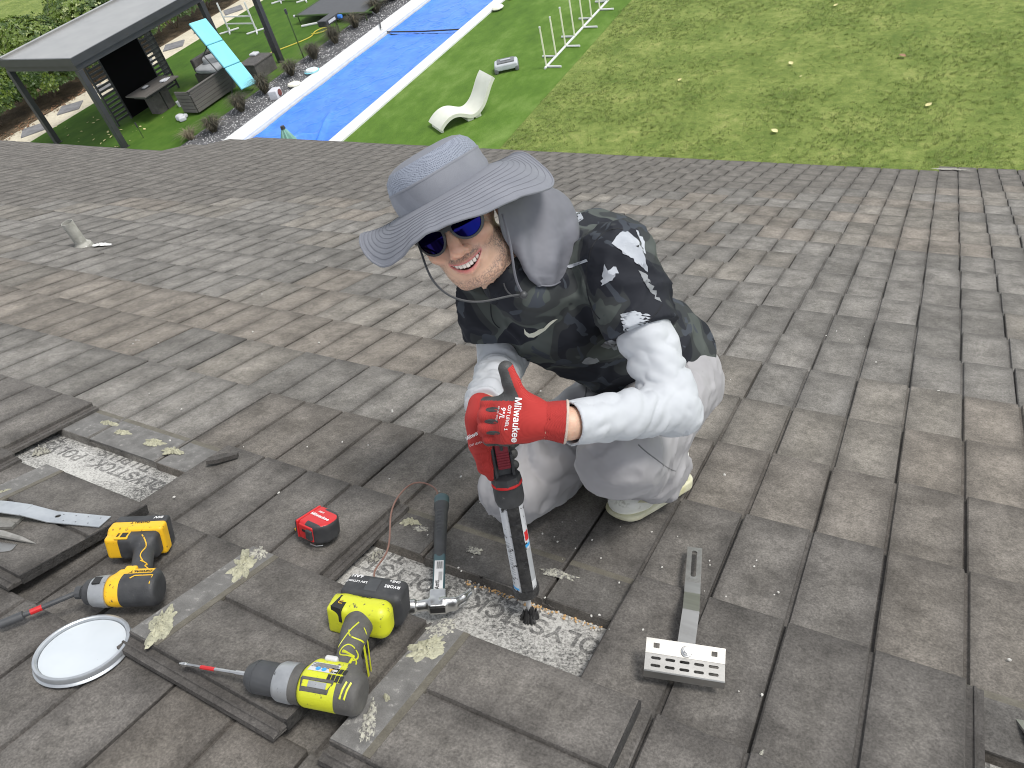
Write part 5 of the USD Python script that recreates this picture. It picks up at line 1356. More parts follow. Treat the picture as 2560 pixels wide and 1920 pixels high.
strap_seg((-1.318, -1.540, 0.038), (-1.186, -1.492, 0.036), [(-0.004, 0.012, 0.0068)] + [(0.012 * (1 if k % 2 else -1), 0.022 + 0.0165 * k, 0.0019) for k in range(7)])
fb = thing('flat_bar', 'weathered grey flat bar end at the left edge below the strap', 'metal bar', roofp(-1.4, -1.6, 0.036))
M('bar_worn', (0.3, 0.29, 0.27), (0.2, 0.195, 0.18), 40, 0.6, 0.0006, 200, metal=0.4)
part('bar', flat(-1.40, -1.612, 0.034, unit(A(0.86, 0.5)), unit(A(-0.5, 0.86))).m(prism([(-0.15, -0.022), (0.035, -0.022), (0.035, -0.006), (0.026, -0.004), (0.036, -0.001), (0.036, 0.022), (-0.15, 0.022)], 0, 0.008)), 'bar_worn', fb, smooth=False)
ck = thing('pointed_chisel', 'pale pointed steel chisel tip at the left edge', 'chisel', roofp(-1.33, -1.64, 0.04))
part('blade', tube([roofp(-1.55, -1.70, 0.05), roofp(-1.34, -1.643, 0.045), roofp(-1.29, -1.632, 0.042), roofp(-1.250, -1.6225, 0.036)], [0.009, 0.009, 0.006, 0.0008], 8), 'bar_worn', ck, smooth=False)
sw = thing('saw_blade', 'tip of a toothed saw blade at the left edge', 'saw blade', roofp(-1.33, -1.67, 0.036))
tp_ = [(0.0, -0.014)] + [(0.045 - 0.0045 * k + (0.0025 if q else 0) , 0.016 - 0.0005 * k) for k in range(0) for q in (0, 1)]
saw = [(-0.25, -0.016), (0.03, -0.016), (0.044, -0.010), (0.046, -0.004)]
for k in range(18):
    x = 0.043 - 0.0048 * k; saw += [(x, 0.012 + 0.0004 * k), (x - 0.0012, 0.0155 + 0.0004 * k)]
saw += [(-0.25, 0.02)]
part('blade', flat(-1.322, -1.672, 0.033, unit(A(0.93, 0.36)), unit(A(-0.36, 0.93))).m(prism(saw, 0, 0.0018)), 'stainless', sw, smooth=False)

# --- caulking gun, nozzle in the opening
gT = roofp(-0.172, -1.209, -0.052)
gd = unit(A(-0.125, 0.33, 0.935))
toc = unit(CAM - (gT + gd * 0.2)); gy = unit(toc - gd * (toc @ gd)); gx = np.cross(gy, gd)
gf = Fr(gT, gx, gy, gd)
gn = thing('caulking_gun', 'black caulking gun with a white smeared cartridge, nozzle down in the opening', 'caulking gun', gT)
M('sealant_black', (0.01, 0.01, 0.011), (0.03, 0.03, 0.03), 40, 0.3, 0.004, 90)
M('label_print', (0.5, 0.51, 0.52), (0.42, 0.43, 0.45), 20, 0.45, dirt=(0.015, 0.015, 0.016), dlo=0.58, dhi=0.6, dscale=60)
foam('sealant_blob', -0.172, -1.214, -0.060, 0.055, 0.045, 40, 51, 0.034, 'sealant_black', gn)
part('nozzle', gf.m(lathe([(0, 0.0), (0.0035, 0.0), (0.0075, 0.05), (0, 0.05)], 20)), 'label_white', gn)
part('front_cap', gf.m(lathe([(0, 0.046), (0.012, 0.047), (0.027, 0.058), (0.0285, 0.064), (0.0285, 0.078), (0, 0.078)], 32)), 'sealant_black', gn)
part('cartridge', gf.m(lathe([(0, 0.076), (0.0245, 0.076), (0.0245, 0.30), (0, 0.30)], 40)), 'label_print', gn)
def band(a0, a1, z0, z1, r, mat, name, k=9):
    aa = np.radians(np.linspace(a0, a1, k)); P2 = [(r * math.sin(a), r * math.cos(a)) for a in aa] + [((r - 0.002) * math.sin(a), (r - 0.002) * math.cos(a)) for a in aa[::-1]]
    part(name, gf.m(prism(P2, z0, z1)), mat, gn, smooth=30)
band(-34, 22, 0.078, 0.30, 0.0262, 'sealant_black', 'cradle')
band(35, 80, 0.082, 0.087, 0.0249, 'sticker_blue', 'label_stripe')
band(-75, -36, 0.185, 0.192, 0.0249, 'sticker_blue', 'label_stripe')
band(-72, -42, 0.20, 0.222, 0.0249, 'red_plastic', 'label_patch')
band(-80, -36, 0.10, 0.18, 0.02485, 'cushion_grey', 'label_panel')
for k in range(14):
    band(38, 66 - (k % 3) * 6, 0.20 - 0.006 * k, 0.2012 - 0.006 * k + 0.0006, 0.0248, 'cushion_grey', 'label_line', 5)
part('collar', gf.m(lathe([(0, 0.288), (0.0275, 0.288), (0.030, 0.298), (0.030, 0.330), (0.0315, 0.333), (0, 0.333)], 36)), 'rubber_black', gn)
part('red_ring', gf.m(lathe([(0.0, 0.332), (0.0305, 0.332), (0.0312, 0.335), (0.0305, 0.338), (0, 0.338)], 36)), 'red_plastic', gn)
part('top_flange', gf.m(lathe([(0, 0.337), (0.031, 0.337), (0.029, 0.352), (0.0, 0.354)], 8)), 'rubber_black', gn, smooth=False)
part('frame', gf.m([box(-0.016, -0.03, 0.35, 0.018, 0.004, 0.47, 0.005), box(-0.02, -0.006, 0.35, -0.014, 0.012, 0.40, 0.002), box(0.014, -0.006, 0.35, 0.02, 0.012, 0.45, 0.002)]), 'rubber_black', gn)
M('maroon', (0.2, 0.012, 0.025), (0.16, 0.01, 0.02), 10, 0.45)
part('trigger_block', gf.m(box(-0.0135, 0.0, 0.372, 0.0115, 0.017, 0.44, 0.003)), 'maroon', gn)
for k in range(6):
    part('trigger_rib', gf.m(box(-0.0128, 0.0165, 0.377 + 0.0058 * k, 0.0108, 0.0185, 0.380 + 0.0058 * k)), 'maroon', gn, smooth=False)
part('latch', gf.m(box(-0.004, 0.004, 0.415, 0.002, 0.021, 0.448, 0.002)), 'rubber_black', gn)
part('latch_head', gf.m(box(-0.0165, 0.0, 0.447, 0.0135, 0.02, 0.459, 0.003)), 'charcoal', gn)
part('metal_yoke', gf.m([box(-0.0165, -0.006, 0.459, 0.0135, 0.018, 0.478, 0.003), box(-0.0165, -0.01, 0.476, -0.011, 0.014, 0.492, 0.001)]), 'steel', gn)
part('push_rod', gf.m(tube([(0, 0.004, 0.47), (0, 0.004, 0.50)], 0.004, 8)), 'steel', gn)
part('rear_handle', gf.m(tube(spline([(0.0, -0.012, 0.46), (-0.004, -0.03, 0.455), (-0.012, -0.07, 0.42), (-0.016, -0.10, 0.36)], 14), [0.012] * 14, 10)), 'rubber_black', gn)

# ---------------------------------------------------------------- the worker
KX = 2560 / 2212
f32 = lambda v: np.asarray(v, np.float32)
J = dict(neck=seen(1128, 618, 1.53), shL=seen(1335, 570, 1.535), elL=seen(1456, 882, 1.45), wrL=seen(1228, 915, 1.335), shR=seen(1052, 634, 1.66), elR=seen(1088, 778, 1.73), wrR=seen(1046, 884, 1.46),
         hipL=seen(1470, 832, 1.94), hipR=seen(1335, 855, 2.0), knL=seen(1338, 985, 1.58), anL=seen(1418, 1030, 1.85), knR=seen(1112, 1062, 1.81), anR=seen(1275, 1010, 2.17), pel=seen(1415, 790, 1.98))
worker_base = roofp(-0.12, -0.72, 0)
pr = thing('person', 'man crouching on the roof in grey sun hat, mirrored sunglasses, camouflage shirt and red gloves', 'person', worker_base)
M('skin', (0.5, 0.3, 0.2), (0.46, 0.265, 0.18), 30, 0.5, 0.0003, 400, sss=0.12)
# skin with painted-in lips and a speckled beard mask
n_ = {'t': ('attribute', {'attribute': 'tint'}), 'g': ('texture_coordinate', {}), 'n': ('noise_texture', {'scale': 520.0, 'detail': 3.0}), 'n2': ('noise_texture', {'scale': 60.0, 'detail': 3.0}),
      'r2': ('rgb_ramp', {'ramp': [(0.3, (0.9, 0.88, 0.88)), (0.7, (1.06, 1.05, 1.04))]}), 'm': ('mix', {'mix_type': 'multiply', 'fac': 1.0}), 'b': ('bump', {'distance': 0.0006}),
      'p': ('principled_bsdf', {'roughness': 0.48, 'subsurface_weight': 0.12, 'subsurface_scale': 0.005})}
MAT['face_skin'] = usdkit.material(stage, '/World/Looks/face_skin', n_, [('t.color', 'm.color1'), ('g.object', 'n.vector'), ('g.object', 'n2.vector'), ('n2.fac', 'r2.fac'), ('r2.color', 'm.color2'), ('m.color', 'p.base_color'), ('n.fac', 'b.height'), ('b.normal', 'p.normal')], surface='p.BSDF')

# --- head frame: x to his left (viewer's right), y up, z out of the face
brd = seen(972, 502, 1.375)
Fv = unit(CAM - brd); Rx = unit(CW[0] - Fv * (CW[0] @ Fv)); Up = np.cross(Fv, Rx)
ro = math.radians(28); Xh, Yh = math.cos(ro) * Rx + math.sin(ro) * Up, -math.sin(ro) * Rx + math.cos(ro) * Up
ya = math.radians(15); Zh = math.cos(ya) * Fv - math.sin(ya) * Xh; Xh = np.cross(Yh, Zh)
pt = math.radians(2); Zh, Yh = math.cos(pt) * Zh - math.sin(pt) * Yh, math.cos(pt) * Yh + math.sin(pt) * Zh
HF = Fr(brd - Zh * 0.094, Xh, Yh, Zh)
neckl = HF.inv(J['neck'])
def lipz(x): return 0.0985 - 13 * x * x
def mouth(q):
    u = q[:, 0] / 0.0315
    return np.maximum(np.maximum(q[:, 1] - (-0.0640 + 0.0085 * u * u), (-0.0762 + 0.0205 * u * u) - q[:, 1]), np.abs(q[:, 0]) - 0.031)
def headf(q):
    """q in head coordinates"""
    q = q * f32((0.94, 1.0, 1.0))
    I = F0
    d = ell(q, I, (0, 0.042, -0.012), (0.076, 0.098, 0.097))
    d = smin(d, ell(q, I, (0, -0.052, 0.030), (0.060, 0.066, 0.060)), 0.03)
    d = smin(d, ell(q, I, (0, 0.022, 0.060), (0.060, 0.030, 0.032)), 0.02)
    d = smin(d, ell(q, I, (0, -0.098, 0.064), (0.026, 0.021, 0.022)), 0.022)
    for s in (-1, 1):
        d = smin(d, cone(q, (s * 0.058, -0.055, -0.005), (s * 0.030, -0.100, 0.048), 0.016, 0.015), 0.02)
        d = smin(d, ell(q, I, (s * 0.040, -0.028, 0.064), (0.026, 0.021, 0.024)), 0.014)
        d = smax(d, -ell(q, I, (s * 0.033, 0.002, 0.099), (0.017, 0.011, 0.012)), 0.012)
    d = smin(d, ell(q, I, (0, -0.064, 0.072), (0.036, 0.026, 0.026)), 0.014)
    d = smin(d, cone(q, (0, 0.008, 0.092), (0, -0.034, 0.1135), 0.0085, 0.0125), 0.008)
    d = smin(d, ell(q, I, (0, -0.038, 0.1125), (0.0135, 0.011, 0.011)), 0.006)
    for s in (-1, 1):
        d = smin(d, ell(q, I, (s * 0.0145, -0.0405, 0.100), (0.009, 0.0085, 0.011)), 0.005)
        d = smin(d, ell(q, I, (s * 0.079, -0.012, -0.008), (0.008, 0.031, 0.018)), 0.006)
        # smile creases
        for a, b in (((0.022, -0.036, 0.0985), (0.036, -0.056, 0.088)), ((0.036, -0.056, 0.088), (0.0375, -0.070, 0.083))):
            d = smax(d, -cone(q, (s * a[0], a[1], a[2] + 0.004), (s * b[0], b[1], b[2] + 0.004), 0.0026, 0.0022), 0.010)
    xs = np.linspace(-0.0305, 0.0305, 9)
    for k in range(8):
        a, b = xs[k], xs[k + 1]
        ut = lambda x: -0.0615 + 0.0085 * (x / 0.0315) ** 2; lt = lambda x: -0.0800 + 0.0215 * (x / 0.0315) ** 2
        tp = lambda x: 1 - 0.55 * abs(x / 0.031)
        d = smin(d, cone(q, (a, ut(a), lipz(a) - 0.0005), (b, ut(b), lipz(b) - 0.0005), 0.0034 * tp(a), 0.0034 * tp(b)), 0.003)
        d = smin(d, cone(q, (a, lt(a), lipz(a) - 0.001), (b, lt(b), lipz(b) - 0.001), 0.0056 * tp(a), 0.0056 * tp(b)), 0.004)
    d = smax(d, -np.maximum(mouth(q), (lipz(q[:, 0]) - 0.017) - q[:, 2]), 0.0016)
    d = smin(d, cone(q, (0, -0.05, -0.03), neckl, 0.052, 0.056), 0.025)
    return d
hm_ = nets(lambda P: headf(P), (-0.10, -0.145, -0.12), (0.10, 0.15, 0.135), 0.0022)
hv = np.array(hm_.vertices) * A(0.94, 1.0, 1.0)
skin = A(0.53, 0.34, 0.245)
col = np.tile(skin, (len(hv), 1))
nz = meshkit.fbm(hv * 60, 3, 2)[:, None]
# ruddier nose and cheeks
rd_ = np.exp(-((hv - A(0, -0.036, 0.11)) ** 2).sum(1) / 0.022 ** 2) + 0.6 * sum(np.exp(-((hv - A(s * 0.042, -0.03, 0.085)) ** 2).sum(1) / 0.025 ** 2) for s in (-1, 1))
col = col * (1 - rd_[:, None] * A(0.0, 0.16, 0.16))
x, y, z = hv.T
# beard: jaw, chin, moustache
jaw = np.clip((-0.048 - y + 0.55 * np.clip(np.abs(x) - 0.035, 0, 1)) / 0.012, 0, 1) * np.clip((np.hypot(x / 0.047, (y + 0.071) / 0.0225) - 1) / 0.25, 0, 1) * np.clip((z + 0.03) / 0.02, 0, 1)
side = np.clip((np.abs(x) - 0.052) / 0.012, 0, 1) * np.clip((0.01 - y) / 0.02, 0, 1) * np.clip((z + 0.01) / 0.02, 0, 1) * np.clip((0.075 - z) / 0.02, 0, 1)
mou = np.exp(-((y - (-0.053 + 6 * x * x * 0.9)) / 0.0058) ** 2) * np.clip((0.037 - np.abs(x)) / 0.01, 0, 1) * (z > 0.07)
stub = np.clip(0.75 * jaw + 0.7 * side + 0.9 * mou, 0, 1) * (y > -0.125)
spk = np.random.default_rng(4).random(len(hv))
col = col * (1 - (stub * (0.16 + 0.62 * (spk > 0.52)))[:, None] * A(0.9, 0.85, 0.78))
mo = mouth(hv.astype(np.float32)); zf = z > 0.078
lip = np.exp(-(np.clip(mo - 0.0012, 0, 1) / 0.0042) ** 2 * np.where(y < -0.07, 0.55, 1.6)) * zf * (np.abs(x) < 0.034)
col = col * (1 - lip[:, None]) + lip[:, None] * A(0.45, 0.155, 0.145)
inn = (mo < 0.0008) & (z < lipz(x) - 0.0035) & zf
col[inn] = A(0.10, 0.018, 0.018)
# slim body inside the clothes, joined to the head at the neck
def bodyf(P):
    d = cone(P, HF(A(0, -0.06, -0.03)), J['neck'], 0.050, 0.054)
    d = smin(d, cone(P, J['neck'], seen(1200, 650, 1.68), 0.054, 0.09), 0.05)
    d = smin(d, cone(P, seen(1200, 650, 1.68), J['pel'], 0.095, 0.11), 0.05)
    for s in 'LR':
        d = smin(d, cone(P, J['sh' + s], seen(1200, 640, 1.66), 0.045, 0.07), 0.04)
        d = smin(d, cone(P, J['sh' + s], J['el' + s], 0.042, 0.036), 0.02)
        d = smin(d, cone(P, J['el' + s], J['wr' + s], 0.036, 0.029), 0.02)
        d = smin(d, cone(P, J['hip' + s], J['pel'], 0.07, 0.09), 0.03)
        d = smin(d, cone(P, J['hip' + s], J['kn' + s], 0.07, 0.05), 0.03)
        d = smin(d, cone(P, J['kn' + s], J['an' + s], 0.05, 0.036), 0.02)
    return smin(d, cone(P, J['wrL'], seen(1150, 912, 1.33), 0.029, 0.03), 0.01)
allj = np.array(list(J.values()))
bm_ = nets(bodyf, allj.min(0) - 0.13, allj.max(0) + 0.13, 0.008)
bm_.faces = bm_.faces
both = trimesh.util.concatenate([HF.m(hm_), bm_])
part('body', both, 'face_skin', pr, color=np.vstack([col, np.tile(skin * 0.98, (len(bm_.vertices), 1))]))
# teeth, set in an arch behind the lips
M('tooth', (0.78, 0.74, 0.66), rough=0.25)
tt = []
for k in range(-5, 6):
    a = k * 0.0071; zz = lipz(a) - 0.0055 - 1.5 * a * a; hgt = 0.0118 - 0.0017 * abs(k) ** 0.8
    t_ = box(-0.00335, -0.5 * hgt, -0.003, 0.00335, 0.5 * hgt, 0.002, 0.0016)
    an = math.atan(26 * a); Rr = Fr(A(a, -0.0690 + 0.0090 * (a / 0.0315) ** 2 + 0.0016, zz), A(math.cos(an), 0, -math.sin(an)), A(0, 1, 0), A(math.sin(an), 0, math.cos(an)))
    tt.append(HF.m(trimesh.Trimesh(np.array(Rr.m(t_).vertices) / A(0.94, 1, 1), Rr.m(t_).faces, process=False)))
part('teeth', tt, 'tooth', pr, smooth=True, kind='stuff')
M('hair_dark', (0.018, 0.013, 0.01), (0.03, 0.022, 0.017), 60, 0.7, 0.002, 300)
for s in (-1, 1):
    part('eyebrow', HF.m(tube([(s * 0.014, 0.024, 0.0965), (s * 0.032, 0.030, 0.094), (s * 0.052, 0.024, 0.080)], [0.004, 0.005, 0.002], 7)), 'hair_dark', pr)
part('hair', HF.m(nets(lambda P: np.maximum(ell(P, F0, (0, 0.042, -0.018), (0.080, 0.101, 0.098)), np.maximum(P[:, 2] - 0.030 + 0.6 * np.clip(-P[:, 1], 0, 1), -0.035 - P[:, 1])), (-0.09, -0.05, -0.13), (0.09, 0.15, 0.06), 0.005)), 'hair_dark', pr, smooth=True)

# --- sunglasses
def gz(x, y): return 0.1115 - 5.2 * x * x - 0.25 * np.abs(y)
M('lens_mirror', (0.004, 0.006, 0.085), (0.012, 0.006, 0.06), 12, 0.06, metal=1.0)
def warp(m):
    v = np.array(m.vertices); m.vertices = np.c_[v[:, 0], v[:, 1], gz(v[:, 0], v[:, 1]) + v[:, 2]]; return m
from shapely.geometry import Polygon as Pg
from shapely.ops import unary_union
def lens_poly(s, grow=0.0):
    P = [(0.010, 0.010), (0.030, 0.019), (0.052, 0.020), (0.0655, 0.014), (0.0665, 0.0), (0.058, -0.017), (0.042, -0.0245), (0.026, -0.022), (0.0135, -0.010)]
    P = [(s * a, b) for a, b in P]
    c = spline([(*p, 0) for p in P + [P[0]]], 40)[:, :2]
    return Pg(c).buffer(0).buffer(grow)
fr_ = unary_union([lens_poly(-1, 0.0032), lens_poly(1, 0.0032), Pg([(-0.013, 0.004), (0.013, 0.004), (0.014, 0.012), (-0.014, 0.012)])]).buffer(0.002).buffer(-0.002)
for s in (-1, 1): fr_ = fr_.difference(lens_poly(s, -0.0012))
def dense(p, z0, z1, e=0.005):
    m = prism(p, z0, z1); v, f = trimesh.remesh.subdivide_to_size(m.vertices, m.faces, e); return trimesh.Trimesh(v, f, process=False)
sg = part('sunglasses', HF.m(warp(dense(fr_, -0.003, 0.0025))), 'ink_black' if False else 'charcoal', pr, smooth=False)
for s in (-1, 1):
    part('lens', HF.m(warp(dense(lens_poly(s, -0.0008), -0.0012, 0.0008))), 'lens_mirror', sg, smooth=40)
    part('temple', HF.m(tube([(s * 0.067, 0.010, 0.088), (s * 0.076, 0.011, 0.07), (s * 0.081, 0.012, 0.0), (s * 0.081, -0.005, -0.03)], [0.004, 0.004, 0.003, 0.002], 8)), 'charcoal', sg)

# --- hat: crown, mesh band, wide wavy brim, neck cape, cords
M('hat_cloth', (0.142, 0.149, 0.172), (0.165, 0.172, 0.195), 14, 0.85, 0.0004, 900, fine=0.05, fscale=500)
n_ = {'g': ('texture_coordinate', {}), 'v': ('voronoi_texture', {'scale': 330.0, 'feature': 'f1', 'randomness': 0.25}), 'r': ('rgb_ramp', {'ramp': [(0.15, (0.085, 0.10, 0.135)), (0.55, (0.20, 0.22, 0.265))]}), 'b': ('bump', {'distance': 0.001}), 'p': ('principled_bsdf', {'roughness': 0.85})}
MAT['hat_mesh'] = usdkit.material(stage, '/World/Looks/hat_mesh', n_, [('g.object', 'v.vector'), ('v.distance', 'r.fac'), ('r.color', 'p.base_color'), ('v.distance', 'b.height'), ('b.normal', 'p.normal')], surface='p.BSDF')
hp_ = math.radians(4); Zt, Yt = math.cos(hp_) * Zh - math.sin(hp_) * Yh, math.cos(hp_) * Yh + math.sin(hp_) * Zh
HT = Fr(HF(A(0.004, 0.073, -0.006)), Xh, Yt, Zt)
NA = 120
ph = np.arange(NA) * 2 * np.pi / NA
def ring(rx, rz, y, wob=0.0, seed=0):
    w = 1 + wob * (meshkit.fbm(np.c_[np.cos(ph) * 2.2 + seed, np.sin(ph) * 2.2, ph * 0 + y * 30], 3, seed) - 0.5) if np.ndim(y) == 0 else 1 + wob * (meshkit.fbm(np.c_[np.cos(ph) * 2.2 + seed, np.sin(ph) * 2.2, ph * 0], 3, seed) - 0.5)
    return np.c_[rx * w * np.sin(ph), np.broadcast_to(y, ph.shape), rz * w * np.cos(ph)]
def loft(rings, cap=False):
    V = np.vstack(rings); F = []
    for k in range(len(rings) - 1):
        for i in range(NA):
            j = (i + 1) % NA
            F += [[k * NA + i, k * NA + j, (k + 1) * NA + j], [k * NA + i, (k + 1) * NA + j, (k + 1) * NA + i]]
    if cap:
        c = len(V); V = np.vstack([V, rings[-1].mean(0)]); L = (len(rings) - 1) * NA
        F += [[L + i, L + (i + 1) % NA, c] for i in range(NA)]
    return trimesh.Trimesh(V, np.array(F), process=False)
side_r = [ring(0.101, 0.114, 0.0), ring(0.102, 0.115, 0.010, 0.03, 1), ring(0.101, 0.114, 0.024, 0.07, 2), ring(0.099, 0.111, 0.040, 0.04, 3)]
ht = part('sun_hat', HT.m(loft(side_r)), 'hat_cloth', pr, smooth=50)
part('mesh_band', HT.m(loft([ring(0.0985, 0.1105, 0.040, 0.04, 3), ring(0.096, 0.107, 0.051, 0.10, 4), ring(0.089, 0.100, 0.064, 0.12, 5), ring(0.077, 0.087, 0.075, 0.14, 6)])), 'hat_mesh', ht, smooth=60)
part('crown_top', HT.m(loft([ring(0.077, 0.087, 0.075, 0.14, 6), ring(0.064, 0.074, 0.081, 0.14, 7), ring(0.045, 0.052, 0.084, 0.1, 8), ring(0.02, 0.023, 0.085)], True)), 'hat_cloth', ht, smooth=70)
part('seam', HT.m(loft([ring(0.0995, 0.1118, 0.038, 0.04, 3), ring(0.100, 0.1125, 0.0402, 0.04, 3), ring(0.099, 0.1108, 0.0424, 0.04, 3)])), 'hat_cloth', ht)
def brim_y(q):
    """height of the brim at fraction q of its width, for every direction"""
    fr1 = np.clip(np.cos(ph), 0, 1) ** 1.2; rt = np.exp(-((ph - 1.45) / 0.75) ** 2); lf = np.exp(-((ph - 4.75) / 0.6) ** 2)
    wave = 0.013 * np.sin(3 * ph + 0.9) + 0.009 * np.sin(5 * ph + 2.4) + 0.02 * (meshkit.fbm(np.c_[np.cos(ph) * 2.5, np.sin(ph) * 2.5, ph * 0], 3, 6) - 0.5)
    return -0.012 * q - q * q * (0.030 * fr1 + 0.052 * rt - 0.006 * lf) + q * q * wave - 0.008 * q
def brim_ring(q, lift=0.0):
    rx = 0.101 + 0.096 * q; rz = 0.114 + 0.078 * q
    stitch = 0.0
    return np.c_[rx * np.sin(ph), brim_y(q) + lift, rz * np.cos(ph)]
qs = np.linspace(0, 1, 64)
top = [brim_ring(q, 0.00015 * math.cos(q * 2 * math.pi * 9) * (0.15 < q < 0.97)) for q in qs]
bot = [brim_ring(q, -0.003) for q in qs[::-7]]
part('brim', HT.m(loft(top + bot)), 'hat_cloth', ht, smooth=60)
part('brim_piping', HT.m(tube(np.vstack([brim_ring(1.0, -0.0012), brim_ring(1.0, -0.0012)[:1]]), 0.0028, 8, False)), 'hat_cloth', ht)
M('thread', (0.12, 0.124, 0.148), rough=0.9)
for k in range(8):
    rg = brim_ring(0.28 + 0.09 * k, 0.0007); part('stitch_line', HT.m(tube(np.vstack([rg, rg[:1]]), 0.00028, 4, False)), 'thread', ht)
# neck cape over his left shoulder
from scipy.interpolate import RectBivariateSpline
cols = [[(1075, 438, 1.405), (1093, 520, 1.425), (1126, 572, 1.455), (1160, 612, 1.475)], [(1108, 424, 1.44), (1138, 520, 1.44), (1156, 578, 1.44), (1178, 619, 1.462)],
        [(1148, 405, 1.48), (1188, 500, 1.475), (1204, 560, 1.475), (1206, 612, 1.49)], [(1186, 402, 1.52), (1237, 468, 1.53), (1240, 545, 1.54), (1224, 600, 1.54)],
        [(1172, 402, 1.58), (1222, 450, 1.60), (1228, 520, 1.61), (1212, 575, 1.62)], [(1130, 405, 1.64), (1160, 450, 1.68), (1160, 520, 1.70), (1150, 570, 1.70)]]
G = np.array([[seen(*c) for c in row] for row in cols])
uu, vv = np.linspace(0, 1, 70), np.linspace(0, 1, 60)
S_ = np.stack([RectBivariateSpline(np.linspace(0, 1, 6), np.linspace(0, 1, 4), G[..., k], kx=3, ky=3)(uu, vv) for k in range(3)], -1)
fold = 0.010 * np.sin(uu[:, None] * 24 + 3.5 * vv[None]) * np.clip(vv[None] * 1.4, 0, 1) * np.clip(1.3 - vv[None], 0, 1) + 0.005 * (meshkit.fbm(np.stack(np.broadcast_arrays(uu[:, None] * 6, vv[None] * 6, 0 * uu[:, None]), -1), 4, 3) - 0.5)
nr = np.cross(np.gradient(S_, axis=0), np.gradient(S_, axis=1)); nr /= np.linalg.norm(nr, axis=-1, keepdims=True)
S_ = S_ + nr * fold[..., None]
i_ = np.arange(70 * 60).reshape(70, 60)
Q_ = np.stack([i_[:-1, :-1], i_[1:, :-1], i_[1:, 1:], i_[:-1, 1:]], -1).reshape(-1, 4)
m_ = tri((S_.reshape(-1, 3), Q_)); m2_ = m_.copy(); nn_ = nr.reshape(-1, 3); m2_.vertices = m_.vertices + nn_ * 0.0015; m2_.faces = m2_.faces[:, ::-1]
M('cape_cloth', (0.105, 0.108, 0.125), (0.13, 0.133, 0.152), 14, 0.7, 0.0003, 700)
part('neck_cape', trimesh.util.concatenate([m_, m2_]), 'cape_cloth', ht, smooth=True)
rim_ = np.vstack([S_[0, :], S_[:, -1]]); part('cape_hem', tube(rim_[::3], 0.0016, 6), 'cape_cloth', ht)
part('cord', tube(spline([seen(905, 532, 1.40), seen(915, 560, 1.39), seen(935, 605, 1.39), seen(975, 640, 1.40), seen(1030, 652, 1.41), seen(1085, 643, 1.43), seen(1130, 637, 1.45)], 50), 0.0022, 7), 'charcoal', ht)
part('cord', tube(spline([seen(1086, 462, 1.38), seen(1096, 500, 1.385), seen(1106, 550, 1.405), seen(1114, 600, 1.43), seen(1131, 636, 1.45)], 40), 0.0026, 7), 'cape_cloth', ht)
part('cord_end', tube(spline([seen(1131, 636, 1.45), seen(1110, 640, 1.45), seen(1095, 628, 1.455), seen(1088, 612, 1.46)], 20), 0.0016, 6), 'charcoal', ht)
part('cord_lock', trimesh.creation.icosphere(2, 0.008).apply_translation(seen(1131, 637, 1.447)), 'charcoal', ht)

# --- shirt
def wr(P, a, b, freq, amp, ph_=0.0, tw=0.0):
    """folds lying across the bone a-b, from -1 to 1 times amp"""
    a = f32(a); d = f32(b) - a; L = np.linalg.norm(d); d = d / L
    s = (P - a) @ d; q = P - a - s[:, None] * d
    e1 = f32(unit(np.cross(d, A(0.3, 0.2, 0.9)))); e2 = np.cross(d, e1)
    th = np.arctan2(q @ e2, q @ e1)
    k = freq / 1.75
    u = np.stack([s * k * 0.62 + 0.7 * np.sin(th + tw) + ph_ * 7, np.cos(th) * 0.75 + tw, np.sin(th) * 0.75 + ph_], -1)
    n = 2 * meshkit.noise(u, 3) - 1
    m = 2 * meshkit.noise(u * A(2.1, 1.6, 1.6) + 5, 4) - 1
    r = 0.75 * n + 0.4 * m
    return (amp * np.clip(2.6 * np.abs(r) ** 0.8 - 0.75, -1, 1)).astype(np.float32), s, L
def ridge(P, sc, amp, seed):
    n = meshkit.fbm(P * sc, 2, seed)
    return (-amp * np.clip(1 - 6 * np.abs(n - 0.5), 0, 1) ** 1.5).astype(np.float32)
def nfold(P, sc, amp, seed):
    return amp * (meshkit.fbm(P * sc, 3, seed) - 0.5).astype(np.float32)
hemL = seen(1392, 714, 1.48)
axL = unit(J['elL'] - J['shL']); hem_dir = unit(0.75 * axL + 0.25 * unit(seen(1400, 760, 1.48) - seen(1380, 680, 1.48)))
hemR = seen(1078, 716, 1.69); axR = unit(J['elR'] - J['shR'])
def torso(P):
    d = cone(P, seen(1092, 640, 1.68), seen(1268, 596, 1.64), 0.092, 0.110)
    d = smin(d, ell(P, WORLD, seen(1292, 566, 1.75), (0.125, 0.125, 0.125)), 0.06)
    d = smin(d, cone(P, seen(1200, 652, 1.67), seen(1385, 762, 1.93), 0.133, 0.145), 0.06)
    d = smin(d, ell(P, WORLD, seen(1418, 780, 1.985), (0.15, 0.15, 0.15)), 0.05)
    return d
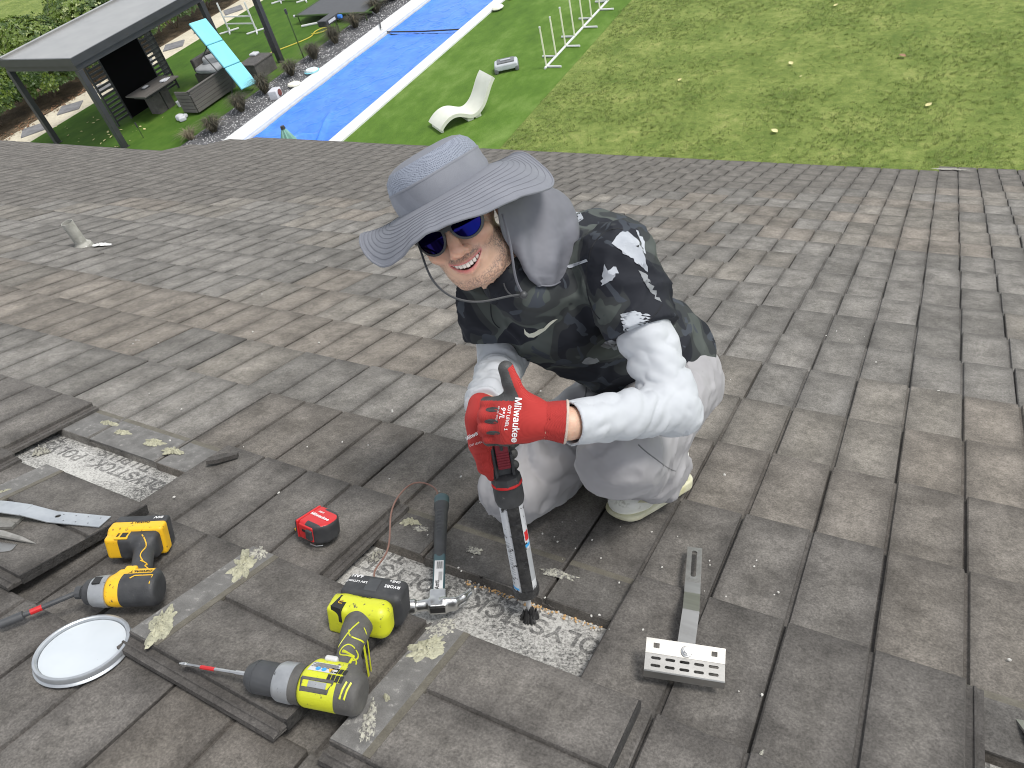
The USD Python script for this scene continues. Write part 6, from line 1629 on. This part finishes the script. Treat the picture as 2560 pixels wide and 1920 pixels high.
def shirtf(P):
    d = torso(P)
    w = nfold(P, A(9, 9, 9), 0.022, 11) + ridge(P, A(8, 8, 8), 0.012, 12)
    # drag folds from the shoulder down the front
    wv_, s, L = wr(P, seen(1250, 600, 1.60), seen(1250, 830, 1.70), 4.0, 0.0, 0)
    d = d + w
    sl = cone(P, J['shL'], hemL + axL * 0.05, 0.083, 0.074) + wr(P, J['shL'], hemL, 34, 0.006, 0.7)[0] + nfold(P, A(16, 16, 16), 0.010, 5) + ridge(P, A(14, 14, 14), 0.008, 15)
    sl = smax(sl, ((P - f32(hemL)) @ f32(hem_dir)), 0.004)
    d = smin(d, sl, 0.035)
    sr = cone(P, J['shR'], hemR + axR * 0.05, 0.080, 0.070) + wr(P, J['shR'], hemR, 40, 0.006, 0.2)[0] + ridge(P, A(14, 14, 14), 0.007, 16)
    sr = smax(sr, ((P - f32(hemR)) @ f32(axR)), 0.004)
    d = smin(d, sr, 0.03)
    # hem of the shirt: cut at the hips
    hemP, hemN = seen(1440, 800, 1.97), unit(seen(1440, 800, 1.97) - seen(1230, 655, 1.68))
    d = smax(d, ((P - f32(hemP)) @ f32(hemN)) - 0.035, 0.006)
    # collar: cloth closes round the neck
    hd_ = HF(A(0, -0.04, -0.03)) - J['neck']
    d = smin(d, cone(P, J['neck'] - 0.15 * hd_, J['neck'] + 0.20 * hd_, 0.070, 0.066), 0.03)
    d = smax(d, -cone(P, J['neck'] + 0.20 * hd_, J['neck'] + 0.9 * hd_, 0.047, 0.075), 0.004)
    return d
# camouflage
n_ = {'g': ('texture_coordinate', {}), 'w': ('noise_texture', {'scale': 9.0, 'detail': 2.0}), 'mw': ('mix_vector', {'fac': 0.12}), 'n': ('noise_texture', {'scale': 7.0, 'detail': 1.8, 'roughness': 0.4, 'distortion': 0.6}), 'n2': ('noise_texture', {'scale': 13.0, 'detail': 2.5, 'distortion': 0.8}),
      'r': ('rgb_ramp', {'ramp': [(0.0, (0.009, 0.0105, 0.0155)), (0.47, (0.009, 0.0105, 0.0155)), (0.475, (0.024, 0.027, 0.029)), (0.545, (0.026, 0.029, 0.030)), (0.55, (0.050, 0.058, 0.054)), (0.635, (0.064, 0.073, 0.068)), (0.64, (0.009, 0.0105, 0.0155))]}),
      'r2': ('rgb_ramp', {'ramp': [(0.0, (0, 0, 0)), (0.59, (0, 0, 0)), (0.595, (1, 1, 1)), (1, (1, 1, 1))]}), 'm': ('mix', {'mix_type': 'mix', 'color2': (0.034, 0.04, 0.05)}),
      'f': ('noise_texture', {'scale': 900.0, 'detail': 2.0}), 'b': ('bump', {'distance': 0.0004}), 'p': ('principled_bsdf', {'roughness': 0.8, 'specular_ior_level': 0.3})}
MAT['camouflage'] = usdkit.material(stage, '/World/Looks/camouflage', n_, [('g.object', 'n.vector'), ('g.object', 'n2.vector'), ('g.object', 'f.vector'), ('n.fac', 'r.fac'), ('n2.fac', 'r2.fac'), ('r.color', 'm.color1'), ('r2.color', 'm.fac'), ('m.color', 'p.base_color'), ('f.fac', 'b.height'), ('b.normal', 'p.normal')], surface='p.BSDF')
sp_ = np.array([seen(1040, 630, 1.5), seen(1560, 800, 2.2), seen(1290, 430, 1.6), seen(1240, 860, 1.7), seen(1440, 720, 1.4), seen(1250, 500, 2.0)])
shm = nets(shirtf, sp_.min(0) - 0.06, sp_.max(0) + 0.06, 0.0055)
sh = part('shirt', shm, 'camouflage', pr, smooth=True)
hd_ = HF(A(0, -0.04, -0.03)) - J['neck']; e1 = unit(np.cross(hd_, A(0, 0, 1))); e2 = unit(np.cross(hd_, e1)); cc_ = J['neck'] + 0.215 * hd_
part('collar', tube(np.array([cc_ + (0.059 + 0.003 * math.sin(3 * a)) * (math.cos(a) * e1 + math.sin(a) * e2) + 0.004 * math.sin(2 * a) * unit(hd_) for a in np.linspace(0, 2 * math.pi, 48)]), 0.0095, 9, False), 'camouflage', sh)
M('print_pale', (0.34, 0.36, 0.39), (0.28, 0.30, 0.33), 30, 0.8)
M('print_grey', (0.16, 0.17, 0.18), (0.2, 0.21, 0.22), 30, 0.8)
M('print_cream', (0.6, 0.6, 0.5), rough=0.6)
def decal(name, pts, depth, f, mat, parent, lift=0.0009, e=0.010, region=None):
    """a flat print laid on a garment; pts in the 2212 x 1659 view"""
    P = np.array(pts, float); c = (P.min(0) + P.max(0)) / 2
    o = seen(c[0], c[1], depth); zf_ = unit(CAM - o); xf = unit(CW[0] - zf_ * (CW[0] @ zf_)); yf_ = np.cross(zf_, xf)
    s = depth * KX / FPX
    poly = Pg(np.c_[(P[:, 0] - c[0]) * s, -(P[:, 1] - c[1]) * s]).buffer(0)
    polys = getattr(poly, 'geoms', [poly])
    ms = []
    for g in polys:
        m = prism(g, 0, 0.0003); v, fc = trimesh.remesh.subdivide_to_size(m.vertices, m.faces, e); ms.append(trimesh.Trimesh(v, fc, process=False))
    return part(name, drape(trimesh.util.concatenate(ms), Fr(o, xf, yf_, zf_), f, lift, 0.25), mat, parent, smooth=False)
z4 = lambda *ps: [((1100 + a * 0.31646) / KX, (500 + b * 0.31646) / KX) for a, b in ps]
sw_ = np.array(z4((662, 1015), (666, 1060), (695, 1086), (740, 1088), (785, 1062), (830, 1032), (872, 988), (930, 940), (890, 950), (855, 975), (820, 1012), (780, 1025), (745, 1047), (705, 1058), (680, 1042)))
decal('chest_mark', sw_, 1.55, shirtf, 'print_cream', sh)
def brush(pts, depth, mat='print_pale', rag=8, seed=1, amp=6.0):
    """a ragged brush stroke: the outline is broken up into bristle marks on its second half"""
    P = np.array(pts, float); t = np.random.default_rng(seed); out = []
    for k in range(len(P)):
        a, b = P[k], P[(k + 1) % len(P)]
        n = max(2, int(np.linalg.norm(b - a) / 5))
        d = (b - a) / np.linalg.norm(b - a); nn = A(-d[1], d[0])
        for q in range(n):
            out.append(a + (b - a) * q / n + nn * t.normal(0, amp * 0.35) * (1 if k % 2 else 0.25))
    decal('brush_print', out, depth, shirtf, mat, sh)
brush(z4((1360, 345), (1420, 260), (1480, 250), (1560, 320), (1610, 420), (1640, 560), (1590, 520), (1520, 470), (1440, 400)), 1.5, seed=1)
brush(z4((1280, 600), (1300, 540), (1390, 530), (1405, 575), (1340, 640), (1285, 675)), 1.5, seed=2, amp=10)
for k in range(5):
    brush(z4((1425 + 6 * k, 905 + 28 * k), (1520, 880 + 26 * k), (1640 - 4 * k, 900 + 22 * k), (1660, 912 + 22 * k), (1540, 908 + 28 * k), (1440 + 6 * k, 925 + 28 * k)), 1.45, seed=3 + k, amp=3)
brush(z4((1265, 1155), (1330, 1105), (1400, 1120), (1400, 1195), (1330, 1180)), 1.55, 'print_grey', seed=9)
brush(z4((1120, 1290), (1155, 1245), (1240, 1245), (1260, 1270), (1180, 1300)), 1.6, 'print_grey', seed=10, amp=9)
brush(z4((1070, 90), (1100, 85), (1135, 150), (1090, 175)), 1.6, seed=11)
brush(z4((1545, 240), (1570, 245), (1615, 350), (1625, 420), (1590, 340)), 1.55, seed=12)
brush(z4((1000, 520), (1150, 470), (1165, 485), (1020, 540)), 1.55, seed=13, amp=2)
brush(z4((1570, 560), (1640, 600), (1750, 800), (1700, 770), (1640, 690)), 1.5, 'print_grey', seed=14)
M('seam_dark', (0.006, 0.007, 0.01), rough=0.9)
def seam(pts, depth, f, parent, mat='seam_dark', r=0.0014):
    P = np.array([seen(a, b, depth) for a, b in pts]); P = spline(P, 40)
    o = P.mean(0); z_ = unit(CAM - o); x_ = unit(CW[0] - z_ * (CW[0] @ z_)); y_ = np.cross(z_, x_); fr = Fr(o, x_, y_, z_)
    q = fr.inv(P); q[:, 2] = 0
    part('seam', drape(tube(q, r, 5), fr, f, 0.0, 0.25), mat, parent)
seam(z4((1180, 470), (1195, 390), (1260, 290), (1350, 235), (1440, 235)), 1.55, shirtf, sh)
seam(z4((1165, 480), (1155, 620), (1170, 760), (1215, 880), (1260, 930)), 1.55, shirtf, sh)
seam(z4((1375, 1100), (1500, 1050), (1640, 960), (1750, 830)), 1.48, shirtf, sh)
seam(z4((370, 690), (400, 800), (410, 930), (470, 1010)), 1.62, shirtf, sh)

# --- white under-sleeves
M('sleeve_white', (0.36, 0.378, 0.40), (0.41, 0.428, 0.45), 10, 0.7, 0.0003, 700, sss=0.0)
def sleeveL(P):
    el, w = J['elL'], J['wrL']
    up_ = hemL - axL * 0.05
    w1, s, L = wr(P, up_, el, 62, 1.0, 0.4, 0.5); c1 = cone(P, up_, el, 0.060, 0.049) - 0.0065 * w1 * np.clip(s / (0.5 * L), 0.15, 1)
    w2, s2, L_2 = wr(P, el, w, 72, 1.0, 1.9, 2.4); c2 = cone(P, el, w - 0.0 * axL, 0.050, 0.0420) - 0.0055 * w2 * np.clip(1.25 - s2 / L_2, 0.15, 1)
    d = smin(c1, c2, 0.02) + nfold(P, A(22, 22, 22), 0.008, 3)
    ax = unit(w - el)
    d = smax(d, (P - f32(w)) @ f32(ax) + 0.004, 0.002)
    return smax(d, -(cone(P, w - ax * 0.05, w + ax * 0.05, 0.036, 0.036)), 0.002)
def sleeveR(P):
    el, w = J['elR'], J['wrR']; up_ = hemR - axR * 0.05
    w1, s, L = wr(P, up_, el, 60, 1.0, 0.2); c1 = cone(P, up_, el, 0.056, 0.054) - 0.0055 * w1
    w2, s2, L_2 = wr(P, el, w, 95, 1.0, 0.9); c2 = cone(P, el, w, 0.056, 0.041) - 0.0055 * w2
    d = smin(c1, c2, 0.02) + nfold(P, A(22, 22, 22), 0.006, 8)
    ax = unit(w - el)
    return smax(d, (P - f32(w)) @ f32(ax) + 0.012, 0.002)
def bb(*p, r=0.09):
    p = np.array(p); return p.min(0) - r, p.max(0) + r
part('sleeve', nets(sleeveL, *bb(hemL - axL * 0.06, J['elL'], J['wrL']), 0.0033), 'sleeve_white', pr, smooth=True)
part('sleeve', nets(sleeveR, *bb(hemR - axR * 0.06, J['elR'], J['wrR']), 0.004), 'sleeve_white', pr, smooth=True)

# --- trousers
M('trouser', (0.25, 0.245, 0.253), (0.295, 0.29, 0.298), 7, 0.8, 0.0003, 800, dirt=(0.1, 0.1, 0.1), dlo=0.76, dhi=0.78, dscale=50)
def trouf(P):
    d = ell(P, WORLD, seen(1420, 812, 2.0), (0.150, 0.150, 0.145))
    w1, s, L = wr(P, J['hipL'], J['knL'], 26, 1.0, 0.3, 1.0)
    t1 = cone(P, J['hipL'], J['knL'], 0.106, 0.085) - 0.010 * w1 * np.clip(1.15 - s / L, 0.1, 1)
    w2, s, L = wr(P, J['knL'], J['anL'], 40, 1.0, 1.0, 2.0)
    t2 = cone(P, J['knL'], J['anL'], 0.084, 0.060) - 0.010 * w2 * np.clip(s / L, 0.1, 1)
    # spare cloth behind the knee and over the calf
    t2 = smin(t2, cone(P, seen(1400, 960, 1.72), seen(1440, 1000, 1.84), 0.07, 0.055) - 0.004 * w2, 0.03)
    d = smin(d, smin(t1, t2, 0.03), 0.05)
    w3, s, L = wr(P, J['hipR'], J['knR'], 24, 1.0, 2.0, 0.5)
    t3 = cone(P, J['hipR'], J['knR'], 0.106, 0.078) - 0.012 * w3
    w4, s, L = wr(P, J['knR'], J['anR'], 30, 1.0, 0.0, 1.5)
    t4 = cone(P, J['knR'], J['anR'], 0.077, 0.068) - 0.010 * w4
    d = smin(d, smin(t3, t4, 0.03), 0.04) + nfold(P, A(11, 11, 11), 0.018, 21) + ridge(P, A(13, 13, 13), 0.007, 22)
    n = (P - f32(A(0, 0, GZ))) @ f32(RN)
    d = smax(d, -(n - 0.004), 0.02)
    return smax(d, ((P - f32(J['anL'])) @ f32(unit(J['anL'] - J['knL']))) - 0.028 if False else d - 1, 0.004)
def troucut(P):
    d = trouf(P)
    c = ((P - f32(J['anL'])) @ f32(unit(J['anL'] - J['knL']))) - 0.012
    nearL = cone(P, J['anL'], J['anL'] + unit(J['anL'] - J['knL']) * 0.2, 0.13, 0.13)
    return smax(d, np.where(nearL < 0, c, -1.0).astype(np.float32), 0.003)
tm_ = nets(troucut, *bb(J['hipL'], J['hipR'], J['knL'], J['knR'], J['anL'], J['anR'], seen(1420, 812, 2.0), r=0.17), 0.006)
tr_ = part('trousers', tm_, 'trouser', pr, smooth=True)
z5 = lambda *ps: [((1100 + a * 0.31646) / KX, (850 + b * 0.31646) / KX) for a, b in ps]
M('seam_grey', (0.12, 0.12, 0.125), rough=0.9)
seam(z5((1580, 835), (1640, 890), (1720, 950), (1810, 1015), (1870, 1040)), 1.62, troucut, tr_, 'seam_grey')
seam(z5((1155, 370), (1150, 420), (1140, 470)), 1.85, troucut, tr_, 'seam_grey')

# --- shoe
ua = unit(A(0.36, 0.93)); sX = ua[0] * RU + ua[1] * RV; sYv = np.cross(RN, sX)
SF = Fr(roofp(-0.118, -0.872, 0.0), sX, sYv, RN)        # x from toe to heel
M('shoe_white', (0.66, 0.66, 0.62), (0.56, 0.56, 0.5), 14, 0.55, 0.0008, 160, dirt=(0.3, 0.29, 0.24), dlo=0.58, dhi=0.68, dscale=30)
M('shoe_sole', (0.40, 0.385, 0.22), (0.5, 0.49, 0.38), 16, 0.6, 0.001, 150, dirt=(0.2, 0.19, 0.15), dlo=0.62, dhi=0.7, dscale=40)
def shoe_plan(P, gr=0.0):
    return np.minimum(np.minimum(cone(P * A(1, 1, 0).astype(np.float32), (0.055, 0.004, 0), (0.12, 0.006, 0), 0.048 + gr, 0.050 + gr), cone(P * A(1, 1, 0).astype(np.float32), (0.12, 0.006, 0), (0.245, -0.004, 0), 0.050 + gr, 0.036 + gr)), 9)
def sole(P):
    d = shoe_plan(P, 0.004)
    top = P[:, 2] - (0.018 + 0.014 * np.clip((P[:, 0] - 0.1) / 0.15, 0, 1)); bot = (0.003 + 0.012 * np.clip((0.03 - P[:, 0]) / 0.04, 0, 1) ** 2) - P[:, 2]
    return smax(smax(d, top, 0.008), bot, 0.006)
def upper(P):
    d = smin(ell(P, F0, (0.062, 0.004, 0.036), (0.060, 0.047, 0.032)), cone(P, (0.10, 0.004, 0.04), (0.20, -0.002, 0.055), 0.044, 0.040), 0.03)
    d = smin(d, cone(P, (0.20, -0.002, 0.055), (0.225, -0.004, 0.10), 0.040, 0.036), 0.02)
    d = smin(d, cone(P, (0.12, 0.0, 0.07), (0.17, 0.0, 0.10), 0.030, 0.034), 0.02)
    d = smax(d, smax(shoe_plan(P, 0.001), 0.012 - P[:, 2], 0.004), 0.004)
    g = np.abs(((P[:, 0] * 1.3 + P[:, 2]) * 90) % 1 - 0.5)
    return d + 0.0012 * (g < 0.06) * (P[:, 2] > 0.035)
sh_ = part('shoe', SF.m(nets(upper, (-0.02, -0.07, 0.0), (0.29, 0.07, 0.15), 0.003)), 'shoe_white', pr, smooth=True)
part('sole', SF.m(nets(sole, (-0.02, -0.07, -0.004), (0.30, 0.07, 0.06), 0.003)), 'shoe_sole', sh_, smooth=True)
sideY = 1 if (SF.R[1] @ CW[0]) > 0 else -1
sideV = unit(CAM - SF(A(0.2, 0, 0.06)))
upw = lambda P: upper(SF.inv(P).astype(np.float32))
decal('heel_mark', z5((1725, 1225), (1735, 1190), (1762, 1155), (1800, 1150), (1815, 1165), (1790, 1205), (1760, 1240), (1735, 1242)), 1.80, upw, 'ink_black', sh_, 0.0012, 0.006)
decal('yellow_panel', z5((1560, 1285), (1640, 1210), (1690, 1195), (1690, 1250), (1640, 1285)), 1.80, upw, 'shoe_sole', sh_, 0.001, 0.006)
# the other foot, tucked behind
part('shoe', nets(lambda P: smin(cone(P, J['anR'], J['anR'] + A(0.05, 0.14, -0.07), 0.04, 0.036), cone(P, J['anR'] + A(0, 0.02, -0.01), J['anR'] + A(0.02, 0.06, 0.03), 0.04, 0.03), 0.02), *bb(J['anR'], J['anR'] + A(0.05, 0.14, -0.07), r=0.07), 0.006), 'shoe_white', pr, smooth=True)

# --- gloves
n_ = {'g': ('texture_coordinate', {}), 'w': ('wave_texture', {'scale': 260.0, 'distortion': 3.0, 'detail': 2.0}), 'r': ('rgb_ramp', {'ramp': [(0.2, (0.33, 0.018, 0.016)), (0.7, (0.46, 0.034, 0.028))]}), 'b': ('bump', {'distance': 0.0006}), 'p': ('principled_bsdf', {'roughness': 0.8})}
MAT['glove_knit'] = usdkit.material(stage, '/World/Looks/glove_knit', n_, [('g.object', 'w.vector'), ('w.fac', 'r.fac'), ('r.color', 'p.base_color'), ('w.fac', 'b.height'), ('b.normal', 'p.normal')], surface='p.BSDF')
M('glove_dip', (0.03, 0.03, 0.03), (0.05, 0.05, 0.048), 40, 0.55, 0.0008, 500, dirt=(0.2, 0.19, 0.18), dlo=0.66, dhi=0.74, dscale=120)
M('knit_rim', (0.5, 0.42, 0.36), (0.42, 0.34, 0.28), 60, 0.9, 0.001, 400)
def chain(P, pts, rs, d=None, k=0.006):
    for q in range(len(pts) - 1):
        c = cone(P, pts[q], pts[q + 1], rs[q], rs[q + 1]); d = c if d is None else smin(d, c, k)
    return d
wl = seen(1172, 908, 1.335)
kn = [seen(1092, 870, 1.305), seen(1086, 896, 1.300), seen(1086, 922, 1.305), seen(1092, 945, 1.318)]
p1 = [seen(1052, 872, 1.315), seen(1047, 897, 1.31), seen(1047, 923, 1.315), seen(1056, 946, 1.328)]
p2 = [seen(1050, 884, 1.352), seen(1045, 907, 1.348), seen(1046, 931, 1.35), seen(1056, 951, 1.358)]
p3 = [seen(1078, 892, 1.368), seen(1075, 913, 1.366), seen(1076, 935, 1.368), seen(1082, 953, 1.372)]
rad = [0.0118, 0.0122, 0.0116, 0.0105]
th = [seen(1150, 880, 1.325), seen(1118, 858, 1.305), seen(1104, 826, 1.290), seen(1093, 796, 1.283)]
def handL(P):
    d = None
    for k in range(4):
        c = cone(P, wl, kn[k], 0.0255, 0.0165); d = c if d is None else smin(d, c, 0.018)
    d = smin(d, cone(P, seen(1130, 900, 1.325), seen(1130, 925, 1.345), 0.026, 0.026), 0.02)
    for k in range(4):
        r = rad[k]; d = smin(d, chain(P, [kn[k], p1[k], p2[k], p3[k]], [r * 1.12, r, r * 0.95, r * 0.9]), 0.005)
    d = smin(d, chain(P, th, [0.021, 0.0185, 0.0155, 0.0140]), 0.014)
    return d
hl = nets(handL, *bb(wl, *kn, *p1, *p3, *th, r=0.04), 0.0022)
tha, thd = th[1], unit(th[3] - th[1])
def dipL(c):
    v = c - th[2]; ax = v @ thd; side = v - ax[:, None] * thd
    rgt = CW[0]; dwn = CW[1]; fw = CW[2]
    s2 = (c - th[1]) @ unit(th[3] - th[1])
    on_thumb = (s2 > -0.012) & (np.linalg.norm((c - th[1]) - s2[:, None] * unit(th[3] - th[1]), axis=1) < 0.026) & ((c - kn[0]) @ dwn < -0.004)
    t_left = (side @ rgt) < 0.0045 + 0.0 * ax
    tip = (c - th[3]) @ thd > 0.004
    under = ((c - seen(1100, 950, 1.33)) @ dwn > 0.0065) | (((c - p2[1]) @ fw > 0.002) & ((c - wl) @ rgt < -0.02))
    # web between thumb and index
    web = ((c - kn[0]) @ dwn < -0.004) & ((c - seen(1110, 868, 1.31)) @ rgt < 0.0) & ~on_thumb
    return (on_thumb & (t_left | tip)) | under | web
a_, b_ = splitmesh(hl, dipL)
gl = part('glove', b_, 'glove_knit', pr, smooth=True, label='left glove, thumb up')
part('glove_palm', a_, 'glove_dip', gl, smooth=True)
for k in range(3):
    m_ = (p1[k] * 0.62 + kn[k] * 0.38 + p1[k + 1] * 0.62 + kn[k + 1] * 0.38) / 2
    dv_ = unit(kn[k] - p1[k]); o_ = m_ - CW[2] * 0.012
    part('finger_gap_shade', drape(prism([(0.0125 * math.cos(a), 0.0042 * math.sin(a)) for a in np.arange(16) * math.pi / 8], 0, 0.0003).subdivide(), Fr(o_, unit(dv_ + CW[2] * (-dv_ @ CW[2])), np.cross(-CW[2], unit(dv_ + CW[2] * (-dv_ @ CW[2]))), -CW[2]), handL, 0.0004, 0.06), 'glove_dip', gl, smooth=False)
ca = unit(seen(1228, 912, 1.335) - wl)
def cuff(P):
    a0, a1 = wl - ca * 0.006, seen(1222, 911, 1.335)
    s = (P - f32(wl)) @ f32(ca)
    d = cone(P, a0, a1, 0.0335, 0.0395) + 0.0008 * np.sin(s * 2 * np.pi / 0.0045) + nfold(P, A(40, 40, 40), 0.005, 2)
    d = smax(d, s - np.float32((a1 - wl) @ ca), 0.002)
    return smax(d, -cone(P, a0 + ca * 0.01, a1 + ca * 0.05, 0.031, 0.036), 0.002)
part('cuff', nets(cuff, *bb(wl, seen(1222, 911, 1.335), r=0.055), 0.0022), 'glove_knit', gl, smooth=True)
e1 = unit(np.cross(ca, A(0, 0, 1))); e2 = np.cross(ca, e1); ce = seen(1222, 911, 1.335)
part('cuff_rim', tube(np.array([ce + 0.0385 * (math.cos(a) * e1 + math.sin(a) * e2) for a in np.linspace(0, 2 * math.pi, 40)]), 0.0026, 7, False), 'knit_rim', gl)
def ptext(s, h, px, depth, rot, f, parent, mat='ink_white', bold=True):
    """printed lettering on a glove; rot: degrees clockwise in the view"""
    o = seen(px[0], px[1], depth); z_ = unit(CAM - o); x_ = unit(CW[0] - z_ * (CW[0] @ z_)); y_ = np.cross(z_, x_)
    a = math.radians(-rot); X = math.cos(a) * x_ + math.sin(a) * y_; Y = np.cross(z_, X)
    part('lettering', drape(txt(s, h, 0.0002, bold).subdivide(), Fr(o, X, Y, z_), f, 0.0005, 0.10), mat, parent, smooth=False)
ptext('Milwaukee', 0.0115, (1116, 908), 1.29, 95, handL, gl)
ptext('CUT LEVEL 1', 0.0052, (1097, 903), 1.29, 100, handL, gl)
ptext('9"/L', 0.0078, (1085, 893), 1.29, 100, handL, gl)
ptext('48-22-8902', 0.0030, (1075, 893), 1.29, 102, handL, gl, bold=False)
# right hand round the gun's handle
hR = [seen(1048, 884, 1.455), seen(1041, 915, 1.44), seen(1042, 960, 1.445)]
kR = [seen(1050, 958, 1.425), seen(1046, 985, 1.432), seen(1050, 1010, 1.44)]
def handR(P):
    d = chain(P, hR, [0.028, 0.028, 0.026])
    d = smin(d, cone(P, seen(1035, 905, 1.42), seen(1038, 950, 1.42), 0.022, 0.022), 0.02)
    d = smin(d, cone(P, seen(1036, 872, 1.43), seen(1038, 900, 1.42), 0.021, 0.023), 0.02)
    for k in range(3):
        q = kR[k]; r = 0.0122 - 0.0006 * k
        d = smin(d, chain(P, [hR[2] + (hR[1] - hR[2]) * (0.35 - 0.4 * k), q + CW[0] * -0.004, q + CW[0] * 0.02 + CW[2] * 0.045, q + CW[0] * 0.055 + CW[2] * 0.05], [0.016, r * 1.1, r, r * 0.95]), 0.007)
    d = smin(d, cone(P, hR[2], seen(1062, 1030, 1.455), 0.020, 0.009), 0.015)
    return d
hr = nets(handR, *bb(*hR, *kR, seen(1110, 1000, 1.5), seen(1062, 1030, 1.46), r=0.06), 0.0025)
def dipR(c):
    fw = CW[2]; rgt = CW[0]
    return ((c - hR[2]) @ rgt > 0.022) | (((c - hR[2]) @ fw > 0.035))
a_, b_ = splitmesh(hr, dipR)
gr_ = part('glove', b_, 'glove_knit', pr, smooth=True, label='right glove gripping the caulking gun')
part('glove_palm', a_, 'glove_dip', gr_, smooth=True)
ptext('Milwaukee', 0.007, (1029, 936), 1.40, -28, handR, gr_)
ptext('CUT LEVEL 1', 0.0035, (1030, 958), 1.40, -18, handR, gr_, bold=False)
for q, (a, b, zz) in enumerate(((1104, 958, 1.475), (1098, 985, 1.48))):
    tip = seen(a, b, zz); part('fingertip', nets(lambda P: cone(P, tip, tip - CW[0] * 0.03 + CW[2] * 0.012, 0.0125 - 0.001 * q, 0.0115), *bb(tip, tip - CW[0] * 0.03, r=0.03), 0.003), 'glove_dip', gr_, smooth=True)

# ---------------------------------------------------------------- crumbs and dust flecks on the slates
M('crumb_white', (0.5, 0.49, 0.46), (0.42, 0.41, 0.38), 30, 0.8)
M('crumb_orange', (0.45, 0.26, 0.1), (0.5, 0.33, 0.16), 30, 0.8)
def scatter(name, n, u0, u1, v0, v1, n0, smin_, smax_, mats, seed):
    r = np.random.default_rng(seed)
    uv = np.c_[r.uniform(u0, u1, n), r.uniform(v0, v1, n)]
    pos = uv[:, :1] * RU + uv[:, 1:] * RV + n0 * RN + A(0, 0, GZ)
    return instancer(name, [pebble(11), pebble(12), pebble(13)], pos, r.uniform(smin_, smax_, (n, 1)) ** 1.0, r.uniform(0, 6.3, n), mats)
scatter('mortar_crumbs', 170, -2.6, 1.4, -2.0, 0.9, -0.012, 0.003, 0.009, ['crumb_white'] * 3, 5)
scatter('mortar_crumbs', 60, -0.4, 0.3, -1.3, -0.75, -0.012, 0.002, 0.006, ['crumb_white'] * 3, 6)
scatter('sawdust_crumbs', 150, -0.36, -0.02, -1.182, -1.166, -0.060, 0.002, 0.007, ['crumb_orange', 'crumb_orange', 'crumb_white'], 7)
